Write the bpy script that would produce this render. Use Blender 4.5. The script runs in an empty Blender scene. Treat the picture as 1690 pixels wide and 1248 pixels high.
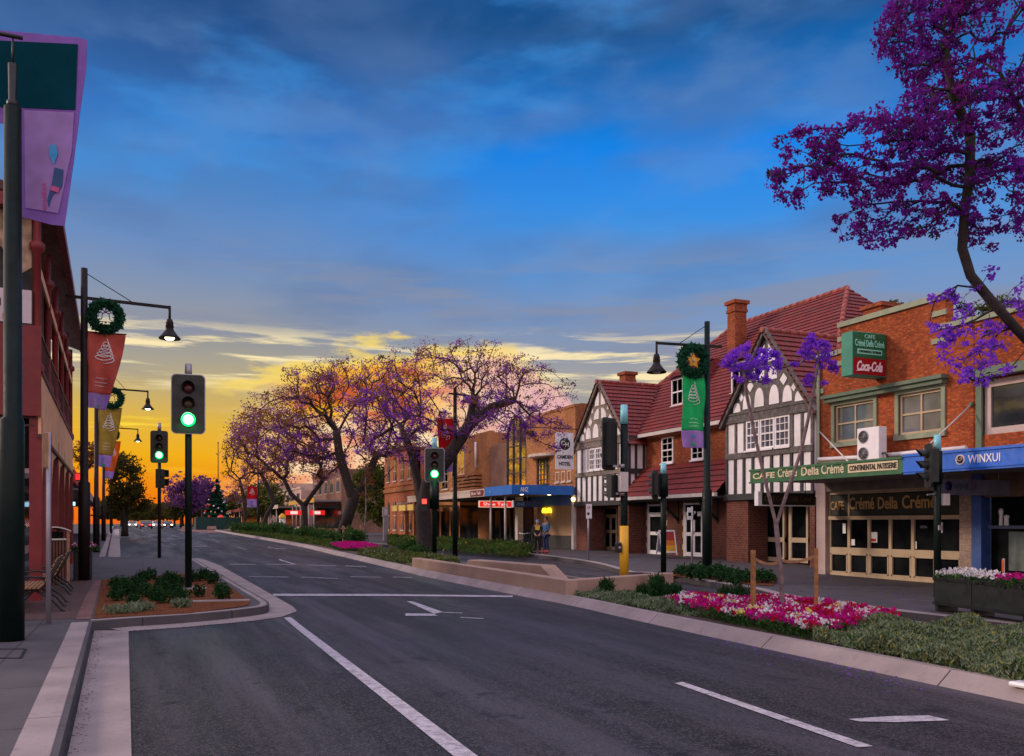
import bpy, bmesh, math, random
import numpy as np
from mathutils import Vector, Matrix
from mathutils.geometry import tessellate_polygon
R = math.radians
rnd = random.Random(7)
nr = np.random.RandomState(11)
scene = bpy.context.scene
COL = scene.collection

# ------------------------------------------------------------------ camera
TH = R(22.8); FPX = 1450.0; CX = 845.0; HZ = 864.0; EYE = 1.75
camd = bpy.data.cameras.new('camera'); cam = bpy.data.objects.new('camera', camd); COL.objects.link(cam)
cam.location = (0, 0, EYE); cam.rotation_euler = (R(90), 0, -TH)
camd.sensor_width = 36; camd.sensor_fit = 'HORIZONTAL'; camd.lens = 36 * FPX / 1690
camd.shift_y = (HZ - 624) / 1690; camd.clip_end = 6000; camd.clip_start = 0.05
scene.camera = cam

# ------------------------------------------------------------------ colour management
scene.view_settings.view_transform = 'Standard'; scene.view_settings.look = 'None'
scene.view_settings.gamma = 1; scene.view_settings.exposure = 0.0

def lin(c):
    return tuple(((v/255)/12.92 if v/255 <= .04045 else ((v/255+.055)/1.055)**2.4) for v in c)

# ------------------------------------------------------------------ world: dusk sky
SUN_EL, SUN_AZ = R(24), R(-58)
world = bpy.data.worlds.new('World'); scene.world = world; world.use_nodes = True
nt = world.node_tree; nt.nodes.clear()
def WN(t): return nt.nodes.new(t)
def wl(a, b): nt.links.new(a, b)
def wmath(op, a, b=None, c=None, clamp=False):
    n = WN('ShaderNodeMath'); n.operation = op; n.use_clamp = clamp
    for i, v in enumerate((a, b, c)):
        if v is None: continue
        if isinstance(v, (int, float)): n.inputs[i].default_value = v
        else: wl(v, n.inputs[i])
    return n.outputs[0]
def wrange(v, a, b, c=0.0, d=1.0, smooth=True):
    n = WN('ShaderNodeMapRange'); n.clamp = True
    n.interpolation_type = 'SMOOTHSTEP' if smooth else 'LINEAR'
    wl(v, n.inputs[0])
    for i, q in enumerate((a, b, c, d)): n.inputs[1+i].default_value = q
    return n.outputs[0]
def wramp(v, stops, emax):
    n = WN('ShaderNodeValToRGB'); cr = n.color_ramp; wl(v, n.inputs[0])
    st = sorted(stops)
    while len(cr.elements) < len(st): cr.elements.new(.5)
    for el, (p, c) in zip(cr.elements, st): el.position = p/emax
    for el, (p, c) in zip(cr.elements, st): el.color = (*lin(c), 1)
    return n.outputs[0]
def wmix(f, a, b, mode='MIX'):
    n = WN('ShaderNodeMix'); n.data_type = 'RGBA'; n.blend_type = mode
    if isinstance(f, (int, float)): n.inputs[0].default_value = f
    else: wl(f, n.inputs[0])
    for i, v in ((6, a), (7, b)):
        if isinstance(v, tuple): n.inputs[i].default_value = (*v[:3], 1)
        else: wl(v, n.inputs[i])
    return n.outputs[2]
def wnoise(vec, scale, detail=5, rough=.55, dist=0.0):
    n = WN('ShaderNodeTexNoise'); n.inputs['Scale'].default_value = scale
    n.inputs['Detail'].default_value = detail; n.inputs['Roughness'].default_value = rough
    n.inputs['Distortion'].default_value = dist
    wl(vec, n.inputs['Vector']); return n.outputs['Fac']
def wcomb(a, b, c=0.0):
    n = WN('ShaderNodeCombineXYZ')
    for i, v in enumerate((a, b, c)):
        if isinstance(v, (int, float)): n.inputs[i].default_value = v
        else: wl(v, n.inputs[i])
    return n.outputs[0]
tc = WN('ShaderNodeTexCoord'); sp = WN('ShaderNodeSeparateXYZ'); wl(tc.outputs['Generated'], sp.inputs[0])
X_, Y_, Z_ = sp.outputs
az = wmath('ARCTAN2', X_, Y_)
ln = wmath('SQRT', wmath('ADD', wmath('MULTIPLY', X_, X_), wmath('MULTIPLY', Y_, Y_)))
el = wmath('DIVIDE', Z_, wmath('MAXIMUM', ln, .02))
warp = wnoise(wcomb(wmath('MULTIPLY', az, 2.2), wmath('MULTIPLY', el, 5.0)), 2.0, 4)
elw = wmath('ADD', el, wmath('MULTIPLY', wmath('SUBTRACT', warp, .5), .035))
EM = .70
ein = wmath('DIVIDE', elw, EM, clamp=True)
rl = wramp(ein, [(.56,(28,74,132)),(.49,(44,92,156)),(.43,(52,116,192)),(.365,(76,130,194)),(.30,(104,138,190)),(.265,(122,144,180)),
                 (.235,(138,148,168)),(.20,(150,150,152)),(.17,(172,162,140)),(.138,(200,172,104)),(.106,(226,178,56)),(.074,(240,172,10)),(.041,(240,138,8)),(.0,(242,104,20))], EM)
rr = wramp(ein, [(.56,(16,78,138)),(.49,(12,108,190)),(.42,(14,130,230)),(.34,(56,142,226)),(.28,(98,146,204)),(.23,(120,148,192)),
                 (.195,(136,148,172)),(.165,(168,162,156)),(.13,(150,148,150)),(.10,(176,160,158)),(.075,(222,168,170)),(.0,(232,165,150))], EM)
sky = wmix(wrange(az, .05, .50), rl, rr)
# broad blue-grey cloud banks high up
cv = wcomb(wmath('MULTIPLY', az, 1.5), wmath('MULTIPLY', wmath('ADD', el, wmath('MULTIPLY', az, -.12)), 3.0), 3.3)
bank = wnoise(cv, 2.3, 5, .5, .25)
hi = wrange(el, .20, .32)
sky = wmix(wmath('MULTIPLY', wmath('MULTIPLY', wrange(bank, .44, .66), hi), .50), sky, lin((84, 116, 168)))
br = wnoise(wcomb(wmath('MULTIPLY', az, 2.0), wmath('MULTIPLY', el, 4.6), 9.1), 2.6, 5)
sky = wmix(wmath('MULTIPLY', wmath('MULTIPLY', wrange(br, .50, .70), hi), .42), sky, lin((64, 150, 228)))
mo = wnoise(wcomb(wmath('MULTIPLY', az, 2.6), wmath('MULTIPLY', el, 4.6), 4.4), 2.6, 4, .5)
sky = wmix(wmath('MULTIPLY', wmath('MULTIPLY', wrange(mo, .48, .70), hi), .34), sky, lin((104, 142, 196)))
mo2 = wnoise(wcomb(wmath('MULTIPLY', az, 1.9), wmath('MULTIPLY', el, 6.5), 7.7), 2.2, 4, .5)
sky = wmix(wmath('MULTIPLY', wmath('MULTIPLY', wrange(mo2, .50, .68), wrange(el, .17, .24)), .28), sky, lin((78, 110, 160)))
# grey veils above the horizon
veil = wnoise(wcomb(wmath('MULTIPLY', az, 2.0), wmath('MULTIPLY', el, 14.0), 1.7), 2.2, 6)
vm = wmath('MULTIPLY', wrange(el, .14, .19), wrange(el, .34, .24))
sky = wmix(wmath('MULTIPLY', wmath('MULTIPLY', wrange(veil, .46, .62), vm), .70), sky, lin((136, 142, 164)))
# bright cream streaks
st = wnoise(wcomb(wmath('MULTIPLY', az, 3.0), wmath('MULTIPLY', el, 34.0), 5.2), 1.9, 6, .6, .3)
sm = wmath('MULTIPLY', wrange(elw, .135, .165), wrange(elw, .225, .19))
sky = wmix(wmath('MULTIPLY', wmath('MULTIPLY', wrange(st, .47, .60), sm), .95), sky, lin((255, 234, 180)))
st2 = wnoise(wcomb(wmath('MULTIPLY', az, 4.0), wmath('MULTIPLY', el, 60.0), 8.8), 1.5, 5)
lo = wmath('MULTIPLY', wrange(el, .05, .07), wrange(el, .15, .11))
lo = wmath('MULTIPLY', lo, wrange(az, .22, .10))
sky = wmix(wmath('MULTIPLY', wmath('MULTIPLY', wrange(st2, .55, .68), lo), .8), sky, lin((255, 226, 60)))
# lit wedge of sunset cloud over the middle of the street
ed = wmath('MULTIPLY', wmath('SUBTRACT', wnoise(wcomb(wmath('MULTIPLY', az, 6.0), wmath('MULTIPLY', el, 20.0), 2.0), 2.0, 5), .5), .10)
ea = wmath('ADD', elw, ed)
topl = wmath('SUBTRACT', wmath('ADD', wmath('MULTIPLY', wrange(az, .07, .27), .040), .150), wmath('MULTIPLY', wrange(az, .38, .52), .075))
wedge = wmath('MULTIPLY', wrange(wmath('SUBTRACT', topl, ea), -.006, .006), wrange(wmath('ADD', az, wmath('MULTIPLY', ed, 2.2)), .07, .20))
wedge = wmath('MULTIPLY', wedge, wrange(az, .56, .46))
core = wmath('MULTIPLY', wrange(az, .10, .16), wrange(az, .37, .27))
core = wmath('MULTIPLY', core, wrange(ea, .098, .125))
n3 = wnoise(wcomb(wmath('MULTIPLY', az, 9.0), wmath('MULTIPLY', el, 26.0), 4.0), 2.6, 5)
peach = wmix(wrange(n3, .36, .60), lin((242, 166, 130)), lin((255, 222, 178)))
peach = wmix(wrange(az, .30, .44), peach, lin((232, 176, 178)))
fire = wmix(wrange(n3, .40, .60), lin((214, 84, 10)), lin((255, 180, 16)))
sky = wmix(wmath('MULTIPLY', wedge, .92), sky, wmix(core, peach, fire))
# golden rim of that cloud
rim = wmath('MULTIPLY', wmath('SUBTRACT', wrange(wmath('SUBTRACT', ea, topl), -.022, -.002), wrange(wmath('SUBTRACT', ea, topl), .004, .018)), wmath('MULTIPLY', wrange(az, .05, .10), wrange(az, .48, .34)))
sky = wmix(wmath('MULTIPLY', rim, .75), sky, lin((255, 220, 96)))
# unseen sky overhead and behind the viewer, brightened to light the street
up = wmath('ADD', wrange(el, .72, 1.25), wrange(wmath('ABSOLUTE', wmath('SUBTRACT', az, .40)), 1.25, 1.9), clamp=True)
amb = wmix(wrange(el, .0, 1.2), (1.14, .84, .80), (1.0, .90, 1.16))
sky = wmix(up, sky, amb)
sky = wmix(wrange(el, -.012, -.03), sky, (.10, .07, .06))
ns = WN('ShaderNodeTexSky'); ns.sky_type = 'NISHITA'; ns.sun_disc = False
ns.sun_elevation = R(4); ns.sun_rotation = SUN_AZ
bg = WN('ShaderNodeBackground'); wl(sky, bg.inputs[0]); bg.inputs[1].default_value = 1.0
bg2 = WN('ShaderNodeBackground'); wl(ns.outputs[0], bg2.inputs[0]); bg2.inputs[1].default_value = .006
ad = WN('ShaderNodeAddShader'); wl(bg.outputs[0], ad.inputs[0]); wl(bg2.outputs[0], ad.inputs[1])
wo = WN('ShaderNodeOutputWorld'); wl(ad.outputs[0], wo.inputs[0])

# ------------------------------------------------------------------ sun (low, veiled by cloud)
sd = bpy.data.lights.new('sun', 'SUN'); sd.energy = 2.0; sd.angle = R(10); sd.color = (1.0, .78, .60)
so = bpy.data.objects.new('sun', sd); COL.objects.link(so)
sv = Vector((math.sin(SUN_AZ)*math.cos(SUN_EL), math.cos(SUN_AZ)*math.cos(SUN_EL), math.sin(SUN_EL)))
so.rotation_euler = sv.to_track_quat('Z', 'Y').to_euler()

# ------------------------------------------------------------------ survey helpers: photo pixel -> place in the street
def gz(y):                       # the street climbs a little away from the viewer
    return .007*(min(max(y, 15), 130)-15)
def ray(px, py):
    u = (px-CX)/FPX; v = (HZ-py)/FPX
    s, c = math.sin(TH), math.cos(TH)
    return Vector((s + c*u, c - s*u, v))
def W(px, py, D):
    r = ray(px, py); return Vector((r.x*D, r.y*D, EYE + r.z*D))
def G(px, py, z=0.0):
    r = ray(px, py); D = (EYE-z)/max(1e-4, -r.z)
    for _ in range(30):
        D = .5*D + .5*(EYE-z-gz(r.y*D))/max(1e-4, -r.z)
    return Vector((r.x*D, r.y*D, z+gz(r.y*D)))
def depth(p): return p.x*math.sin(TH) + p.y*math.cos(TH)
def AX(px, X):                   # Y where the ray through px meets the plane x = X
    r = ray(px, HZ); return r.y/r.x*X
def PX(px, py, X):
    r = ray(px, py); D = X/r.x; return Vector((X, r.y*D, EYE + r.z*D))
def up_to(p, py):                # height above/below at picture row py for a thing standing at p
    return EYE + (HZ-py)/FPX*depth(p)

# ------------------------------------------------------------------ materials
MATS = {}
def _m(name):
    m = bpy.data.materials.new(name); m.use_nodes = True; m.node_tree.nodes.clear(); return m
class NB:
    def __init__(s, m): s.m = m; s.nt = m.node_tree
    def n(s, t, **k):
        x = s.nt.nodes.new(t)
        for a, b in k.items(): setattr(x, a, b)
        return x
    def l(s, a, b): s.nt.links.new(a, b)
    def set(s, sock, v):
        if isinstance(v, tuple): sock.default_value = (*v[:3], 1) if len(sock.default_value) == 4 else v
        elif isinstance(v, (int, float)): sock.default_value = v
        else: s.l(v, sock)
    def math(s, op, a, b=0.0, clamp=False):
        x = s.n('ShaderNodeMath', operation=op, use_clamp=clamp); s.set(x.inputs[0], a); s.set(x.inputs[1], b); return x.outputs[0]
    def mix(s, f, a, b, mode='MIX'):
        x = s.n('ShaderNodeMix', data_type='RGBA', blend_type=mode); s.set(x.inputs[0], f); s.set(x.inputs[6], a); s.set(x.inputs[7], b); return x.outputs[2]
    def rng(s, v, a, b, c=0., d=1.):
        x = s.n('ShaderNodeMapRange'); s.l(v, x.inputs[0])
        for i, q in enumerate((a, b, c, d)): x.inputs[1+i].default_value = q
        return x.outputs[0]
    def pos(s): return s.n('ShaderNodeNewGeometry').outputs['Position']
    def noise(s, scale, detail=4, rough=.55, vec=None, w=None, out='Fac'):
        x = s.n('ShaderNodeTexNoise'); x.inputs['Scale'].default_value = scale; x.inputs['Detail'].default_value = detail
        x.inputs['Roughness'].default_value = rough
        s.l(vec if vec is not None else s.pos(), x.inputs['Vector']); return x.outputs[out]
    def stretch(s, sx, sy, sz, vec=None):
        x = s.n('ShaderNodeVectorMath', operation='MULTIPLY'); s.l(vec if vec is not None else s.pos(), x.inputs[0]); x.inputs[1].default_value = (sx, sy, sz); return x.outputs[0]
    def bsdf(s, col, rough=.6, metal=0., bump=None, bstr=.3, bdist=.02, spec=.5, coat=0., trans=0., emit=None, estr=0.):
        p = s.n('ShaderNodeBsdfPrincipled'); s.set(p.inputs['Base Color'], col); s.set(p.inputs['Roughness'], rough)
        p.inputs['Metallic'].default_value = metal; p.inputs['Specular IOR Level'].default_value = spec
        p.inputs['Coat Weight'].default_value = coat
        p.inputs['Transmission Weight'].default_value = trans
        if emit is not None: s.set(p.inputs['Emission Color'], emit); s.set(p.inputs['Emission Strength'], estr)
        if bump is not None:
            b = s.n('ShaderNodeBump'); b.inputs['Strength'].default_value = bstr; b.inputs['Distance'].default_value = bdist
            s.l(bump, b.inputs['Height']); s.l(b.outputs[0], p.inputs['Normal'])
        o = s.n('ShaderNodeOutputMaterial'); s.l(p.outputs[0], o.inputs[0]); return p
def plain(name, c, rough=.6, var=.18, scale=3., metal=0., bstr=.12, bscale=40., spec=.5, coat=0., dirt=None):
    if name in MATS: return MATS[name]
    m = _m(name); b = NB(m)
    f = b.noise(scale, 5); d = tuple(v*(1-var*1.6) for v in c); e = tuple(min(1, v*(1+var)) for v in c)
    col = b.mix(b.rng(f, .3, .7), d, e)
    if dirt:
        g = b.noise(scale*.35, 6, .65, b.stretch(1, 1, .35)); col = b.mix(b.math('MULTIPLY', b.rng(g, .5, .75), dirt[1]), col, dirt[0])
    b.bsdf(col, b.rng(b.noise(scale*2.3, 3), .3, .7, max(.05, rough-.1), min(1, rough+.1)), metal, b.noise(bscale, 3), bstr, .01, spec, coat)
    MATS[name] = m; return m
def glow(name, c, s):
    if name in MATS: return MATS[name]
    m = _m(name); b = NB(m); b.bsdf((.02, .02, .02), .4, emit=c, estr=s); MATS[name] = m; return m
def leafy(name, c1, c2, scale=1.5, tr=.35, c3=None, rough=.6):
    if name in MATS: return MATS[name]
    m = _m(name); b = NB(m)
    f = b.rng(b.noise(scale, 3), .36, .64); col = b.mix(f, c1, c2)
    h = b.noise(38., 1); col = b.mix(b.rng(h, .35, .7, 0, .55), col, c3 if c3 else tuple(min(1, v*1.7) for v in c2))
    d = b.n('ShaderNodeBsdfDiffuse'); t = b.n('ShaderNodeBsdfTranslucent'); mx = b.n('ShaderNodeMixShader')
    b.l(col, d.inputs[0]); b.l(col, t.inputs[0]); mx.inputs[0].default_value = tr
    b.l(d.outputs[0], mx.inputs[1]); b.l(t.outputs[0], mx.inputs[2])
    o = b.n('ShaderNodeOutputMaterial'); b.l(mx.outputs[0], o.inputs[0]); MATS[name] = m; return m
def wallvec(b):
    g = b.n('ShaderNodeNewGeometry'); sp = b.n('ShaderNodeSeparateXYZ'); b.l(g.outputs['Position'], sp.inputs[0])
    sn = b.n('ShaderNodeSeparateXYZ'); b.l(g.outputs['Normal'], sn.inputs[0])
    f = b.math('GREATER_THAN', b.math('ABSOLUTE', sn.outputs[0]), .6)
    u = b.math('ADD', b.math('MULTIPLY', sp.outputs[1], f), b.math('MULTIPLY', sp.outputs[0], b.math('SUBTRACT', 1., f)))
    c = b.n('ShaderNodeCombineXYZ'); b.l(u, c.inputs[0]); b.l(sp.outputs[2], c.inputs[1]); return c.outputs[0]
def brick(name, c1, c2, mortar=(.22, .17, .14), bw=.24, bh=.086):
    if name in MATS: return MATS[name]
    m = _m(name); b = NB(m); v = wallvec(b)
    t = b.n('ShaderNodeTexBrick'); b.l(v, t.inputs['Vector']); t.inputs['Scale'].default_value = 1
    t.inputs['Brick Width'].default_value = bw; t.inputs['Row Height'].default_value = bh; t.inputs['Mortar Size'].default_value = .007
    t.inputs['Color1'].default_value = (*c1, 1); t.inputs['Color2'].default_value = (*c2, 1); t.inputs['Mortar'].default_value = (*mortar, 1)
    col = b.mix(b.rng(b.noise(.7, 5), .35, .7, 0, .65), t.outputs['Color'], tuple(q*.32 for q in c1))
    col = b.mix(b.rng(b.noise(7, 3, .6, b.stretch(1, 1, 3)), .50, .66, 0, .6), col, tuple(min(1, q*1.5) for q in c2))
    hh = b.math('SUBTRACT', 1., t.outputs['Fac'])
    b.bsdf(col, .85, bump=hh, bstr=.7, bdist=.02, spec=.25); MATS[name] = m; return m
def lit_glass(name, c=(.015, .02, .025), rough=.06):
    if name in MATS: return MATS[name]
    m = _m(name); b = NB(m)
    f = b.noise(.9, 3); b.bsdf(b.mix(b.rng(f, .4, .7), c, tuple(q*2.2+.01 for q in c)), rough, bump=b.noise(1.3, 2), bstr=.08, bdist=.05, spec=.03 if name == 'shop_glass' else .8, coat=0 if name == 'shop_glass' else .3)
    MATS[name] = m; return m

def asphalt():
    m = _m('asphalt'); b = NB(m)
    base = b.mix(b.rng(b.noise(.9, 7, .65), .32, .68), (.010, .009, .0098), (.022, .019, .0205))
    st = b.noise(.8, 5, .6, b.stretch(1.3, .09, 1)); base = b.mix(b.rng(st, .45, .60, 0, .9), base, (.068, .060, .074))  # pale lengthwise streaks paint the road sheen into the base colour
    dk = b.noise(1.0, 5, .6, b.stretch(.8, .06, 1)); base = b.mix(b.rng(dk, .53, .64, 0, .85), base, (.009, .0085, .0095))
    pv = b.n('ShaderNodeTexVoronoi', feature='F1'); pv.inputs['Scale'].default_value = .30; b.l(b.stretch(1, .35, 1), pv.inputs['Vector'])
    sx = b.n('ShaderNodeSeparateColor'); b.l(pv.outputs['Color'], sx.inputs[0]); base = b.mix(b.rng(sx.outputs[0], .70, .73, 0, .45), base, (.011, .0105, .012))
    base = b.mix(b.rng(b.noise(16, 4, .7), .48, .72, 0, .55), base, (.055, .050, .054))
    base = b.mix(b.rng(b.noise(24, 3, .7), .55, .70, 0, .8), base, (.006, .006, .0065))
    agg = b.n('ShaderNodeTexVoronoi'); agg.inputs['Scale'].default_value = 55; b.l(b.pos(), agg.inputs['Vector'])
    ac = b.n('ShaderNodeSeparateColor'); b.l(agg.outputs['Color'], ac.inputs[0]); base = b.mix(b.rng(ac.outputs[1], .72, .80, 0, .6), base, (.085, .075, .078))
    ck = b.n('ShaderNodeTexVoronoi', feature='DISTANCE_TO_EDGE'); ck.inputs['Scale'].default_value = .27
    w = b.n('ShaderNodeVectorMath', operation='ADD'); b.l(b.pos(), w.inputs[0])
    w2 = b.n('ShaderNodeVectorMath', operation='SCALE'); b.l(b.noise(.8, 6, out='Color'), w2.inputs[0]); w2.inputs['Scale'].default_value = 2.8; b.l(w2.outputs[0], w.inputs[1]); b.l(w.outputs[0], ck.inputs['Vector'])
    base = b.mix(b.math('MULTIPLY', b.rng(ck.outputs['Distance'], .0042, .0, 0, .9), b.rng(b.noise(.13, 1), .46, .56)), base, (.004, .004, .004))
    oil = b.noise(1.7, 4, .6); base = b.mix(b.rng(oil, .60, .70, 0, .75), base, (.004, .004, .004))
    b.bsdf(base, b.rng(b.noise(1.0, 4, .6, b.stretch(1.2, .10, 1)), .35, .7, .36, .68), bump=b.noise(70, 4), bstr=.8, bdist=.012, spec=.24)
    MATS['asphalt'] = m; return m
def concrete(name, c, joints=0., scale=1.3, stain=(.07, .06, .06)):
    m = _m(name); b = NB(m)
    col = b.mix(b.rng(b.noise(scale, 7, .62), .32, .7), tuple(q*.68 for q in c), tuple(q*1.12 for q in c))
    col = b.mix(b.rng(b.noise(scale*4, 5, .7), .55, .75, 0, .5), col, stain)
    col = b.mix(b.rng(b.noise(140, 2), .55, .75, 0, .35), col, tuple(min(1, q*1.7) for q in c))
    if joints:
        t = b.n('ShaderNodeTexBrick'); b.l(b.pos(), t.inputs['Vector']); t.inputs['Scale'].default_value = 1
        t.offset = 0.; t.inputs['Brick Width'].default_value = joints; t.inputs['Row Height'].default_value = joints*1.3; t.inputs['Mortar Size'].default_value = .012
        col = b.mix(t.outputs['Fac'], col, stain)
    b.bsdf(col, .8, bump=b.noise(60, 4), bstr=.35, bdist=.008, spec=.35); MATS[name] = m; return m
def pavers(name, c1, c2, w, h, off=.5):
    m = _m(name); b = NB(m)
    t = b.n('ShaderNodeTexBrick'); b.l(b.pos(), t.inputs['Vector']); t.inputs['Scale'].default_value = 1; t.offset = off
    t.inputs['Brick Width'].default_value = w; t.inputs['Row Height'].default_value = h; t.inputs['Mortar Size'].default_value = .008
    t.inputs['Color1'].default_value = (*c1, 1); t.inputs['Color2'].default_value = (*c2, 1); t.inputs['Mortar'].default_value = (.05, .04, .04, 1)
    col = b.mix(b.rng(b.noise(1.2, 6), .4, .7, 0, .5), t.outputs['Color'], tuple(q*.5 for q in c1))
    b.bsdf(col, .72, bump=b.math('SUBTRACT', 1., t.outputs['Fac']), bstr=.5, bdist=.01, spec=.4); MATS[name] = m; return m
def paint():
    m = _m('road_paint'); b = NB(m)
    wear = b.rng(b.noise(9, 8, .8), .42, .66, 0, .9)
    b.bsdf(b.mix(wear, (.52, .48, .53), (.12, .11, .12)), .6, bump=b.noise(90, 3), bstr=.3, bdist=.006); MATS['paint'] = m; return m
def worn_paint():
    m = _m('worn_paint'); b = NB(m); wear = b.rng(b.noise(6, 8, .8), .36, .60, 0, .92)
    b.bsdf(b.mix(wear, (.30, .27, .31), (.035, .032, .036)), .6, bump=b.noise(90, 3), bstr=.3, bdist=.006); MATS['worn_paint'] = m
asphalt(); paint(); worn_paint()
concrete('path_concrete', (.085, .078, .088), 1.5, stain=(.035,.03,.032))
concrete('kerb_concrete', (.33, .27, .265), stain=(.06, .05, .05))
concrete('wall_concrete', (.40, .27, .21), scale=.9, stain=(.22, .14, .11))
pavers('red_pavers', (.13, .062, .052), (.08, .045, .04), .22, .11)
pavers('grey_pavers', (.085, .074, .082), (.062, .054, .062), .40, .40)
concrete('red_path', (.20, .10, .09))
def mulch():
    m = _m('mulch'); b = NB(m)
    v = b.n('ShaderNodeTexVoronoi'); v.inputs['Scale'].default_value = 26; b.l(b.stretch(1, 2.2, 1), v.inputs['Vector'])
    col = b.mix(b.rng(v.outputs['Color'], .1, .9), (.10, .028, .012), (.34, .12, .045))
    b.bsdf(col, .9, bump=v.outputs['Distance'], bstr=1., bdist=.04, spec=.15); MATS['mulch'] = m
mulch()
def roof_mat(name, c1, c2):
    m = _m(name); b = NB(m); uv = b.n('ShaderNodeUVMap'); t = b.n('ShaderNodeTexBrick'); b.l(uv.outputs[0], t.inputs['Vector'])
    t.inputs['Scale'].default_value = 1; t.inputs['Brick Width'].default_value = .24; t.inputs['Row Height'].default_value = .33; t.inputs['Mortar Size'].default_value = .012
    t.inputs['Color1'].default_value = (*c1, 1); t.inputs['Color2'].default_value = (*c2, 1); t.inputs['Mortar'].default_value = (.03, .01, .01, 1)
    col = b.mix(b.rng(b.noise(.8, 6), .38, .7, 0, .65), t.outputs['Color'], tuple(q*.42 for q in c1))
    col = b.mix(b.rng(b.noise(3.5, 4), .52, .68, 0, .6), col, (.075, .055, .05))
    b.bsdf(col, .6, bump=b.math('SUBTRACT', 1., t.outputs['Fac']), bstr=.8, bdist=.03, spec=.4); MATS[name] = m
roof_mat('roof_tile', (.29, .030, .022), (.19, .018, .017))
roof_mat('awning_tile', (.26, .085, .065), (.18, .06, .055))
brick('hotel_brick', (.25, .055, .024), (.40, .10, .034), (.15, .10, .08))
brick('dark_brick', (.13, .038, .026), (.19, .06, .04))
brick('cafe_brick', (.30, .050, .014), (.44, .10, .024), (.16, .10, .08))
brick('bank_brick', (.40, .15, .055), (.47, .20, .08), (.25, .16, .10))
brick('rough_brick', (.33, .16, .10), (.20, .11, .09), (.28, .2, .15), .18, .12)
brick('cream_brick', (.42, .31, .25), (.38, .28, .23), (.30, .22, .18), .3, .15)
P = plain
P('white_paint', (.84, .81, .84), .55, .07, dirt=((.42, .38, .36), .5))
P('cream_paint', (.50, .38, .25), .5, .1, dirt=((.25, .19, .13), .45))
P('gutter_paint', (.60, .55, .53), .5, .1)
P('pink_paint', (.52, .40, .38), .6, .08, dirt=((.3, .22, .2), .4))
P('timber_grey', (.125, .11, .105), .8, .35, 5, bstr=.6, dirt=((.05, .045, .045), .7))
P('timber_tan', (.23, .19, .16), .8, .35, 5, bstr=.6, dirt=((.08, .07, .06), .7))
P('timber_dark', (.035, .034, .038), .7, .2, 6)
P('black_metal', (.012, .013, .014), .45, .15)
P('green_metal', (.003, .011, .009), .5, .2, spec=.2)
P('pole_brown', (.016, .011, .011), .5, .2, spec=.2)
P('grey_metal', (.36, .34, .38), .4, .12, metal=.5)
P('steel', (.5, .5, .53), .3, .1, metal=.8)
P('yellow_paint', (.80, .42, .015), .45, .06)
P('blue_cap', (.22, .62, .70), .35, .05)
P('sage', (.26, .30, .20), .6, .1, dirt=((.12, .13, .09), .4))
P('dark_sage', (.11, .16, .11), .6, .1)
P('maroon', (.19, .013, .015), .5, .12, dirt=((.08, .01, .012), .4))
P('maroon_dark', (.07, .012, .015), .55, .1)
P('bare_timber', (.33, .17, .085), .75, .25, 8)
P('stake_timber', (.34, .15, .05), .75, .3, 9)
P('soffit', (.20, .175, .165), .8, .1)
P('curtain', (.50, .46, .42), .9, .15, 9)
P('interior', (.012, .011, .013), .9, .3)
P('soil', (.06, .035, .025), .95, .3)
lit_glass('glass'); lit_glass('glass_bright', (.07, .08, .10), .04); lit_glass('shop_glass', (.004, .005, .006), .10)
P('bark', (.032, .022, .021), .9, .35, 9, bstr=.8, bscale=22)
P('bark_pale', (.20, .14, .14), .85, .3, 9, bstr=.6, bscale=30)
P('dead_wood', (.08, .07, .08), .85, .3, 9)

# ------------------------------------------------------------------ object helpers
def tag(o, label=None, cat=None, group=None, kind=None):
    if label: o['label'] = label
    if cat: o['category'] = cat
    if group: o['group'] = group
    if kind: o['kind'] = kind
    return o
def thing(name, label, cat, loc=(0, 0, 0), rz=0., group=None):
    o = bpy.data.objects.new(name, None); COL.objects.link(o); o.location = loc; o.rotation_euler = (0, 0, rz)
    o.empty_display_size = .3
    return tag(o, label, cat, group)
def rootmat(o): return Matrix.Translation(o.location) @ o.rotation_euler.to_matrix().to_4x4()
def copy_tree(o, parent=None, loc=None, rz=None, label=None, group=None, scale=None):
    c = o.copy(); COL.objects.link(c); c.parent = parent
    if loc is not None: c.location = loc
    if rz is not None: c.rotation_euler = (0, 0, rz)
    if scale is not None: c.scale = (scale,)*3
    if label: c['label'] = label
    if group: c['group'] = group
    for ch in [q for q in bpy.data.objects if q.parent == o]: copy_tree(ch, c)
    return c
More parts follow.
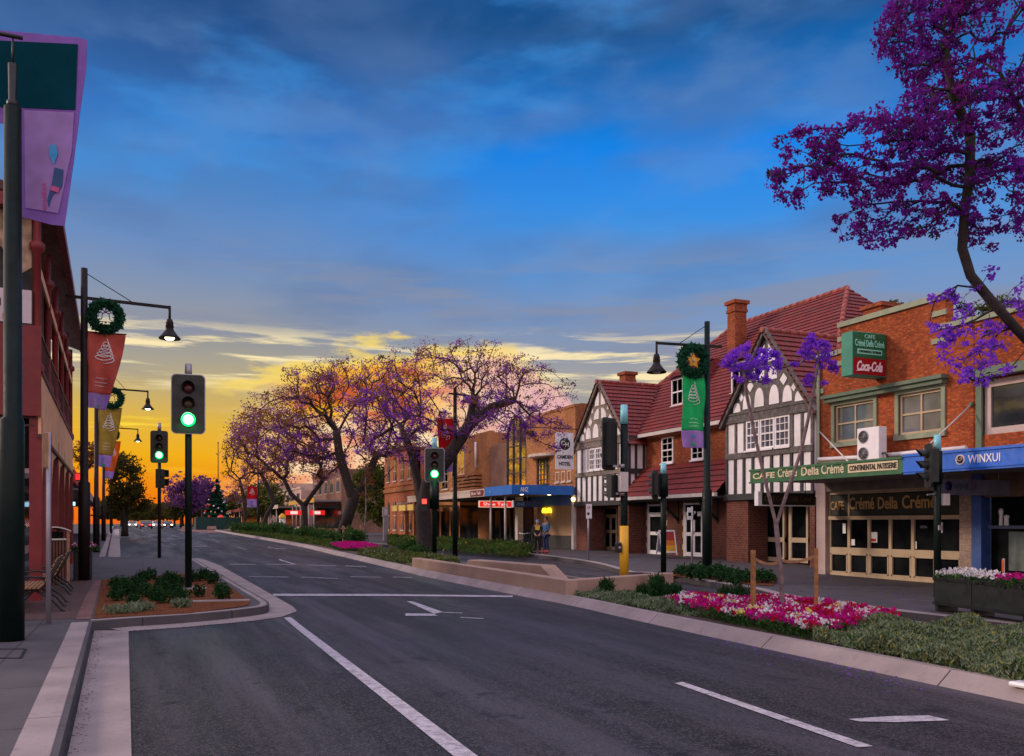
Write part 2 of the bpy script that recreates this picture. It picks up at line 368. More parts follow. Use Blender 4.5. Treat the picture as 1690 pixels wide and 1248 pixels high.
class MB:
    def __init__(s): s.v = []; s.f = []; s.sm = []; s.uv = None
    def add(s, vs, fs, smooth=False):
        o = len(s.v); s.v += [tuple(v) for v in vs]; s.f += [tuple(i+o for i in f) for f in fs]; s.sm += [smooth]*len(fs); return s
    def box(s, x0, x1, y0, y1, z0, z1):
        if x0 > x1: x0, x1 = x1, x0
        if y0 > y1: y0, y1 = y1, y0
        if z0 > z1: z0, z1 = z1, z0
        return s.add([(x0,y0,z0),(x1,y0,z0),(x1,y1,z0),(x0,y1,z0),(x0,y0,z1),(x1,y0,z1),(x1,y1,z1),(x0,y1,z1)],
                     [(0,3,2,1),(4,5,6,7),(0,1,5,4),(1,2,6,5),(2,3,7,6),(3,0,4,7)])
    def bar(s, p, q, w, t, upv=(0, 0, 1)):      # rectangular bar from p to q
        p = Vector(p); q = Vector(q); d = (q-p).normalized(); u = Vector(upv)
        if abs(d.dot(u)) > .98: u = Vector((1, 0, 0))
        a = d.cross(u).normalized()*w/2; b = d.cross(a).normalized()*t/2
        return s.add([p-a-b, p+a-b, p+a+b, p-a+b, q-a-b, q+a-b, q+a+b, q-a+b], [(0,3,2,1),(4,5,6,7),(0,1,5,4),(1,2,6,5),(2,3,7,6),(3,0,4,7)])
    def tube(s, pts, rs, n=10, cap=True):
        pts = [Vector(p) for p in pts]
        if isinstance(rs, (int, float)): rs = [rs]*len(pts)
        o = len(s.v); ref = None
        for i, p in enumerate(pts):
            d = (pts[min(i+1, len(pts)-1)]-pts[max(i-1, 0)])
            d = d.normalized() if d.length > 1e-9 else Vector((0, 0, 1))
            if ref is None: ref = Vector((1, 0, 0)) if abs(d.x) < .8 else Vector((0, 1, 0))
            a = d.cross(ref)
            if a.length < 1e-4: a = d.cross(Vector((.3, 1, .2)))
            a.normalize(); b = d.cross(a).normalized(); ref = b.cross(d)*-1 if False else ref
            for k in range(n):
                t = 2*math.pi*k/n; q = p + (a*math.cos(t)+b*math.sin(t))*rs[i]; s.v.append(tuple(q))
        for i in range(len(pts)-1):
            for k in range(n):
                s.f.append((o+i*n+k, o+i*n+(k+1) % n, o+(i+1)*n+(k+1) % n, o+(i+1)*n+k)); s.sm.append(True)
        if cap:
            s.f.append(tuple(o+k for k in range(n))[::-1]); s.sm.append(False)
            m = o+(len(pts)-1)*n; s.f.append(tuple(m+k for k in range(n))); s.sm.append(False)
        return s
    def lathe(s, c, prof, n=20, axis='z'):      # prof: (r, h)
        c = Vector(c); o = len(s.v)
        for r, h in prof:
            for k in range(n):
                t = 2*math.pi*k/n; a, b = r*math.cos(t), r*math.sin(t)
                p = (a, b, h) if axis == 'z' else ((a, h, b) if axis == 'y' else (h, a, b))
                s.v.append(tuple(c+Vector(p)))
        for i in range(len(prof)-1):
            for k in range(n): s.f.append((o+i*n+k, o+i*n+(k+1) % n, o+(i+1)*n+(k+1) % n, o+(i+1)*n+k)); s.sm.append(True)
        return s
    def sphere(s, c, r, n=12, sq=(1, 1, 1)):
        c = Vector(c); pr = [(max(1e-3, math.sin(math.pi*i/(n//2))), -math.cos(math.pi*i/(n//2))) for i in range(n//2+1)]; o = len(s.v)
        for q, h in pr:
            for k in range(n):
                t = 2*math.pi*k/n; s.v.append((c.x+r*sq[0]*q*math.cos(t), c.y+r*sq[1]*q*math.sin(t), c.z+r*sq[2]*h))
        for i in range(len(pr)-1):
            for k in range(n): s.f.append((o+i*n+k, o+i*n+(k+1) % n, o+(i+1)*n+(k+1) % n, o+(i+1)*n+k)); s.sm.append(True)
        return s
    def prism(s, pts, vec):                     # polygon (3D pts) extruded by vec
        pts = [Vector(p) for p in pts]; n = len(pts); v = Vector(vec); o = len(s.v)
        s.v += [tuple(p) for p in pts]+[tuple(p+v) for p in pts]
        s.f.append(tuple(o+i for i in range(n))); s.f.append(tuple(o+n+i for i in range(n))[::-1]); s.sm += [False]*2
        for i in range(n): s.f.append((o+i, o+(i+1) % n, o+n+(i+1) % n, o+n+i)[::-1]); s.sm.append(False)
        return s
    def ring(s, c, R_, r, nrm='y', n=28, m=8):
        c = Vector(c); o = len(s.v)
        for i in range(n):
            t = 2*math.pi*i/n
            for k in range(m):
                f = 2*math.pi*k/m; rr_ = R_+r*math.cos(f); a, b, h = rr_*math.cos(t), rr_*math.sin(t), r*math.sin(f)
                s.v.append(tuple(c+Vector((a, h, b) if nrm == 'y' else ((a, b, h) if nrm == 'z' else (h, a, b)))))
        for i in range(n):
            for k in range(m): s.f.append((o+i*m+k, o+i*m+(k+1) % m, o+((i+1) % n)*m+(k+1) % m, o+((i+1) % n)*m+k)); s.sm.append(True)
        return s
    def cards(s, P_, size, up=0., asp=1.6, hex_=False):   # many small leaf faces at points P_ (n,3)
        P_ = np.asarray(P_, float); n = len(P_); o = len(s.v)
        a = nr.normal(size=(n, 3)); a[:, 2] = a[:, 2]*(1-up*.6)+up*1.6; a /= np.linalg.norm(a, axis=1)[:, None]
        b = nr.normal(size=(n, 3)); b = np.cross(a, b); b /= np.linalg.norm(b, axis=1)[:, None]+1e-9
        sz = size*(.6+.8*nr.rand(n))[:, None]; a = a*sz*asp/2; b = b*sz/2
        nn = np.cross(a, b); nn /= np.linalg.norm(nn, axis=1)[:, None]+1e-9
        q = np.stack([P_-a, P_+b*.9+nn*sz*.12, P_+a, P_-b*.9+nn*sz*.12], 1).reshape(-1, 3)
        s.v += [tuple(x) for x in q.tolist()]
        s.f += [(o+4*i, o+4*i+1, o+4*i+2, o+4*i+3) for i in range(n)]; s.sm += [False]*n; return s
    def build(s, name, mat, parent=None, world=False, label=None, bevel=0.):
        me = bpy.data.meshes.new(name); vs = s.v
        if world and parent is not None:
            inv = rootmat(parent).inverted(); A = np.array(inv); V = np.array(vs); V = V @ A[:3, :3].T + A[:3, 3]; vs = V.tolist()
        me.from_pydata(vs, [], s.f); me.materials.append(MATS[mat] if isinstance(mat, str) else mat)
        me.polygons.foreach_set('use_smooth', s.sm)
        if s.uv:
            l = me.uv_layers.new(name='UVMap')
            for i, u in enumerate(s.uv): l.data[i].uv = u
        me.update(); o = bpy.data.objects.new(name, me); COL.objects.link(o); o.parent = parent
        if bevel:
            bv = o.modifiers.new('bevel', 'BEVEL'); bv.width = bevel; bv.segments = 2; bv.limit_method = 'ANGLE'; bv.angle_limit = R(40)
        if label: o['label'] = label
        return o
def multi(name, parts, parent=None, world=False):
    V, F, mi = [], [], []; me = bpy.data.meshes.new(name)
    for i, (m, mat) in enumerate(parts):
        o = len(V); V += m.v; F += [tuple(a+o for a in f) for f in m.f]; mi += [i]*len(m.f); me.materials.append(MATS[mat])
    if world and parent is not None:
        A = np.array(rootmat(parent).inverted()); V = (np.array(V) @ A[:3, :3].T + A[:3, 3]).tolist()
    me.from_pydata(V, [], F); me.polygons.foreach_set('material_index', mi); me.update()
    o = bpy.data.objects.new(name, me); COL.objects.link(o); o.parent = parent; return o
def B(): return MB()
def text(s, mat, parent, org, xd, yd, w, h, depth_=.012, world=False, name='lettering', bold=0., shear=0.):
    cu = bpy.data.curves.new('t', 'FONT'); cu.body = s; cu.extrude = .5; cu.offset = bold; cu.shear = shear; cu.resolution_u = 3
    ob = bpy.data.objects.new('t', cu); COL.objects.link(ob)
    bpy.context.view_layer.update()
    me = bpy.data.meshes.new_from_object(ob.evaluated_get(bpy.context.evaluated_depsgraph_get()))
    bpy.data.objects.remove(ob); bpy.data.curves.remove(cu)
    n = len(me.vertices); co = np.empty(n*3); me.vertices.foreach_get('co', co); co = co.reshape(-1, 3)
    mn, mx = co.min(0), co.max(0); sc = np.array([w/max(1e-6, mx[0]-mn[0]), h/max(1e-6, mx[1]-mn[1]), depth_/max(1e-6, mx[2]-mn[2])])
    co = (co-mn)*sc; xd = np.array(Vector(xd).normalized()); yd = np.array(Vector(yd).normalized()); zd = np.cross(xd, yd)
    V = np.array(Vector(org)) + co[:, :1]*xd + co[:, 1:2]*yd + co[:, 2:]*zd
    if world and parent is not None:
        A = np.array(rootmat(parent).inverted()); V = V @ A[:3, :3].T + A[:3, 3]
    me.vertices.foreach_set('co', V.reshape(-1)); me.materials.clear(); me.materials.append(MATS[mat] if isinstance(mat, str) else mat); me.name = name; me.update()
    o = bpy.data.objects.new(name, me); COL.objects.link(o); o.parent = parent; return o
WX, SX, UP = (0, -1, 0), (1, 0, 0), (0, 0, 1)     # reading directions on street fronts / across the street

def sheet(name, pts, zoff, mat, thick=0., kind='structure', parent=None, label=None, cuts=(15, 130), raw=False):
    """polygon of ground (world xy), laid on the slope gz, optionally with side walls down by thick"""
    bm = bmesh.new(); vs = [bm.verts.new((p[0], p[1], 0)) for p in pts]
    for t in tessellate_polygon([[Vector((p[0], p[1], 0)) for p in pts]]):
        try: bm.faces.new([vs[i] for i in t])
        except ValueError: pass
    for c in cuts:
        bmesh.ops.bisect_plane(bm, geom=bm.verts[:]+bm.edges[:]+bm.faces[:], plane_co=(0, c, 0), plane_no=(0, 1, 0))
    bmesh.ops.recalc_face_normals(bm, faces=bm.faces[:])
    for f in bm.faces:
        if f.normal.z < 0: f.normal_flip()
    if thick:
        be = [e for e in bm.edges if len(e.link_faces) == 1]
        r = bmesh.ops.extrude_edge_only(bm, edges=be)
        low = set(v for v in r['geom'] if isinstance(v, bmesh.types.BMVert))
        for v in bm.verts: v.co.z = zoff+gz(v.co.y)-(thick if v in low else 0)
    else:
        for v in bm.verts: v.co.z = zoff+gz(v.co.y)
    me = bpy.data.meshes.new(name); bm.to_mesh(me); bm.free(); me.materials.append(MATS[mat])
    o = bpy.data.objects.new(name, me); COL.objects.link(o); o.parent = parent
    if kind and parent is None: o['kind'] = kind
    if label: o['label'] = label
    return o
def resample(pts, step):
    out = [Vector(pts[0])]
    for a, b in zip(pts, pts[1:]):
        a = Vector(a); b = Vector(b); n = max(1, int((b-a).length/step))
        out += [a.lerp(b, i/n) for i in range(1, n+1)]
    return out
def smooth_line(pts, it=2):
    for _ in range(it):
        q = [pts[0]]
        for a, b in zip(pts, pts[1:]): q += [a.lerp(b, .25), a.lerp(b, .75)]
        q.append(pts[-1]); pts = q
    return pts
def kerb(name, pts, w0, w1, ztop, zlow=-.03, mat='kerb_concrete', parent=None, joint=2.6, lean=.03):
    """kerb stone run along pts (world), from offset w0 to w1 to the left of travel; separate blocks with joints"""
    pts = resample([Vector((p[0], p[1], 0)) for p in pts], .65)
    nrm = []
    for i, p in enumerate(pts):
        d = pts[min(i+1, len(pts)-1)]-pts[max(i-1, 0)]; d.normalize(); nrm.append(Vector((-d.y, d.x, 0)))
    m = MB(); acc = 0
    for i in range(len(pts)-1):
        a, b = pts[i], pts[i+1]; L = (b-a).length; acc += L; g = 0.
        if joint and acc > joint: acc = 0; g = .022/max(L, .05)
        b2 = a.lerp(b, 1-g); n0 = nrm[i]; n1 = nrm[i].lerp(nrm[i+1], 1-g)
        z0, z1 = gz(a.y), gz(b2.y); e = .025
        def row(p, n, z): 
            return [p+n*w0+Vector((0, 0, z+zlow)), p+n*(w0+lean*(1 if w1 > w0 else -1))+Vector((0, 0, z+ztop-e)), p+n*(w0+(lean+e)*(1 if w1 > w0 else -1))+Vector((0, 0, z+ztop)), p+n*w1+Vector((0, 0, z+ztop)), p+n*w1+Vector((0, 0, z+zlow))]
        r0, r1 = row(a, n0, z0), row(b2, n1, z1)
        m.add(r0+r1, [(0,1,6,5),(1,2,7,6),(2,3,8,7),(3,4,9,8),(4,3,2,1,0),(5,6,7,8,9)])
    o = m.build(name, mat, parent)
    if parent is None: o['kind'] = 'structure'
    return o
# ================================================================== GROUND, ROAD, KERBS
P('earth', (.07, .075, .04), .95, .3, .2)
sheet('ground', [(-1500, -200), (1500, -200), (1500, 2500), (-1500, 2500)], -.09, 'earth')
road = sheet('road', [(-9, -12), (24, -12), (30, 420), (-22, 420)], 0, 'asphalt')
La, Lb = G(96, 1248, .15), G(152, 1026.6, .15)
Lback = La+(La-Lb)*1.6
isl = [G(x, y, .15) for x, y in ((153,1024.6),(212,1020.5),(314,1014.5),(410,1005),(440,1000.5),(446,996),(438,989.5),(396,966.5),(348,938),(320,922))]
isl_s = [isl[0]]+smooth_line(isl[1:-1], 2)+[isl[-1]]
K2a, K2b = G(176, 919, .15), G(186.3, 872.5, .15)
K2c = K2a+(K2b-K2a)*2.2
fp = [(-25, Lback.y), (Lback.x, Lback.y), (La.x, La.y), (Lb.x, Lb.y)] + [(p.x, p.y) for p in isl_s[1:]] + [(K2a.x, K2a.y), (K2b.x, K2b.y), (K2c.x, K2c.y), (-45, K2c.y)]
sheet('pavement', fp, .15, 'path_concrete', .2)
kerb('kerb', [Lback, La, Lb], 0, .30, .156)
kerb('kerb', isl_s, 0, .17, .158)
kerb('kerb', [K2a, K2b, K2c], 0, .30, .156)
g1 = [G(105-60, 1500, 0), G(158, 1041, 0), G(212, 1041.5, 0), G(229, 1500, 0)]
gb = Lback
sheet('gutter', [(gb.x+.02, gb.y), (La.x+.03, La.y), (Lb.x+.03, Lb.y), G(212, 1041.5)[:2], G(217, 1248)[:2], (G(217,1248).x+.03, gb.y)], .010, 'kerb_concrete')
sheet('gutter', [(K2a.x+.02, K2a.y), G(199, 919)[:2], G(196.5, 873)[:2], (K2b.x+.02, K2b.y)], .010, 'kerb_concrete')
sheet('kerb_apron', [G(x, y)[:2] for x, y in ((160,1036),(212,1042.5),(316,1035),(420,1025),(464,1019),(490,1009.5),(484,1002),(420,965.5),(364,934),(332,922),(300,922),(200,1000))], .008, 'kerb_concrete')
# island bed and paving
sheet('garden_bed', [G(x, y, .17)[:2] for x, y in ((168,956.5),(296,946.5),(328,945),(380,968),(412,991),(412,997),(396,1000.5),(312,1011.5),(212,1016.5),(155,1020))], .162, 'mulch')
sheet('red_paving', [G(x, y, .15)[:2] for x, y in ((-60,1030),(20,1026),(124,1021.5),(150,1021),(167,956.5),(140,954),(90,960),(0,965))], .155, 'red_pavers')
sheet('garden_bed_edging', [G(x, y, .17)[:2] for x, y in ((125,1021),(150,1020.5),(167,957),(158,956),(138,990))], .158, 'red_path')
# median
medL = [(1990,1228),(1690,1163.5),(1240,1067),(1068,1029),(945,1000),(852,983),(698,952),(660,942),(574,921.5),(485,900),(380,881.5),(353,876.5)]
medR = [(372,873.8),(470,880),(545,890),(640,911),(700,921),(800,932),(905,944),(940,951),(1000,958),(1110,971),(1180,985),(1300,1000),(1450,1017),(1690,1049),(1990,1089)]
mL = smooth_line([G(x, y) for x, y in medL], 1); mR = smooth_line([G(x, y, .15) for x, y in medR], 1)
nose = [mL[-1], G(353, 874), mR[0]]
def inset(pts, d):
    out = []
    for i, p in enumerate(pts):
        t = (pts[min(i+1, len(pts)-1)]-pts[max(i-1, 0)]); t.z = 0; t.normalize(); out.append(Vector((p.x+t.y*d, p.y-t.x*d, 0)))
    return out
sheet('median_strip', [p[:2] for p in inset(mL, .30)+inset(mR, .1)], .13, 'soil', .12)
kerb('kerb', mL, 0, -.36, .16, lean=.20)
kerb('kerb', mR, 0, -.16, .16)
# right footpath
kR = [(2100,1081),(1690,1032),(1445,1005),(1391,996.5),(1285,983),(1234,969),(1180,961.5),(1110,950),(1070,945),(1035,944.5),(1024,941),(994,932),(965,926),(920,919.5),(850,911.5),(760,906),(640,900.5),(560,888.5),(500,880.5),(430,874.5),(400,872.5)]
rK = smooth_line([G(x, y, .15) for x, y in kR], 1)
far = rK[-1]
sheet('pavement', [p[:2] for p in rK]+[(far.x+4, 300), (60, 300), (60, rK[0].y)], .15, 'grey_pavers', .2)
kerb('kerb', rK, 0, -.28, .157)
sheet('garden_bed', [G(x, y, .16)[:2] for x, y in ((1085,949),(1120,943),(1180,947),(1285,957),(1275,967),(1232,964),(1180,957),(1112,951))], .163, 'mulch')
# markings
def mark(pts, nm='lane_line'):
    m = [G(x, y)[:2] for x, y in pts]; return sheet(nm, m, .007, 'worn_paint' if (nm == 'crosswalk_line' or max(p[1] for p in pts) < 930) else 'paint', parent=road)
mark([(468,1020),(480,1019.3),(787,1248),(991,1400),(933,1400),(747,1248)], 'edge_line')
mark([(1113,1128.5),(1127,1126.5),(1441,1233),(1415,1234.5)])
mark([(1400,1188),(1473,1183),(1533,1182),(1568,1190),(1482,1193),(1418,1192)], 'turn_arrow')
mark([(450,980.5),(640,981),(846,983.5),(846,986),(640,984),(452,984)], 'stop_line')
mark([(671,993),(681,993),(732,1011),(716,1013.5)], 'turn_arrow'); mark([(669,1013),(716,1013.5),(722,1017),(669,1016.8)], 'turn_arrow')
for a in ((732,1010.8,763,1012),(760,1019.3,798,1021)): mark([(a[0],a[1]),(a[2],a[3]),(a[2],a[3]+1),(a[0],a[1]+1)])
for x0, x1, y0, y1 in ((380,423,931,931.2),(440,483,931,931.8),(508,555,932.3,933.6),(570,605,933.5,935),(410,476,951.3,952),(497,558,952.3,954.5),(578,630,951.5,952.5),(648,680,952,953)):
    mark([(x0,y0),(x1,y1),(x1,y1+1.6),(x0,y0+1.6)], 'crosswalk_line')
for x0, y0, x1, y1, t in ((461,923,487,931.5,1.4),(392,902.6,408,907.6,1.1),(443,902.5,458,906,1.2),(443,904,471,905.4,1.1),(352,890,362,894.3,1.),(284,883,293,885,1.2),(274,889,295,889.3,1.1),(243,886,250,888,1.1),(222,882.6,229,883.6,1.),
                          (244,882.6,261,882.8,.9),(283,896.6,291,900,1.2),(318,901.3,348,901.8,1.),(330,898.5,348,902.5,1.2),(262,876.5,268,877.6,.8),(300,876.,306,877.2,.8),(330,879,338,880.5,.9),(234,877,239,878,.7),(215,889,225,889.3,.8)):
    mark([(x0,y0),(x1,y1),(x1+1,y1+t),(x0-1,y0+t)])
# footpath service covers
m = B(); c0 = G(2, 1081, .15); 
for k, (a, b) in enumerate((((-30,1072),(42,1072)),((42,1072),(34,1087)),((34,1087),(-30,1087)))):
    p, q = G(*a, .15), G(*b, .15); m.bar(p+Vector((0,0,.004)), q+Vector((0,0,.004)), .03, .012)
cv_ = thing('service_cover', 'square utility cover with a dark rim set in the pavement beside the tall dark pole', 'cover', c0); m.build('rim', 'black_metal', cv_, True)
m = B(); q = [G(x, y, .15) for x, y in ((-30,1073),(40,1073),(32,1086),(-30,1086))]; m.prism([p+Vector((0,0,.007)) for p in q], (0,0,-.02)); m.build('lid', 'path_concrete', cv_, True)

# ------------------------------------------------------------------ concrete walls on the median
def base_pt(x, y, z=.13): return G(x, y, z)
cA, cB, cC = base_pt(680,937), base_pt(934,984.5), base_pt(1112,973)
w1 = thing('concrete_wall', 'long low pinkish concrete wall bending around the median planting beside the kerb', 'low wall', cB)
def wall_run(m, p, q, t, h0, h1, ins):
    d = (q-p); d.z = 0; d.normalize(); n = Vector((-d.y, d.x, 0))*t*ins
    a0 = Vector((p.x, p.y, gz(p.y)+.05)); b0 = Vector((q.x, q.y, gz(q.y)+.05)); H0 = Vector((0,0,h0+.08)); H1 = Vector((0,0,h1+.08))
    m.add([a0, b0, b0+n, a0+n, a0+H0, b0+H1, b0+n+H1, a0+n+H0], [(0,3,2,1),(4,5,6,7),(0,1,5,4),(1,2,6,5),(2,3,7,6),(3,0,4,7)])
m = B(); wall_run(m, cA, cB, .30, .34, .36, 1); m.build('long_side', 'wall_concrete', w1, True, bevel=.02)
m = B(); dd = (cC-cB).normalized(); wall_run(m, cB+dd*.31, cC, .30, .355, .40, 1); m.build('short_side', 'wall_concrete', w1, True, bevel=.02)
b0, b1 = base_pt(770,944), base_pt(915,961)
sb = thing('concrete_barrier', 'raised concrete block with a slanted end behind the long low median wall', 'seat block', b0)
d = (b1-b0); d.z = 0; L = d.length; d.normalize(); n = Vector((d.y, -d.x, 0))*-.5
prof = [(0, .0), (L, .0), (L, .06), (L-.7, .42), (.10, .42), (0, .36)]
m = B(); m.prism([Vector((b0.x, b0.y, gz(b0.y)+.10))+d*s+Vector((0,0,h)) for s, h in prof], n); m.build('block', 'wall_concrete', sb, True, bevel=.025)
m = B(); z_ = gz(b0.y)+.1
m.prism([Vector((b0.x, b0.y, z_+h))+d*s-n*.02 for s, h in ((.2,.02),(L-.4,.02),(L-.4,.08),(.2,.08))], n*-.02); m.build('recess_strip', 'interior', sb, True)

# ================================================================== HOTEL
def wallbox(m, X, Xd, y0, y1, z0, z1): return m.box(X, X+Xd, y0, y1, z0, z1)
def tile_plane(parent, mat, a, b, c, d, course=.33, name='roof', thick=.045, cols=.24, wave=.0):
    """roof slope: eave a->b, ridge d->c (a under d, b under c). Built as overlapping courses."""
    a, b, c, d = map(Vector, (a, b, c, d)); m = MB(); m.uv = []
    H = max((d-a).length, (c-b).length); n = max(2, round(H/course)); nrm = (b-a).cross(d-a).normalized()
    if nrm.z < 0: nrm = -nrm
    for i in range(n):
        t0, t1 = i/n, (i+1)/n
        l0, r0, l1, r1 = a.lerp(d, t0), b.lerp(c, t0), a.lerp(d, t1), b.lerp(c, t1)
        o = nrm*thick; e = nrm*.004
        W0 = (r0-l0).length; W1 = (r1-l1).length
        dirv = (b-a).normalized(); s0 = (l0-a).dot(dirv); s1 = (l1-a).dot(dirv); e0 = (r0-a).dot(dirv); e1 = (r1-a).dot(dirv)
        v = [l0+o, r0+o, r1+e, l1+e, l0, r0]
        m.add(v, [(0,1,2,3), (4,5,1,0)])
        y0, y1 = i*.33, (i+1)*.33
        m.uv += [(s0,y0),(e0,y0),(e1,y1),(s1,y1),(s0,y0),(e0,y0),(e0,y0+.02),(s0,y0+.02)]
    return m.build(name, mat, parent, True)
def ridge_tiles(m, p, q, r=.11, step=.42):
    p, q = Vector(p), Vector(q); n = max(1, int((q-p).length/step))
    for i in range(n):
        a, b = p.lerp(q, i/n), p.lerp(q, (i+1.08)/n); m.tube([a, b], [r, r*.86], 8)
def sash(parent, X, y0, y1, z0, z1, nx, nz, face=-1, mat='white_paint', gl='glass', fw=.07, bar=.028, depth_=.1, name='window', mid=True, sill=True, curtain=False, S=False):
    """window; plane x=X facing -x (or plane y=X facing -y when S). parts: window > pane, sill"""
    m = B(); F = (lambda m_, p0, p1, a0, a1, b0, b1: m_.box(p0, p1, a0, a1, b0, b1)) if not S else (lambda m_, p0, p1, a0, a1, b0, b1: m_.box(a0, a1, p0, p1, b0, b1))
    if y0 > y1: y0, y1 = y1, y0
    F(m, X-.03, X+.05, y0, y0+fw, z0, z1); F(m, X-.03, X+.05, y1-fw, y1, z0, z1); F(m, X-.028, X+.05, y0+fw, y1-fw, z0, z0+fw); F(m, X-.028, X+.05, y0+fw, y1-fw, z1-fw, z1)
    for i in range(1, nx):
        y = y0+(y1-y0)*i/nx; F(m, X-.015, X+.03, y-bar/2, y+bar/2, z0+fw, z1-fw)
    for k in range(1, nz):
        z = z0+(z1-z0)*k/nz; t = bar*(2.2 if (mid and k == nz//2) else 1); F(m, X-(.02 if (mid and k == nz//2) else .012), X+.03, y0+fw, y1-fw, z-t/2, z+t/2)
    w = m.build(name, mat, parent, True)
    m = B(); F(m, X+.02, X+.028, y0+fw*.5, y1-fw*.5, z0+fw*.5, z1-fw*.5); m.build('pane', gl, w)
    for v in w.data.vertices: pass
    pane = w.children[0]; inv = rootmat(parent).inverted()
    for v in pane.data.vertices: v.co = inv @ v.co
    if sill:
        m = B(); F(m, X-.10, X-.025, y0-.05, y1+.05, z0-.07, z0-.005); s = m.build('sill', mat, w)
        for v in s.data.vertices: v.co = inv @ v.co
    return w
def sub(o, parent_thing, part):       # build helper: reparent a world-built mesh of a thing under one of its parts
    o.parent = part; return o

XH, XC = 21.5, 22.45
hz = lambda y: gz(y)+.15
hot = thing('hotel', 'two storey brick and half timbered hotel with red tiled roofs, dormers and two gables', 'hotel', (XH, 33, hz(33)))
# main walls
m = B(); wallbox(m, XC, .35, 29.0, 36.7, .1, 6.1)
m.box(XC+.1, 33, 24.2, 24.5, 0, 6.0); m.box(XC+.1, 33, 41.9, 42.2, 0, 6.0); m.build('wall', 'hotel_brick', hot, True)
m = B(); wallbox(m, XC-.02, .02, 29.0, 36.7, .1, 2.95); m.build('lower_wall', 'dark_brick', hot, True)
# main roof (hipped)
ER, EL, EH, RH, RX = 24.0, 42.5, 6.05, 11.9, 28.0
e0, e1, r0_, r1_ = (XC-.35, ER, EH), (XC-.35, EL, EH), (RX, 29.3, RH), (RX, 37.1, RH)
rf = tile_plane(hot, 'roof_tile', e0, e1, r1_, r0_)
tile_plane(hot, 'roof_tile', (XC-.35+11.8, ER, EH), e0, r0_, r0_, name='hip_roof')
tile_plane(hot, 'roof_tile', e1, (XC-.35+11.8, EL, EH), r1_, r1_, name='hip_roof')
tile_plane(hot, 'roof_tile', (XC-.35+11.8, EL, EH), (XC-.35+11.8, ER, EH), r0_, r1_, name='roof')
m = B(); ridge_tiles(m, r0_, r1_, .13); ridge_tiles(m, e0, r0_, .12); ridge_tiles(m, e1, r1_, .12); m.build('ridge_tiles', 'terracotta' if 'terracotta' in MATS else P('terracotta', (.32, .07, .055), .6, .35, 5), hot, True)
m = B(); m.box(XC-.50, XC-.34, 29.2, 36.65, 5.86, 6.02); m.build('gutter', 'gutter_paint', hot, True)
# chimneys
def chimney(x, y, z0, z1, w, d, nm='chimney'):
    m = B(); m.box(x-w/2, x+w/2, y-d/2, y+d/2, z0, z1-.55); m.box(x-w/2-.05, x+w/2+.05, y-d/2-.05, y+d/2+.05, z1-.55, z1-.42)
    m.box(x-w/2-.02, x+w/2+.02, y-d/2-.02, y+d/2+.02, z1-.42, z1-.16); m.box(x-w/2-.11, x+w/2+.11, y-d/2-.11, y+d/2+.11, z1-.16, z1); return m.build(nm, 'hotel_brick', hot, True)
chimney(26.3, 34.7, 8.5, 12.4, .66, .6); chimney(24.3, 41.6, 7.0, 9.95, .6, .6); chimney(27.5, 26.9, 8.0, 10.55, 1.0, .9)
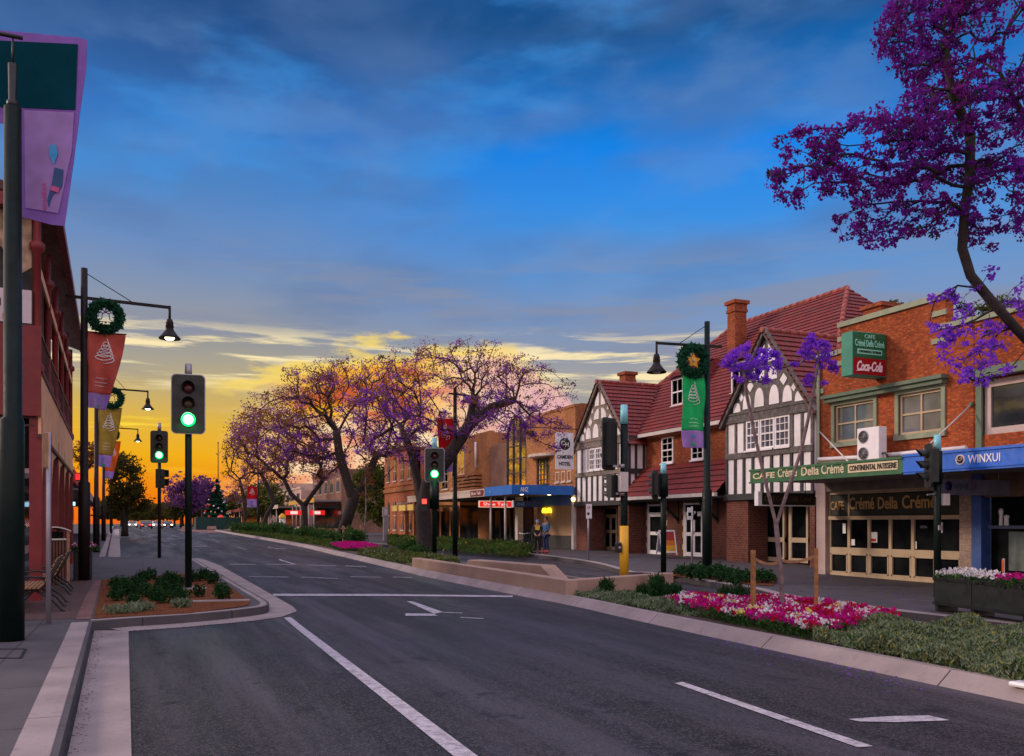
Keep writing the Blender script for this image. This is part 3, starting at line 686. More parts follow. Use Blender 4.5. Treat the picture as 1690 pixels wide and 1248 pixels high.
# gable wings
def boards(m, X, segs, t=.035):
    for (ya, za, yb, zb, w) in segs: m.bar((X-t/2, ya, za), (X-t/2, yb, zb), w, t+.02, (1, 0, 0))
def gable(yr, yl, apex, eave, zlo, zsill, zwin0, zwin1, win, tim_up, tim_lo, side=None, zfloor=.12):
    """yr/yl: right and left edges seen from the street (small y is right)."""
    yc = (yr+yl)/2; hw = (yl-yr)/2; T = .30
    # plaster box
    m = B(); m.box(XH, XH+.3, yr, yl, zlo, eave); m.box(XH+.3, XC+.4, yr, yr+.3, zlo, eave); m.box(XH+.3, XC+.4, yl-.3, yl, zlo, eave); m.build('plaster_wall', 'white_paint', hot, True)
    # gable triangle in timber with plaster insets
    m = B(); m.prism([(XH-.02, yr, eave), (XH-.02, yl, eave), (XH-.02, yc, apex-.12)], (T, 0, 0)); gt = m.build('gable_end', tim_up, hot, True)
    H = apex-eave; ins = B(); x = XH-.045
    def pan(pts): ins.prism([(x, yc+a*hw, eave+b*H) for a, b in pts], (.03, 0, 0))
    def arch(a0, a1, b0, b1, flip=0):      # quarter/half round topped panel
        n = 8; pts = [(a0, b0)]
        if flip == 0: pts += [(a0+(a1-a0)*(.5-.5*math.cos(math.pi*i/n)), b0+(b1-b0)*(math.sin(math.pi*i/n)**.7)) for i in range(n+1)]
        elif flip == 1: pts = [(a0, b0), (a1, b0)]+[(a0+(a1-a0)*math.cos(math.pi/2*i/n), b0+(b1-b0)*math.sin(math.pi/2*i/n)) for i in range(1, n+1)]
        else: pts = [(a1, b1), (a0, b1)]+[(a1-(a1-a0)*math.cos(math.pi/2*i/n), b1-(b1-b0)*math.sin(math.pi/2*i/n)) for i in range(1, n+1)]
        pan(pts)
    for s in (1, -1):
        def A(a0, a1, b0, b1, f=0):
            if s > 0: arch(a0, a1, b0, b1, f)
            else: arch(-a0, -a1, b0, b1, f)
        A(.06, .28, .10, .33, 0); A(.36, .56, .10, .29, 0); A(.62, .80, .08, .20, 0)
        A(.05, .24, .40, .57, 1); 
        pan([(s*.30, .37), (s*.38, .44), (s*.46, .37), (s*.38, .30)]); pan([(s*.04, .62), (s*.20, .62), (s*.17, .74), (s*.04, .84)])
        pan([(s*.27, .60), (s*.27, .52), (s*.34, .52)])
        pan([(s*.54, .25), (s*.60, .31), (s*.65, .25), (s*.60, .20)])
    ins.build('plaster_panels', 'white_paint', gt, False); q = gt.children[0]; inv = rootmat(hot).inverted()
    for v in q.data.vertices: v.co = inv @ v.co
    # bargeboards
    m = B(); L = Vector((0, hw, H)).length
    for s in (1, -1):
        m.bar((XH-.16, yc+s*(hw+.22), eave-.22*H/hw), (XH-.16, yc, apex+.02), .22, .10, (1, 0, 0))
    m.build('bargeboard', tim_up, hot, True)
    # roof of the wing
    ov = .28; bx = XC+.3+(apex-EH)/ (RH-EH)*(RX-XC)
    for s in (1, -1):
        yo = yc+s*(hw+ov); zo = eave-ov*H/hw
        a, b = (XH-ov, yo, zo), (XC+.1, yo, zo); c, d = (bx, yc, apex), (XH-ov, yc, apex)
        tile_plane(hot, 'roof_tile', a, b, c, d, name='gable_roof')
    m = B(); ridge_tiles(m, (XH-ov, yc, apex+.02), (bx, yc, apex+.02), .11); m.build('ridge_tiles', 'terracotta', hot, True)
    # beams and studs
    X = XH
    m = B(); m.box(X-.09, X, yr-.06, yl+.06, eave-.17, eave+.13); m.box(X-.12, X, yr-.08, yl+.08, eave+.13, eave+.2)
    m.box(X-.07, X, yr, yl, zsill-.24, zsill-.02)
    wl_, wr_ = win
    for yy in (yr+.07, yl-.07, wr_-.08, wl_+.08): m.box(X-.05, X, yy-.07, yy+.07, zsill, eave-.17)
    for yy in ((yr+.07+wr_-.08)/2, (yl-.07+wl_+.08)/2): m.box(X-.045, X, yy-.06, yy+.06, zsill, eave-.17)
    m.build('upper_timbers', tim_up, hot, True)
    m = B(); n = 9
    for i in range(n+1):
        yy = yr+.07+(yl-yr-.14)*i/n; m.box(X-.05, X, yy-.065, yy+.065, zlo+.18, zsill-.24)
    m.box(X-.10, X, yr-.05, yl+.05, zlo-.06, zlo+.18); m.build('lower_timbers', tim_lo, hot, True)
    k = 3 if (wl_-wr_) > 1.9 else 2; ww = (wl_-wr_)/k
    for i in range(k): sash(hot, X-.03, wr_+ww*i+.015, wr_+ww*(i+1)-.015, zwin0, zwin1, 2 if k == 2 else 3, 4, gl='glass_bright', sill=True)
g2y0, g2y1 = 24.05, 29.05
gable(g2y0, g2y1, 8.95, 5.85, 2.72, 4.52, 4.55, 5.68, (27.75, 25.25), 'timber_grey', 'timber_dark')
g1y0, g1y1 = 36.75, 42.25
gable(g1y0, g1y1, 8.95, 5.85, 2.72, 4.45, 4.5, 5.62, (40.7, 38.6), 'timber_tan', 'timber_dark')
# side face of the far gable wing, which shows past the recessed middle
m = B(); y = g1y0-.02
for xx in (XH+.06, XH+.42, XH+.86): m.box(xx-.06, xx+.06, y-.03, y+.02, 3.2, 5.85)
m.box(XH, XC, y-.035, y+.02, 4.15, 4.4); m.box(XH, XC, y-.04, y+.02, 5.7, 5.95); m.box(XH, XC, y-.035, y+.02, 2.66, 2.9); m.build('side_timbers', 'timber_dark', hot, True)
# ground floor of the wings
for a, b in ((g1y0, g1y0+1.0), (g1y1-1.35, g1y1), (g2y1-1.35, g2y1), (g2y0, g2y0+.25)):
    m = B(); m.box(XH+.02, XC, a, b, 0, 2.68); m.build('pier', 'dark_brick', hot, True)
for a, b in ((g1y0, g1y1), (g2y0, g2y1)):
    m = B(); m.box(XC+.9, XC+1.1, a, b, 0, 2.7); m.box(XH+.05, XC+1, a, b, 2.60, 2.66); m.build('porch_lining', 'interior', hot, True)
def door(y0, y1, z0, z1, X, leafs=2, mat='white_paint', transom=True, gl='shop_glass', par=None):
    par = par or hot
    m = B(); fr = .09; zt = z1-.42 if transom else z1-.08
    m.box(X-.04, X+.06, y0, y0+fr, z0, z1); m.box(X-.04, X+.06, y1-fr, y1, z0, z1); m.box(X-.038, X+.06, y0+fr, y1-fr, z1-.09, z1)
    if transom: m.box(X-.038, X+.06, y0+fr, y1-fr, zt-.05, zt+.03)
    w = (y1-y0-2*fr)/leafs
    for i in range(leafs):
        a = y0+fr+w*i+.006; b = a+w-.012; s = .085
        m.box(X-.02, X+.03, a, a+s, z0+.02, zt-.05); m.box(X-.02, X+.03, b-s, b, z0+.02, zt-.05)
        for p, q in ((z0+.02, z0+.2), (z0+.92, z0+1.08), (zt-.17, zt-.05)): m.box(X-.018, X+.03, a+s, b-s, p, q)
    d = m.build('door', mat, par, True)
    inv = rootmat(par).inverted()
    m = B(); m.box(X+.008, X+.014, y0+fr, y1-fr, z0+.05, z1-.05); p = m.build('pane', gl, d)
    m = B(); m.box(X-.07, X-.02, (y0+y1)/2-.07, (y0+y1)/2-.045, z0+1.0, z0+1.14); h = m.build('handle', 'steel', d)
    for o in (p, h):
        for v in o.data.vertices: v.co = inv @ v.co
    return d
zb = lambda y: gz(y)+.16
door(AX(1020, XC+.5)-.05, AX(998, XC+.5), zb(38), zb(38)+2.3, XC+.45, mat='cream_paint')
m = B(); ya, yb = AX(998, XC+.5), AX(973, XC+.5)
m.box(XC+.5, XC+.55, ya+.02, yb+1.0, zb(39), 2.6); sw = m.build('shop_window', 'shop_glass', hot, True)
m = B(); m.box(XC+.44, XC+.5, ya+.02, yb+1.0, 1.9, 2.0); m.box(XC+.44, XC+.5, ya+.02, yb+1., zb(39)+.0, zb(39)+.45); m.build('window_frame', 'timber_dark', hot, True)
m = B(); m.box(XC+.42, XC+.44, ya+.1, yb+.6, 2.02, 2.3); m.build('red_panel', 'maroon', hot, True)
# middle: awning roof, doors, windows
tile_plane(hot, 'roof_tile', (21.05, 29.1, 2.98), (21.05, 36.9, 2.98), (XC, 36.7, 4.45), (XC, 29.1, 4.45), name='awning_roof')
m = B(); m.box(20.95, 21.1, 29.1, 36.95, 2.84, 2.99); m.build('awning_gutter', 'gutter_paint', hot, True)
m = B(); m.box(21.1, XC, 29.1, 36.9, 2.78, 2.86); m.build('awning_soffit', 'timber_dark', hot, True)
def bracket(y):
    m = B(); m.bar((XC-.02, y, 1.75), (XC-.02, y, 2.8), .12, .1); m.bar((XC-.05, y, 1.9), (XC-1.0, y, 2.74), .1, .12, (0, 1, 0)); m.build('bracket', 'black_metal', hot, True)
for px in (1108, 1172): bracket(AX(px, XC-.4))
dA = (AX(1099, XC), AX(1071, XC)); dB = (AX(1163, XC), AX(1131, XC))
for a, b in (dA, dB): door(min(a, b), max(a, b), zb(32), 2.66, XC-.05, leafs=1 if (a, b) == dA else 2, mat='white_paint')
P('quoin', (.52, .40, .20), .7, .2, 8)
for a, b in (dA, dB, (AX(1246, XC), AX(1240, XC))):
    for yy, s in ((max(a, b), 1), (min(a, b), -1)):
        m = B()
        for i in range(9):
            w = .17 if i % 2 else .10; z0 = zb(31)+.02+i*.27; m.box(XC-.045, XC-.021, yy, yy+s*w, z0, z0+.262)
        m.build('quoins', 'quoin', hot, True)
for pa, pb in ((1112, 1093), (1162, 1142)): sash(hot, XC-.02, AX(pa, XC), AX(pb, XC), 4.55, 5.75, 2, 4)
sash(hot, XC-.02, 29.2, 29.85, 4.55, 5.75, 2, 4)
ny0, ny1 = AX(1059, XC), AX(1047, XC); m = B(); m.box(XC-.09, XC-.03, ny0, ny1, 1.5, 2.25); nbd = m.build('notice_case', 'timber_dark', hot, True)
m = B(); m.box(XC-.10, XC-.091, ny0+.1, ny1-.08, 1.66, 2.15); m.box(XC-.102, XC-.1, ny0+.05, ny0+.25, 1.58, 1.72); o = m.build('notice', P('notice_yellow', (.75, .48, .06), .6), nbd)
for v in o.data.vertices: v.co = rootmat(hot).inverted() @ v.co
# dormers
def dormer(px, X, z0, z1, w):
    y = AX(px, X); m = B(); m.box(X, X+2.0, y-w/2, y+w/2, z0, z1); m.build('dormer_wall', 'white_paint', hot, True)
    sash(hot, X-.02, y-w/2+.08, y+w/2-.08, z0+.08, z1-.1, 2, 2, gl='glass')
    tile_plane(hot, 'roof_tile', (X-.25, y-w/2-.2, z1-.05), (X-.25, y+w/2+.2, z1-.05), (X+1.9, y+w/2, z1+1.0), (X+1.9, y-w/2, z1+1.0), name='dormer_roof')
    m = B(); m.prism([(X-.1, y-w/2-.1, z1-.06), (X+1.9, y-w/2-.1, z1-.06), (X+1.9, y-w/2-.1, z1+.95)], (0, w+.2, 0)); m.build('dormer_cheek', 'roof_tile', hot, True).data.uv_layers.new(name='UVMap')
dormer(1119, 23.5, 7.3, 8.75, 1.15); dormer(1221, 23.5, 7.3, 8.75, 1.2)
# right wing ground floor: doors and windows of the corner bar
XB = XC-.1
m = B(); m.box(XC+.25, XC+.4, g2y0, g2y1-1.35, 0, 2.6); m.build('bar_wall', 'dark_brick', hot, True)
for pa, pb in ((1296, 1251), (1335, 1303)):
    a, b = AX(pa, XC+.1), AX(pb, XC+.1); a, b = min(a, b), max(a, b); z0 = zb(26)+.05
    m = B(); X = XC+.1
    for p, q in ((z0, z0+.16), (z0+.75, z0+.93), (2.45, 2.6)): m.box(X-.04, X+.05, a, b, p, q)
    m.box(X-.045, X+.05, a, a+.1, z0, 2.6); m.box(X-.045, X+.05, b-.16, b, z0, 2.6)
    w = m.build('window', 'cream_paint', hot, True); m = B(); m.box(X+.01, X+.02, a+.05, b-.05, z0+.05, 2.55); o = m.build('pane', 'shop_glass', w)
    for v in o.data.vertices: v.co = rootmat(hot).inverted() @ v.co
m = B(); m.tube([(XC-.25, g2y0+.4, 0.1), (XC-.25, g2y0+.4, 2.7)], .07, 10); m.build('porch_post', P('worn_red', (.22, .09, .08), .7, .3, 6), hot, True)
m = B(); m.sphere((XH-.15, 42.3, 3.05), .11, 10); m.build('wall_lamp', glow('warm_lamp', (1, .62, .22), 9.), hot, True)

# ================================================================== CAFE
XF = 19.3; cy0, cy1 = 15.9, 21.45
caf = thing('cafe_building', 'orange brick cafe with a stepped parapet, green fascia and a gridded cream shopfront', 'cafe', (XF, 18.7, hz(18)))
z_hi, z_lo, ya_, yb_ = 7.62, 6.82, 16.75, 20.5
wins = [(AX(1443, XF), AX(1378, XF)), (AX(1555, XF), AX(1484, XF))]; wz0, wz1 = 4.18, 5.30
def pierced(m, X, t, y0, y1, z0, z1, holes):   # wall with rectangular holes [(ya,yb,za,zb)] sharing za,zb
    ys = sorted(holes); za, zb_ = holes[0][2], holes[0][3]; m.box(X, X+t, y0, y1, z0, za); m.box(X, X+t, y0, y1, zb_, z1); c = y0
    for h in ys: m.box(X, X+t, c, h[0], za, zb_); c = h[1]
    m.box(X, X+t, c, y1, za, zb_)
m = B(); pierced(m, XF, .3, cy0, cy1, 3.2, z_lo, [(min(a, b), max(a, b), wz0, wz1) for a, b in wins]); m.box(XF, XF+.3, ya_, yb_, z_lo, z_hi)
m.box(XF+.3, 32, cy1-.3, cy1, 0, 6.2); m.box(XF+.3, 32, cy0, cy0+.28, 0, 6.2); m.build('wall', 'cafe_brick', caf, True)
m = B(); m.box(XF+.3, 32, cy0+.28, cy1-.3, 5.9, 6.1); m.build('roof', 'soffit', caf, True)
m = B(); m.box(XF-.07, XF+.37, ya_-.03, yb_+.05, z_hi, z_hi+.15); m.box(XF-.07, XF+.37, yb_+.05, cy1+.05, z_lo, z_lo+.14); m.box(XF-.07, XF+.37, cy0, ya_-.03, z_lo, z_lo+.14)
for k in range(3): m.box(XF-.05, XF, yb_-.36, yb_+.06, z_hi-.42-k*.36, z_hi-.28-k*.36); m.box(XF-.05, XF, ya_-.05, ya_+.4, z_hi-.42-k*.36, z_hi-.28-k*.36)
m.box(XF-.05, XF, cy1-.3, cy1+.05, 5.75, 5.9); m.build('coping', 'sage', caf, True)
hy0, hy1 = AX(1566, XF), AX(1366, XF); hy0, hy1 = min(hy0, hy1), max(hy0, hy1)
m = B(); m.box(XF-.28, XF, hy0, hy1, 5.52, 5.62); m.box(XF-.20, XF, hy0+.05, hy1-.05, 5.40, 5.52); m.build('window_hood', 'dark_sage', caf, True)
m = B()
for a, b in wins:
    a, b = min(a, b), max(a, b); m.box(XF-.05, XF+.02, a-.12, b+.12, wz1, wz1+.1); m.box(XF-.08, XF+.02, a-.14, b+.14, wz0-.14, wz0); m.box(XF-.05, XF+.02, a-.12, a, wz0, wz1); m.box(XF-.05, XF+.02, b, b+.12, wz0, wz1)
m.build('window_surround', 'sage', caf, True)
for a, b in wins:
    a, b = min(a, b), max(a, b); w = sash(caf, XF+.06, a, b, wz0, wz1, 2, 2, mat='cream_paint', gl='glass_bright', mid=False, sill=False, bar=.05)
    n = 26
    for k0, k1 in ((a+.08, a+.42), (b-.38, b-.08)):
        m = B()
        pts = [(XF+.16+.02*math.sin(i*1.3), k0+(k1-k0)*i/n) for i in range(n+1)]
        for p, q in zip(pts, pts[1:]): m.add([(p[0], p[1], wz0+.08), (q[0], q[1], wz0+.08), (q[0], q[1], wz1-.06), (p[0], p[1], wz1-.06)], [(0,1,2,3)])
        m.build('curtain', 'curtain', caf, True)
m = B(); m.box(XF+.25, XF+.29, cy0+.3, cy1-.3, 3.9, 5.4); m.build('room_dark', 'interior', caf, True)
m = B(); m.tube([(XF-.08, cy1-.12, 6.7), (XF-.08, cy1-.12, 3.62), (XF-.08, 19.4, 3.58)], .055, 8); m.build('downpipe', 'sage', caf, True)
m = B(); m.tube([(XF-.14, cy1-.2, 3.72), (XF-.14, 19.3, 3.66), (XF-.14, 16.0, 3.66)], .06, 8); m.build('white_pipe', 'white_paint', caf, True)
# awning
XA = 16.5
aw0, aw1, awm = 8.0, AX(1238, XA), AX(1490, XA)
m = B(); m.box(XA+.06, XF, awm+.02, aw1, 2.98, 3.30); m.build('awning', 'soffit', caf, True)
m = B(); m.box(XA, XA+.06, awm, aw1, 2.93, 3.32); m.box(XA-.03, XA+.07, awm, aw1+.02, 3.27, 3.33); m.box(XA-.03, XA+.07, awm, aw1+.02, 2.92, 2.97); fa = m.build('fascia', P('fascia_green', (.03, .13, .055), .45, .12), caf, True)
P('sign_cream', (.72, .60, .40), .5, .05); P('sign_dark', (.02, .025, .02), .5); P('sign_white', (.85, .85, .88), .45, .04)
def ft(s, px0, px1, z, h, X, mat, par, bold=.015, shear=0.):
    a, b = AX(px0, X), AX(px1, X); return text(s, mat, par, (X, a, z), WX, UP, abs(a-b), h, world=True, bold=bold, shear=shear)
ft('CAFE', 1243, 1279, 3.04, .17, XA-.004, 'sign_cream', caf, .02); ft('Crémé', 1284, 1316, 3.04, .25, XA-.004, 'sign_cream', caf); ft('Della', 1323, 1352, 3.04, .24, XA-.004, 'sign_cream', caf); ft('Crémé', 1356, 1393, 3.04, .26, XA-.004, 'sign_cream', caf)
m = B(); a, b = AX(1400, XA), AX(1482, XA); n = 8; pts = []
for cyy, czz, a0 in ((b+.1, 3.24, 90), (a-.1, 3.24, 0), (a-.1, 3.07, -90), (b+.1, 3.07, 180)):
    pts += [(XA-.012, cyy+.07*math.cos(R(a0+i*11.25)), czz+.02+.04*math.sin(R(a0+i*11.25))) for i in (range(0, 9) if a0 != 0 else range(8, -1, -1))]
m = B(); m.box(XA-.014, XA-.001, b, a, 3.03, 3.25); m.build('sign_plate', 'sign_cream', caf, True)
ft('CONTINENTAL PATISSERIE', 1402, 1480, 3.07, .14, XA-.018, 'sign_dark', caf, .01)
# shopfront
sy0, sy1 = AX(1584, XF), AX(1366, XF); sz = hz(18)
m = B(); m.box(XF-.05, XF+.4, sy1+.05, cy1, sz, 3.0); m.build('pillar', 'pink_paint', caf, True)
m = B(); m.box(XF-.05, XF+.4, cy0+.02, sy0-.03, sz, 3.0); m.build('pillar', 'cream_brick', caf, True)
m = B(); nb = 6; X = XF+.12
rails = ((sz, sz+.10, 0), (sz+.68, sz+.86, 0), (1.86, 1.97, .05), (2.62, 2.72, 0))
for p, q, e in rails: m.box(X-.05-e, X+.05, sy0, sy1, p, q)
for i in range(nb+1):
    y = sy0+(sy1-sy0)*i/nb; m.box(X-.045, X+.05, y-.05, y+.05, sz+.1, 1.86)
    if i in (0, nb, nb-1): m.box(X-.045, X+.05, y-.03, y+.03, 1.97, 2.62)
for i in range(nb):
    y = sy0+(sy1-sy0)*(i+.5)/nb; w = (sy1-sy0)/nb-.1
    for a, b, c, d in ((y-w/2, y-w/2+.04, sz+.1, sz+.68), (y+w/2-.04, y+w/2, sz+.1, sz+.68), (y-w/2, y+w/2, sz+.1, sz+.14), (y-w/2, y+w/2, sz+.64, sz+.68)): m.box(X-.055, X, a, b, c, d)
m.build('shopfront_frame', 'cream_paint', caf, True)
m = B(); m.box(X+.01, X+.02, sy0, sy1, sz+.05, 2.7); m.build('shop_glass', 'shop_glass', caf, True)
m = B(); m.box(X-.02, X-.0, sy0+.04, sy1-.04, 1.99, 2.6); m.build('sign_band', 'sign_dark', caf, True)
m = B(); m.box(XF-.02, XF+.3, sy0-.05, sy1+.05, 2.72, 3.2); m.build('shop_lintel', P('lintel', (.22, .19, .17), .7), caf, True)
P('gold_letters', (.62, .36, .13), .4, .1)
Xt = X-.026
ft('CAFE', 1371, 1393, 2.16, .26, Xt, 'gold_letters', caf, .01); ft('Crémé', 1402, 1443, 2.16, .36, Xt, 'gold_letters', caf); ft('Della', 1449, 1482, 2.16, .34, Xt, 'gold_letters', caf); ft('Crémé', 1489, 1545, 2.16, .37, Xt, 'gold_letters', caf)
# notices on the glass
for px0, px1, z0, h in ((1391, 1396, 1.45, .3), (1405, 1411, 1.1, .18), (1434, 1448, 1.2, .3), (1507, 1513, 1.06, .2), (1551, 1556, 1.5, .28)):
    m = B(); m.box(X-.006, X+.0, AX(px1, X), AX(px0, X), z0, z0+h); m.build('notice', 'sign_white', caf, True)
m = B(); m.box(X-.009, X-.006, AX(1446, X), AX(1436, X), 1.23, 1.31); m.build('notice_red_mark', P('sign_red', (.55, .015, .02), .5, .05), caf, True)
ft('OPEN', 1519, 1530, 1.62, .07, X-.002, 'grey_metal', caf, 0)

# projecting sign
def local_panel(par, nm, mat, x0, x1, y, z0, z1, t=.01): 
    m = B(); m.box(x0, x1, y-t, y, z0, z1); return m.build(nm, mat, par)
pc = PX(1475, 600, XF); sg = thing('projecting_sign', 'green and red box sign projecting from the orange brick wall above the windows', 'sign', (XF-1.25, pc.y+.25, 5.85), 0)
cz = PX(1440, 637, 18.2)
sw_, sh_, sdp = 1.22, 1.22, .42
m = B(); m.box(0, sw_, 0, sdp, 0, sh_); m.build('box', P('sign_teal', (.02, .24, .17), .4, .1), sg, bevel=.015)
local_panel(sg, 'green_face', P('sign_green', (.01, .14, .06), .35, .1), .03, sw_-.03, -.001, .50, sh_-.03)
local_panel(sg, 'red_face', P('sign_deep_red', (.33, .004, .012), .35, .1), .03, sw_-.03, -.001, .03, .49)
P('mint_letters', (.30, .80, .62), .4, .05); P('pink_white', (.95, .78, .84), .4, .05)
text('CAFE', 'mint_letters', sg, (.42, -.013, 1.04), SX, UP, .38, .11, bold=.01)
text('Crémé Della Crémé', 'mint_letters', sg, (.08, -.013, .81), SX, UP, 1.06, .19, bold=.015)
m = B(); m.box(.16, 1.06, -.02, -.011, .60, .74); m.build('mint_plate', 'mint_letters', sg)
text('CONTINENTAL PATISSERIE', 'sign_dark', sg, (.2, -.024, .635), SX, UP, .82, .07)
text('Coca-Cola', 'pink_white', sg, (.15, -.013, .13), SX, UP, .92, .28, bold=.03, shear=.35)
m = B(); m.tube([(.12+.85*t_, -.018, .12+.03*math.sin(t_*5)) for t_ in np.linspace(0, .45, 9)], [.004, .01, .014, .016, .016, .014, .012, .008, .003], 6); m.build('swash', 'pink_white', sg)
m = B(); m.tube([(sw_, .2, .3), (sw_+.3, .2, .3)], .03); m.build('bracket', 'grey_metal', sg); m = B(); m.tube([(sw_, .2, 1.0), (sw_+.3, .2, 1.)], .03); m.build('bracket', 'grey_metal', sg)

# hanging sign under the awning
hs = thing('hanging_sign', 'black cafe sign with a white end hanging under the awning, left of the pale pillar', 'sign', (16.75, 20.95, 2.30))
m = B(); m.box(0, 2.0, 0, .16, 0, .36); m.build('board', 'sign_dark', hs)
m = B(); m.box(-.12, .02, -.005, .165, -.03, .39); m.box(0, 2.0, -.004, .165, -.035, -.003); m.build('end_cap', 'sign_white', hs)
text('CAFE Crémé Della Crémé', P('dim_gold', (.16, .10, .05), .5), hs, (.12, -.005, .1), SX, UP, 1.75, .17, bold=.005)
m = B(); m.tube([(.3, .08, .36), (.3, .08, .7)], .012); m.build('hanger', 'black_metal', hs); m = B(); m.tube([(1.7, .08, .36), (1.7, .08, .7)], .012); m.build('hanger', 'black_metal', hs)

# air conditioner
acy = AX(1457, 18.75); ac = thing('air_conditioner', 'white double fan air conditioner unit standing on the cafe awning', 'air conditioner', (18.9, acy, 3.36))
m = B(); m.box(-.35, 0, 0, 1.0, .12, 1.36); m.build('casing', 'white_paint', ac, bevel=.02)
for z in (.44, 1.04):
    m = B(); c = (-.352, .70, z); m.ring(c, .225, .018, 'x'); m.build('fan_ring', 'grey_metal', ac)
    m = B(); m.lathe((-.358, .70, z), [(.001, 0), (.22, 0), (.22, .004)], 24, 'x')
    m.build('fan_well', 'black_metal', ac)
    m = B()
    for q in range(5): m.ring((-.363, .70, z), .04+q*.042, .004, 'x', 24, 4)
    for q in range(8): m.bar((-.363, .70, z), (-.363, .70+.22*math.cos(q*.785), z+.22*math.sin(q*.785)), .006, .006)
    m.build('fan_guard', 'grey_metal', ac)
m = B(); m.box(-.3, -.24, .05, .95, 0, .12); m.box(-.1, -.04, .05, .95, 0, .12); m.build('feet', 'grey_metal', ac)
m = B(); m.tube([(-.2, 0, .4), (-.2, -.12, .42), (-.18, -.2, .3), (-.15, -.16, .08)], .035); m.build('hose', 'black_metal', ac)
ac.scale = (.84, .80, .78)
def stay(p, q, lab):
    o = thing('stay_rod', lab, 'stay rod', q); m = B(); m.tube([p, q], .022, 6); m.build('rod', 'gutter_paint', o, True); m = B(); m.sphere(q, .07, 8); m.build('anchor', 'dark_sage', o, True)
stay((17.2, AX(1510, 17.2), 3.33), (XF-.02, AX(1604, XF), 4.75), 'thin stay rod from the blue awning up to the brick wall beside the window')
stay((17.6, AX(1405, 17.6), 3.33), (XF-.02, AX(1353, XF), 4.6), 'short stay rod from the green cafe awning up to the brick by the downpipe')

# ================================================================== NEXT SHOP (blue fascia)
off = thing('shop_building', 'brick shop with bright blue fascia and pillar at the right edge', 'shop', (XF, 11, hz(11)))
oy1 = cy0
m = B(); wy0, wy1 = AX(1688, XF)-.25, AX(1622, XF)
pierced(m, XF+.02, .3, 7.5, oy1-.003, 3.2, 6.82, [(wy0-1.2, wy1, 3.95, 5.35)]); m.build('wall', 'cafe_brick', off, True)
m = B(); m.box(XF-.06, XF+.38, 7.5, oy1-.02, 6.82, 6.95); m.build('coping', 'sage', off, True)
m = B(); m.box(XF-.25, XF+.1, wy0-1.4, wy1+.2, 5.35, 5.50); m.box(XF-.18, XF+.1, wy0-1.4, wy1+.2, 5.50, 5.6); m.box(XF-.05, XF+.1, wy1, wy1+.16, 3.5, 5.35); m.build('window_surround', 'dark_sage', off, True)
sash(off, XF+.1, wy0, wy1, 3.95, 5.3, 1, 1, mat='pink_paint', gl='glass', fw=.17, sill=False)
m = B(); m.box(XA+.06, XF, 7.5, awm-.02, 2.98, 3.30); m.build('awning', 'soffit', off, True)
m = B(); m.box(XA, XA+.06, 7.5, awm-.003, 2.90, 3.33); m.box(XA-.03, XA+.07, 7.5, awm-.003, 3.31, 3.37); m.box(XA-.02, XA+.07, 7.5, awm-.003, 2.95, 2.98); m.build('fascia', P('fascia_blue', (.035, .16, .68), .35, .06), off, True)
ft('WINXUI', 1598, 1651, 3.05, .18, XA-.004, 'sign_white', off, .005)
lc = AX(1585, XA)
m = B(); m.lathe((XA-.012, lc, 3.14), [(.001, 0), (.115, 0), (.115, .012)], 24, 'x'); m.build('logo_ring', 'sign_white', off, True)
m = B(); m.lathe((XA-.018, lc, 3.155), [(.001, 0), (.088, 0), (.088, .006)], 24, 'x'); m.build('logo_disc', P('navy', (.01, .015, .12), .4), off, True)
m = B(); m.ring((XA-.02, lc, 3.175), .06, .012, 'x', 20, 5); m.build('logo_gold', P('logo_gold', (.75, .42, .08), .4), off, True)
m = B(); m.box(XF-.08, XF+.3, AX(1623, XF), oy1-.01, hz(15), 2.98); m.build('blue_pillar', P('pillar_blue', (.04, .10, .34), .45), off, True)
m = B(); m.box(XF+.25, XF+.28, 7.5, AX(1624, XF), hz(12), 3.0); m.build('shop_glass', 'shop_glass', off, True)
m = B(); X = XF+.2; m.box(X-.04, X+.03, 7.5, AX(1626, X), 1.62, 1.70); m.box(X-.04, X+.03, 7.5, AX(1626, X), hz(12), hz(12)+.12); m.box(X-.04, X+.03, AX(1629, X), AX(1624, X), hz(12), 2.55); m.build('window_frame', P('frame_blue', (.09, .13, .20), .5), off, True)
m = B(); m.box(XF, XF+.27, 7.5, AX(1624, XF), 2.4, 2.98); m.build('lintel', P('brown_lintel', (.17, .10, .07), .7), off, True)
m = B(); n = 60; ys = [AX(1665, XF+.22)-2.6*i/n for i in range(n+1)]
for i in range(n): m.add([(XF+.215+.02*math.sin(i*1.1), ys[i], .6), (XF+.215+.02*math.sin(i*1.1+1.1), ys[i+1], .6), (XF+.215+.02*math.sin(i*1.1+1.1), ys[i+1], 1.55), (XF+.215+.02*math.sin(i*1.1), ys[i], 1.55)], [(0,1,2,3)])
m.build('curtain', P('grey_curtain', (.12, .15, .15), .8, .2), off, True)
m = B()
for px, w, h in ((1655, .10, .42), (1664, .12, .26)): yy = AX(px, XF+.18); m.lathe((XF+.12, yy, 1.70), [(.001, 0), (w*.5, 0), (w*.42, h*.6), (w*.6, h*.85), (w*.3, h), (.001, h)], 10)
m.build('shelf_vases', 'sign_white', off, True)
us = thing('hanging_sign', 'long grey sign with a dark round logo hanging under the blue awning', 'sign', (17.0, 14.9, 2.42))
m = B(); m.box(0, 2.3, 0, .12, 0, .36); m.build('board', P('sign_grey', (.22, .20, .28), .5), us)
m = B(); m.lathe((.27, -.012, .2), [(.001, 0), (.11, 0), (.11, .012)], 20, 'y'); m.build('logo_disc', 'navy', us)
text('WINK.O', 'frame_blue', us, (.42, -.003, .12), SX, UP, .72, .15)
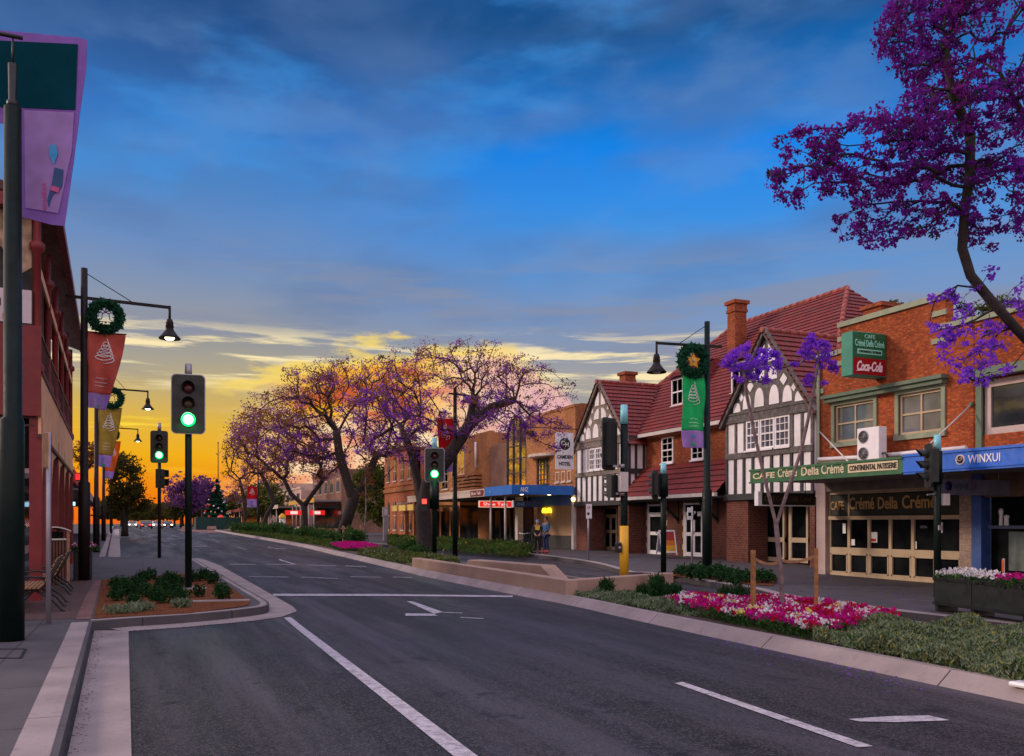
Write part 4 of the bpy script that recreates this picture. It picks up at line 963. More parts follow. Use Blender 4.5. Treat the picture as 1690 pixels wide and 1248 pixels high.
m = B(); m.tube([(.25, .06, .36), (.25, .06, .58)], .012); m.build('hanger', 'grey_metal', us); m = B(); m.tube([(2., .06, .36), (2., .06, .58)], .012); m.build('hanger', 'grey_metal', us)
# ================================================================== BUILDINGS BEYOND THE HOTEL
P('bank_blue', (.015, .17, .60), .4, .08); P('bank_navy', (.008, .025, .09), .4, .1); P('beige_wall', (.42, .27, .16), .7, .08)
P('awning_white', (.55, .45, .38), .6, .1); P('ochre', (.62, .36, .06), .6, .1); P('pink_wall', (.55, .36, .30), .7, .1, .6)
if 1:
    m_ = _m('mirror_glass'); b_ = NB(m_); b_.bsdf((.92, .90, .88), b_.rng(b_.noise(2.5, 2), .3, .7, .03, .12), 1., bump=b_.noise(1.6, 2), bstr=.06, bdist=.05); MATS['mirror_glass'] = m_
def wpart(par, o_parent, m, nm, mat):
    o = m.build(nm, mat, o_parent); inv = rootmat(par).inverted()
    for v in o.data.vertices: v.co = inv @ v.co
    return o
XB_ = 21.5
bank = thing('bank_building', 'orange brick bank with a tall curved window and a blue awning beside the hotel', 'bank', (XB_, 47, hz(47)))
yA = 42.33
m = B(); pierced(m, XB_, .3, yA, 48.9, 3.7, 8.2, [(45.6, 47.4, 3.95, 5.55)]); m.box(XB_+.3, 30, yA, yA+.25, 3.7, 8.25); m.box(XB_-.04, XB_, yA, 46.2, 8.05, 8.2); m.build('wall', 'bank_brick', bank, True)
m = B(); m.box(XB_+.1, XB_+.4, 52.0, 55.0, 3.7, 6.9); m.box(XB_-.02, XB_+.12, 52.0, 54.9, 3.6, 6.85); m.build('rough_column', 'rough_brick', bank, True)
m = B(); m.box(XB_+.3, 34, 48.9, 55, 6.9, 7.0); m.box(XB_+.35, 34, yA+.25, 48.9, 7.8, 7.9); m.build('roof', 'soffit', bank, True)
sash(bank, XB_+.05, 45.65, 47.35, 4.0, 5.5, 4, 5, mat='timber_dark', gl='mirror_glass', mid=False, sill=False, bar=.05)
m = B(); m.prism([(XB_-.7+.7*(1-math.sin(t)), 46.5+1.5*math.cos(t), 5.62) for t in np.linspace(0, math.pi, 12)], (0, 0, .16)); m.build('window_hood', 'awning_white', bank, True)
for k in range(3): sash(bank, XB_-.01, 42.75+k*.75, 43.25+k*.75, 4.05, 4.65, 1, 1, mat='awning_white', gl='glass_bright')
m = B(); n = 10; pts = [(XB_+.06, 48.95, 4.0), (XB_+.06, 52.0, 4.0), (XB_+.06, 52.0, 7.2)]+[(XB_+.06, 50.47+1.53*math.cos(t), 7.2+1.2*math.sin(t)) for t in np.linspace(0, math.pi, n)[1:-1]]+[(XB_+.06, 48.95, 7.2)]
m.prism(pts, (.03, 0, 0)); bw = m.build('bay_window', 'mirror_glass', bank, True)
m = B()
for y in (48.97, 49.95, 51.0, 51.98): m.box(XB_-.01, XB_+.06, y-.04, y+.04, 4.0, 7.3 if y in (48.97, 51.98) else 8.2)
for z in (4.0, 4.9, 5.8, 6.6): m.box(XB_, XB_+.06, 48.95, 52.0, z-.03, z+.03)
m.tube([(XB_+.03, 50.47+1.53*math.cos(t), 7.2+1.2*math.sin(t)) for t in np.linspace(0, math.pi, 14)], .05, 6); wpart(bank, bw, m, 'frame', 'timber_dark')
# ground floor
m = B(); m.box(XB_, XB_+.2, yA+.1, 47.3, 1.08, 2.75); m.build('lower_wall', 'beige_wall', bank, True)
m = B(); m.box(XB_-.02, XB_+.2, yA+.1, 47.3, hz(45), 1.08); m.build('plinth', 'timber_dark', bank, True)
m = B(); m.box(XB_-.03, XB_+.25, yA+.1, 48.2, 2.75, 3.68); m.build('blue_header', 'bank_blue', bank, True)
m = B(); m.box(XB_-.12, XB_+.2, yA+.0, yA+.24, hz(43), 3.3); m.build('white_pillar', 'gutter_paint', bank, True)
m = B(); m.box(XB_+.2, XB_+.23, 48.3, 55.0, hz(50), 3.6); gwin = m.build('shop_glass', 'shop_glass', bank, True)
m = B()
for y in (48.3, 50.0, 51.7, 53.4, 54.9): m.box(XB_+.1, XB_+.2, y-.05, y+.05, hz(50), 3.6)
m.box(XB_+.1, XB_+.2, 48.3, 55, 2.65, 2.75); wpart(bank, gwin, m, 'frame', 'timber_dark')
m = B(); m.box(20.2, 20.55, 47.2, 47.6, hz(47), 3.3); m.build('pillar', 'gutter_paint', bank, True)
m = B(); m.box(17.85, XB_-.03, yA+.05, 46.3, 3.32, 3.70); m.build('awning', 'soffit', bank, True)
m = B(); m.box(17.78, 17.85, yA, 46.3, 3.28, 3.78); m.box(17.85, XB_-.12, yA-.03, yA+.04, 3.28, 3.78); m.build('fascia', 'bank_blue', bank, True)
text('ANZ', 'sign_white', bank, (18.25, yA-.035, 3.42), SX, UP, .46, .24, world=True, bold=.02)
text('at your', P('pale_blue', (.20, .45, .80), .5), bank, (17.77, 46.1, 3.42), WX, UP, .9, .12, world=True)
for x, y in ((18.9, 43.6), (20.4, 43.3)):
    m = B(); m.lathe((x, y, 3.30), [(.001, 0), (.09, 0), (.09, .02)], 12); m.build('downlight', glow('downlight', (1, .85, .6), 10.), bank, True)
for dy in (45.4, 46.05):
    m = B(); m.lathe((XB_-.12, dy, 2.35), [(.001, .30), (.10, .28), (.15, .12), (.13, 0), (.001, 0)], 12); m.build('wall_lamp', glow('yellow_lamp', (1, .62, .02), 3.), bank, True)
hb = thing('hanging_sign', 'dark navy bank sign hanging under the blue awning near the hotel corner', 'sign', (18.15, 42.9, 2.62))
m = B(); m.box(0, 1.55, 0, .12, 0, .34); m.build('board', 'bank_navy', hb); text('ANZ', 'pale_blue', hb, (.15, -.003, .09), SX, UP, .45, .16)
m = B(); m.box(-.06, 0, -.01, .13, -.02, .36); m.build('end_cap', 'sign_white', hb); m = B(); m.tube([(.8, .06, .34), (.8, .06, .75)], .015); m.build('hanger', 'grey_metal', hb)
# shoe shop
sho = thing('shoe_shop', 'brick shop with a pale striped awning and banded balcony left of the bank', 'shop', (XB_, 58, hz(58)))
m = B(); m.box(XB_, XB_+.3, 55.0, 61.6, 3.6, 8.0); m.box(XB_+.3, 32, 55, 55.3, 3.6, 7.9); m.box(XB_+.1, XB_+.4, 55.3, 57.5, 0, 3.6); m.build('wall', 'bank_brick', sho, True)
m = B()
for k in range(5): m.box(XB_-.55, XB_, 56.5, 61.6, 4.1+k*.24, 4.26+k*.24)
m.build('balcony_bands', 'bank_brick', sho, True)
m = B(); m.box(XB_-.05, XB_, 60.0, 61.3, 5.3, 7.2); w_ = m.build('window', 'awning_white', sho, True); m = B(); m.box(XB_-.07, XB_-.05, 60.1, 60.6, 5.4, 7.1); m.box(XB_-.07, XB_-.05, 60.7, 61.2, 5.4, 7.1); wpart(sho, w_, m, 'pane', 'mirror_glass')
m = B(); m.tube([(XB_-.2, 57.2, 5.6), (XB_-.2, 57.2, 7.4)], .07); m.build('vent_pipe', 'white_paint', sho, True)
m = B(); m.box(17.85, XB_, 46.32, 62, 3.34, 3.62); m.build('awning', 'soffit', sho, True)
m = B(); m.box(17.78, 17.85, 46.34, 62, 3.28, 3.40); m.box(17.78, 17.85, 46.34, 62, 3.60, 3.72); m.box(17.80, 17.85, 46.34, 62, 3.40, 3.60); m.build('fascia', 'awning_white', sho, True)
m = B(); m.box(17.76, 17.78, 46.5, 48.6, 3.32, 3.66); pl_ = m.build('name_plate', 'maroon', sho, True)
text('Shoe Talk', 'sign_white', sho, (17.755, 48.4, 3.40), WX, UP, 1.6, .18, world=True)
for a, b in (((XB_, 57.5, 6.5), (18.2, 56.5, 3.75)), ((XB_, 55.2, 6.3), (18.2, 53.5, 3.75))):
    m = B(); m.tube([a, b], .03, 6); m.build('stay_rod', 'bare_timber', sho, True)
m = B(); m.box(XB_+.2, XB_+.23, 57.5, 61.6, hz(58), 3.4); m.build('shop_glass', 'shop_glass', sho, True)
for px, X, y2 in ((810, 18.2, 3.4), (834, 18.2, 3.4)):
    y = AX(px, X); m = B(); m.tube([(X, y, gz(y)+.1), (X, y, y2)], .06); m.build('post', 'gutter_paint', sho, True)
m = B()
for i in range(7):
    m.sphere((XB_-.0, 49.0+i*.8+rnd.random()*.4, .9+rnd.random()*1.6), .10+.1*rnd.random(), 8, (.2, 1, 1))
sh = thing('lit_sign', 'glowing red sign with white lettering hanging under the pale awning', 'sign', (17.55, 46.55, 2.66))
m = B(); m.box(0, 2.0, 0, .16, 0, .38); m.build('box', glow('sign_rim', (1, .60, .45), .8), sh, bevel=.03)
m = B(); m.box(.04, 1.96, -.012, 0, .04, .34); m.build('face', glow('sign_red_glow', (.75, .012, .01), 1.1), sh)
text('Shoe Talk', glow('sign_white_glow', (1, .80, .74), .9), sh, (.25, -.018, .11), SX, UP, 1.5, .17, bold=0)
m = B(); m.tube([(1., .08, .38), (1., .08, .68)], .015); m.build('hanger', 'grey_metal', sh)
# corner shop with yellow awning
ysh = thing('corner_shop', 'brick shop with yellow awning panels between the post office and the shoe shop', 'shop', (XB_, 65, hz(65)))
m = B(); m.box(XB_+.3, XB_+.6, 61.8, 68.6, 0, 7.2); m.box(XB_+.6, 31, 61.8, 62.1, 0, 7.2); m.build('wall', 'bank_brick', ysh, True)
for y0, y1 in ((62.2, 63.8), (64.4, 66.2), (66.8, 68.4)):
    m = B(); m.box(18.3, 18.42, y0, y1, 2.72, 3.16); m.box(18.42, XB_+.2, y0, y1, 3.0, 3.12); m.build('awning', P('yellow_awning', (.80, .55, .14), .6, .05), ysh, True)
    sash(ysh, XB_+.28, y0+.1, y1-.1, 4.4, 6.2, 2, 3, mat='awning_white', gl='mirror_glass')
    m = B(); m.box(XB_+.25, XB_+.3, y0, y1, .5, 2.7); m.build('shop_glass', 'shop_glass', ysh, True)
for y in (61.9, 64.1, 66.5): m = B(); m.box(18.9, 19.2, y, y+.3, gz(y)+.1, 3.0); m.build('pillar', 'bank_brick', ysh, True)
# post office
po = thing('post_office', 'old two storey red brick building with tall arched windows behind the big jacaranda trunk', 'building', (XB_-1, 74, hz(74)))
brick('old_brick', (.44, .12, .055), (.50, .17, .08), (.35, .18, .12)); X = XB_-1
m = B(); m.box(X, X+.4, 69.0, 79.0, 0, 8.0); m.box(X, 31, 69.0, 69.3, 0, 8.0); m.build('wall', 'old_brick', po, True)
m = B()
for z, t, e in ((4.5, .3, .15), (8.0, .3, .25), (5.0, .12, .08), (.3, .5, .08)): m.box(X-e, X, 69.0-e, 79.0, z, z+t)
m.build('string_course', 'bank_brick', po, True)
for y in (70.6, 72.9, 75.3, 77.6):
    for z0, z1 in ((1.2, 3.3), (5.5, 7.2)):
        m = B(); pts = [(X-.03, y-.45, z0), (X-.03, y+.45, z0)]+[(X-.03, y+.45*math.cos(t), z1+.4*math.sin(t)) for t in np.linspace(0, math.pi, 9)]
        m.prism(pts, (.05, 0, 0)); w_ = m.build('window', 'glass', po, True)
        m = B(); m.box(X-.06, X-.03, y-.04, y+.04, z0, z1+.35); m.box(X-.06, X-.03, y-.45, y+.45, z1-.9, z1-.82); m.box(X-.1, X-.03, y-.55, y+.55, z0-.12, z0); wpart(po, w_, m, 'frame', 'awning_white')
m = B(); m.box(X-.5, X, 71.6, 73.1, 3.35, 3.5); m.build('door_canopy', 'awning_white', po, True)
# terrace buildings farther up the street, right side
def row_shop(nm, lab, X, y0, y1, H, mat, awn, side=1, awnmat='soffit', zf=2.9, wn=3, cat='shop', rz=0., dz=4., postsn=3, off=(0, 0), signmat=None):
    z = gz(y0)+.1; o = thing(nm, lab, cat, (X+off[0], y0+off[1], z), rz); s = side
    L = y1-y0
    m = B(); m.box(0, s*.4, 0, L, 0, H); m.box(s*.4, s*9, 0, .3, 0, H-.2); m.box(s*.4, s*9, L-.3, L, 0, H-.2); m.build('wall', mat, o)
    m = B(); m.box(-s*.12, s*.5, -.02, L+.02, H, H+.25); m.build('parapet', 'awning_white', o)
    m = B(); m.box(s*.4, s*9, .3, L-.3, H-.5, H-.35); m.build('roof', 'soffit', o)
    m = B(); m.box(-s*awn, 0, 0, L, zf+.1, zf+.3); m.build('awning', 'soffit', o)
    m = B(); m.box(-s*(awn+.06), -s*awn, 0, L, zf, zf+.5); m.build('fascia', awnmat, o)
    for i in range(wn):
        y = L*(i+.5)/wn; w = L/wn*.5
        sash(o, 0, y-w/2, y+w/2, 0, 0, 1, 1) if False else None
        m = B(); x = -s*.03
        m.box(x, s*.02, y-w/2-.08, y+w/2+.08, zf+1.2, zf+1.2+min(1.6, H-zf-1.7)); w_ = m.build('window', 'awning_white', o)
        m = B(); m.box(x-s*.01, x, y-w/2, y-.03, zf+1.28, zf+1.12+min(1.6, H-zf-1.7)); m.box(x-s*.01, x, y+.03, y+w/2, zf+1.28, zf+1.12+min(1.6, H-zf-1.7)); m.build('pane', 'glass_bright', w_)
        m = B(); m.box(-s*.02, s*.02, y-w, y+w, .5, zf-.2); m.build('shop_glass', 'shop_glass', o)
    for i in range(postsn):
        y = L*(i+.5)/postsn; m = B(); m.tube([(-s*(awn-.2), y, 0), (-s*(awn-.2), y, zf+.1)], .07, 8); m.build('post', 'gutter_paint', o)
    return o
row_shop('terrace_shop', 'far shop with an ochre awning and pale columns behind the median trees', 20.5, 98, 116, 7.4, 'rough_brick', 3, awnmat='ochre', zf=3.4, wn=5, postsn=6)
row_shop('terrace_shop', 'grey roofed low shop far up the street behind the jacaranda trunks', 19.5, 119, 142, 5.6, 'pink_wall', 3, awnmat='awning_white', wn=5, postsn=4)
row_shop('terrace_shop', 'distant pale pink corner building beside the decorated tree', 18.5, 146, 185, 7.6, 'pink_wall', 3, awnmat='maroon', wn=7, postsn=4)
for (px, D, z, w, lab) in ((485, 104, 2.75, 2.0, 'far lit black and red sign hanging under the terrace awning, left one'), (523, 104, 2.75, 1.9, 'far lit red and white sign hanging beside the trunk of the second jacaranda')):
    p = W(px, 850, D); o = thing('lit_sign', lab, 'sign', (p.x-w/2, p.y, z)); m = B(); m.box(0, w, 0, .15, 0, .55); m.build('box', glow('sign_red_glow', (.75, .012, .01), 1.1), o)
    m = B(); m.box(w*.3, w*.72, -.02, 0, .1, .45); m.build('white_panel', glow('sign_white_glow', (1, .80, .74), .9), o)

# ================================================================== LEFT SIDE BUILDINGS
RZL = R(1.66)
def LF(lat, yy, z=0.):
    return Vector((math.cos(RZL)*lat-math.sin(RZL)*yy, math.sin(RZL)*lat+math.cos(RZL)*yy, z))
P('dusk_lit_board', (.78, .40, .22), .6, .12, 2); P('stone', (.40, .27, .17), .9, .35, 5, bstr=.8, bscale=14); P('dark_grey', (.07, .065, .07), .7, .2)  # board colour has the orange dusk light of the street side in it
pub = thing('corner_pub', 'two storey maroon pub with a timber verandah and white bar signs at the left edge', 'pub', LF(-1.3, 20), RZL)
L = 15.5
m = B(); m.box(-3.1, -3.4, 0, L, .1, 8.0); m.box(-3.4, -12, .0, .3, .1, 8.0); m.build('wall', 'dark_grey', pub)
m = B(); m.box(-.12, -3.1, .05, L, 3.86, 3.98); m.box(-.12, -3.1, .05, L, 3.7, 3.74); m.build('balcony_floor', 'maroon_dark', pub)
m = B(); m.box(-4.5, -.0, -.08, .02, 3.9, 5.70); m.build('end_panel', 'maroon', pub)
m = B(); m.box(-.06, .0, .03, L, 3.55, 4.75); m.build('side_fascia', 'dusk_lit_board', pub)
m = B(); m.box(-.09, .03, .03, L, 4.75, 4.83); m.box(-.07, .04, .03, L, 3.47, 3.55); m.build('side_rail', 'maroon_dark', pub)
def lathe_post(x, y, z0, z1, r):
    m = B(); m.lathe((x, y, 0), [(r*1.7, z0), (r*1.7, z0+.12), (r*1.1, z0+.2), (r, z0+.3), (r, z1-.8), (r*1.9, z1-.74), (r*1.9, z1-.62), (r, z1-.56), (r, z1)], 12); return m
for i in range(6):
    y = .06+i*(L-.2)/5
    lathe_post(-.08, y, 4.8, 8.0, .075).build('verandah_column', 'maroon', pub)
    m = B(); m.box(-.22, .0, y, y+.24, .1, 3.9); m.build('post', 'maroon', pub)
    if i < 5:
        yb_2 = y+(L-.2)/5; m = B(); m.prism([(-.05, y+.24, 3.5), (-.05, y+.24, 2.3), (-.05, y+.6, 2.9), (-.05, y+1.1, 3.3), (-.05, yb_2-.4, 3.5)], (.04, 0, 0)); m.build('spandrel', 'dusk_lit_board', pub)
        m = B()
        for k in range(22): yy = y+.14+(yb_2-y-.1)*k/22; m.bar((-.05, yy, 4.84), (-.05, yy, 5.62), .022, .022)
        m.bar((-.05, y, 5.64), (-.05, yb_2, 5.64), .06, .06); m.build('railing', 'maroon_dark', pub)
        m = B(); m.box(-.06, -.02, y+.1, yb_2, 6.75, 6.95); m.build('upper_valance', 'dusk_lit_board', pub)
m = B(); m.prism([(.30, 0, 8.02), (.34, 0, 8.2), (-3.2, 0, 9.4), (-7, 0, 9.4), (-7, 0, 9.25), (-3.2, 0, 9.25)], (0, L+.2, 0)); pr = m.build('roof', 'maroon_dark', pub)
m = B(); m.box(-8, .30, -.25, .0, 8.0, 8.25); m.box(.22, .36, -.25, L+.2, 8.0, 8.2); m.build('gutter', 'maroon', pub)
m = B(); n = 12; pts = [(-4.6, 0, 8.0), (-.18, 0, 8.0), (-.18, 0, 6.9)]+[(-.3-2.0+2.0*math.cos(t), 0, 6.4+1.45*math.sin(t)+.0) for t in np.linspace(0.25, math.pi-.25, n)]+[(-4.6, 0, 6.4)]
m.prism([(a, .1, c) for a, b, c in pts], (0, .12, 0)); m.build('stone_arch', 'stone', pub)
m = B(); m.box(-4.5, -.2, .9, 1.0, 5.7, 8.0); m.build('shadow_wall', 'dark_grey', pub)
for i in range(2):
    m = B(); a = -.17-i*.92; m.box(a-.84, a, -.06, 0, 5.74, 6.40); m.build('bar_sign', P('sign_pale', (.60, .50, .54), .6, .06), pub)
    if i == 0: text('BAR', 'sign_red', pub, (a-.5, -.065, 5.80), SX, UP, .28, .10); m = B(); m.box(a-.60, a-.53, -.066, -.06, 6.05, 6.2); m.build('sign_mark', 'sign_dark', pub)
    else: text('O', 'sign_dark', pub, (a-.3, -.065, 6.15), SX, UP, .2, .18); text('BO', 'sign_red', pub, (a-.4, -.065, 5.80), SX, UP, .2, .09)
for xx, yy in ((-2.1, 3.0), (-2.1, 10)): m = B(); m.box(xx-.1, xx+.1, yy, yy+.2, .1, 3.8); m.build('inner_post', 'maroon_dark', pub)
m = B(); m.box(-3.08, -3.02, 2, 4, .3, 2.6); m.build('window', 'shop_glass', pub)
rb = thing('verandah_banner', 'narrow red and yellow banner hanging inside the pub verandah', 'banner', LF(-1.5, 25.2, 6.9), RZL)
m = B(); m.box(-.02, .0, 0, .9, -1.6, 0); m.build('cloth', P('banner_scarlet', (.70, .02, .03), .7), rb); m = B(); m.ring((.012, .45, -1.0), .16, .05, 'x', 12, 5); m.build('emblem', 'logo_gold', rb)
for nm, lab, y0, y1, H, wm, am, zf in (('awning_shop', 'left side shop with a red lit fascia just past the pub', 38, 47.5, 5.6, 'pink_wall', 'sign_red', 3.1),
                                   ('awning_shop', 'left side shop with an ochre fascia in the middle of the far row', 48, 64, 5.0, 'dark_brick', 'ochre', 2.95),
                                   ('awning_shop', 'farthest shop of the left side row with a pale awning', 65, 100, 5.4, 'rough_brick', 'awning_white', 2.9)):
    p = LF(-3.6, y0); row_shop(nm, lab, p.x, p.y, p.y+(y1-y0), H, wm, 2.2, side=-1, awnmat=am, zf=zf, wn=4, rz=RZL, postsn=0)
for y, x, z, w, c, lab in ((39.5, -1.38, 3.3, .8, 'scarlet', 'small bright red light box on the left fascia past the pub'), (55, -2.6, 2.35, .9, 'ice', 'pale blue lit sign under the ochre left awning'), (62, -2.6, 2.5, 1.0, 'ice', 'farther pale blue lit sign on the left row')):
    p = LF(x, y, z+gz(y)); o = thing('lit_sign', lab, 'sign', p, RZL); m = B(); m.box(-w/2, w/2, 0, .1, 0, .32); m.build('box', 'black_metal', o)
    m = B(); m.box(-w/2+.03, w/2-.03, -.01, 0, .04, .28); m.build('face', glow('glow_'+c, (1, .02, .02) if c == 'scarlet' else (.45, .75, 1), 1.6), o)

# ================================================================== STREET FURNITURE
def lens_glow(): return glow('signal_green', (.55, 1., .75), 12.)
glow('signal_green_rim', (.0, .90, .16), 2.2); glow('signal_red', (1, .05, .03), 3.)
P('lens_red', (.07, .010, .010), .3); P('lens_amber', (.05, .03, .012), .3); P('lens_green', (.008, .04, .03), .3); P('board_black', (.018, .022, .022), .5, .2); P('board_edge', (.55, .56, .60), .5)
def head(par, z, x=0., y=-.16, w=.62, h=1.30, r=.105, board=True, on=True, nm='signal_head', visL=.24, edge=True, rz=0.):
    """three lamp head facing local -y"""
    M_ = Matrix.Translation((x, 0, 0)) @ Matrix.Rotation(rz, 4, 'Z') @ Matrix.Translation((0, y, 0))
    def put(m, name, mat, p):
        m.v = [tuple(M_ @ Vector(v)) for v in m.v]; return m.build(name, mat, p)
    m = B(); hw = .17; m.box(-hw, hw, 0, .18, z-h/2+.12, z+h/2-.12); hd = put(m, nm, 'board_black', par)
    if board:
        def rr(W_, H_, rad, yy, t):
            pts = []
            for cx_, cz_, a0 in ((W_/2-rad, H_/2-rad, 0), (-W_/2+rad, H_/2-rad, 90), (-W_/2+rad, -H_/2+rad, 180), (W_/2-rad, -H_/2+rad, 270)):
                pts += [(cx_+rad*math.cos(R(a0+i*15)), yy, z+cz_+rad*math.sin(R(a0+i*15))) for i in range(7)]
            q = B(); q.prism(pts, (0, t, 0)); return q
        if edge: put(rr(w, h, .11, .02, .02), 'board_rim', 'board_edge', hd)
        put(rr(w-.045, h-.045, .10, -.002, .03) if edge else rr(w, h, .1, -.002, .03), 'target_board', 'board_black', hd)
    for k, (mt) in enumerate(('lens_red', 'lens_amber', 'lens_green')):
        zc = z+(1-k)*h*.262
        lit = on and k == 2
        m = B(); m.lathe((0, -.03, zc), [(.001, -.025), (r*.5, -.018), (r*.82 if lit else r, 0), (r, .02)], 20, 'y'); l = put(m, 'lens', lens_glow() if lit else mt, hd)
        if lit:
            m = B(); m.ring((0, -.02, zc), r*1.06, .03, 'y', 24, 6); put(m, 'lit_ring', 'signal_green_rim', hd)
        m = B(); n = 14; R1 = r+.022
        for i in range(n):
            a0 = R(-25+i*230/n); a1 = R(-25+(i+1)*230/n); L0 = visL*(.55+.45*math.sin(max(0, min(math.pi, a0)))); L1 = visL*(.55+.45*math.sin(max(0, min(math.pi, a1))))
            c0 = (R1*math.cos(a0), R1*math.sin(a0)); c1 = (R1*math.cos(a1), R1*math.sin(a1)); s0 = 1.0
            m.add([(c0[0], -.0, zc+c0[1]), (c1[0], -.0, zc+c1[1]), (c1[0]*s0, -L1, zc+c1[1]*s0), (c0[0]*s0, -L0, zc+c0[1]*s0)], [(0,1,2,3)])
        put(m, 'visor', 'board_black', hd)
        if lit:
            lp = bpy.data.lights.new('signal_light', 'POINT'); lp.energy = 7.; lp.color = (.08, 1., .30); lp.shadow_soft_size = .08
            lo = bpy.data.objects.new('signal_light', lp); COL.objects.link(lo); lo.parent = hd; lo.location = tuple(M_ @ Vector((0, -.15, zc)))
    return hd
def sig_pole(nm, lab, loc, H, r=.055, rz=0., cap='grey_metal', cap_h=.25, mat='green_metal', group=None, cat='traffic light'):
    o = thing(nm, lab, cat, loc, rz, group)
    m = B(); m.tube([(0, 0, -.02), (0, 0, H)], r, 14); m.build('pole', mat, o)
    m = B(); m.tube([(0, 0, H), (0, 0, H+cap_h)], [r*1.08, r*.95], 12); m.build('cap', cap, o); return o
p = G(311, 972, .165); D1 = depth(p); zt = lambda y: up_to(p, y)-p.z
t1 = sig_pole('traffic_light', 'nearest green traffic light standing in the shrub bed on the corner island', p, zt(622), .078, mat='green_metal', cap_h=zt(601)-zt(622), rz=-R(4))
head(t1, zt(668), 0, -.14, w=.76, h=1.40, r=.125)
m = B(); m.box(-.4, .4, -.25, .25, -.03, .02); m.build('footing', 'kerb_concrete', t1)
m = B()
for a, b in ((-.1, .1), (.1, -.1), (-.1, -.1), (.1, .1)): m.box(a-.02, a+.02, b-.02, b+.02, .02, .06)
m.box(-.14, .14, -.14, .14, .02, .035); m.build('flange', 'grey_metal', t1)
p = G(263, 921, .15); zt2 = lambda y: up_to(p, y)-p.z
t2 = sig_pole('traffic_light', 'second green traffic light with a pedestrian signal below, standing on the bare pavement', p, zt2(711), .07, mat='pole_brown', cap_h=zt2(698)-zt2(711), rz=-R(4))
head(t2, zt2(738), 0, -.14, w=.68, h=1.33, r=.12, edge=False)
pedhead_z = zt2(790)
def pedsig(par, z, x=0, y=-.13, rz=0., red=False, s=1.):
    M_ = Matrix.Rotation(rz, 4, 'Z'); m = B(); m.box(x-.16*s, x+.16*s, y, y+.2, z-.34*s, z+.34*s); m.v = [tuple(M_ @ Vector(v)) for v in m.v]; h = m.build('pedestrian_signal', 'board_black', par)
    for k in range(2):
        zc = z+(.16-.32*k)*s; m = B(); m.box(x-.12*s, x+.12*s, y-.01, y, zc-.12*s, zc+.12*s); m.v = [tuple(M_ @ Vector(v)) for v in m.v]; m.build('lens', 'signal_red' if (red and k == 0) else 'lens_green', h)
        m = B(); m.box(x-.15*s, x+.15*s, y-.2, y, zc+.13*s, zc+.15*s); m.box(x-.15*s, x-.13*s, y-.2, y, zc-.1*s, zc+.13*s); m.box(x+.13*s, x+.15*s, y-.2, y, zc-.1*s, zc+.13*s); m.v = [tuple(M_ @ Vector(v)) for v in m.v]; m.build('visor', 'board_black', h)
    return h
pedsig(t2, pedhead_z, rz=R(65), s=1.15)
p = G(717, 925, .15); D = 36.5; p = W(717, 0, D); p.z = gz(p.y)+.15; zt3 = lambda y: up_to(p, y)-p.z
t3 = sig_pole('traffic_light', 'green traffic light with a pale outline standing in front of the large jacaranda trunk', p, zt3(740), .10, cap='blue_cap', cap_h=.42, rz=-R(16))
head(t3, zt3(768), 0, -.16, w=.82, h=1.42, r=.13)
m = B(); m.tube([(0, 0, zt3(795)), (0, 0, zt3(840))], .2, 14); m.build('controller_collar', 'green_metal', t3)
pedsig(t3, zt3(833), x=-.42, red=True, s=.8)
# pole with the yellow sleeve
p = G(1030, 960, .13); zt4 = lambda y: up_to(p, y)-p.z
t4 = sig_pole('traffic_light', 'traffic light seen from behind on a pole with a yellow sleeve and push button', p, zt4(700), .10, cap='blue_cap', cap_h=.52, rz=0)
m = B(); m.tube([(0, 0, .05), (0, 0, zt4(868))], .122, 16); m.build('yellow_sleeve', 'yellow_paint', t4)
m = B(); m.tube([(0, 0, -.02), (0, 0, .07)], .13, 14); m.build('base_ring', 'black_metal', t4)
head(t4, zt4(733), x=-.34, y=-.16, w=.60, h=1.42, on=False, edge=False, rz=R(205))
head(t4, zt4(803), x=-.30, y=-.14, w=.36, h=.85, r=.08, on=False, edge=False, board=False, rz=R(200))
m = B(); m.box(-.26, -.02, -.26, -.12, zt4(812), zt4(780)); m.build('detector_box', 'gutter_paint', t4)
for z in (zt4(770), zt4(815)): m = B(); m.bar((-.35, 0, z), (.05, -.02, z), .06, .06); m.lathe((-.12, -.1, z-.05), [(.001, 0), (.07, 0), (.07, .1), (.001, .1)], 10); m.build('clamp', 'grey_metal', t4)
m = B(); m.box(-.29, -.15, -.16, .02, zt4(912), zt4(895)); m.build('push_button', 'black_metal', t4, bevel=.03); m = B(); m.lathe((-.22, -.165, zt4(904)), [(.001, -.01), (.035, 0), (.04, .01)], 12, 'y'); m.build('button', 'steel', t4)
# slim pole on the right kerb
p = G(1095, 949, .15); zt5 = lambda y: up_to(p, y)-p.z
t5 = sig_pole('traffic_light', 'slim dark traffic light seen from behind in front of the hotel awning', p, zt5(784), .085, cap='blue_cap', cap_h=zt5(764)-zt5(784), rz=0)
head(t5, zt5(800), x=-.18, y=-.12, w=.46, h=.86, r=.08, on=False, edge=False, rz=R(215))
m = B(); m.tube([(0, 0, zt5(782)), (0, 0, zt5(820))], .14, 12); m.build('collar', 'green_metal', t5)
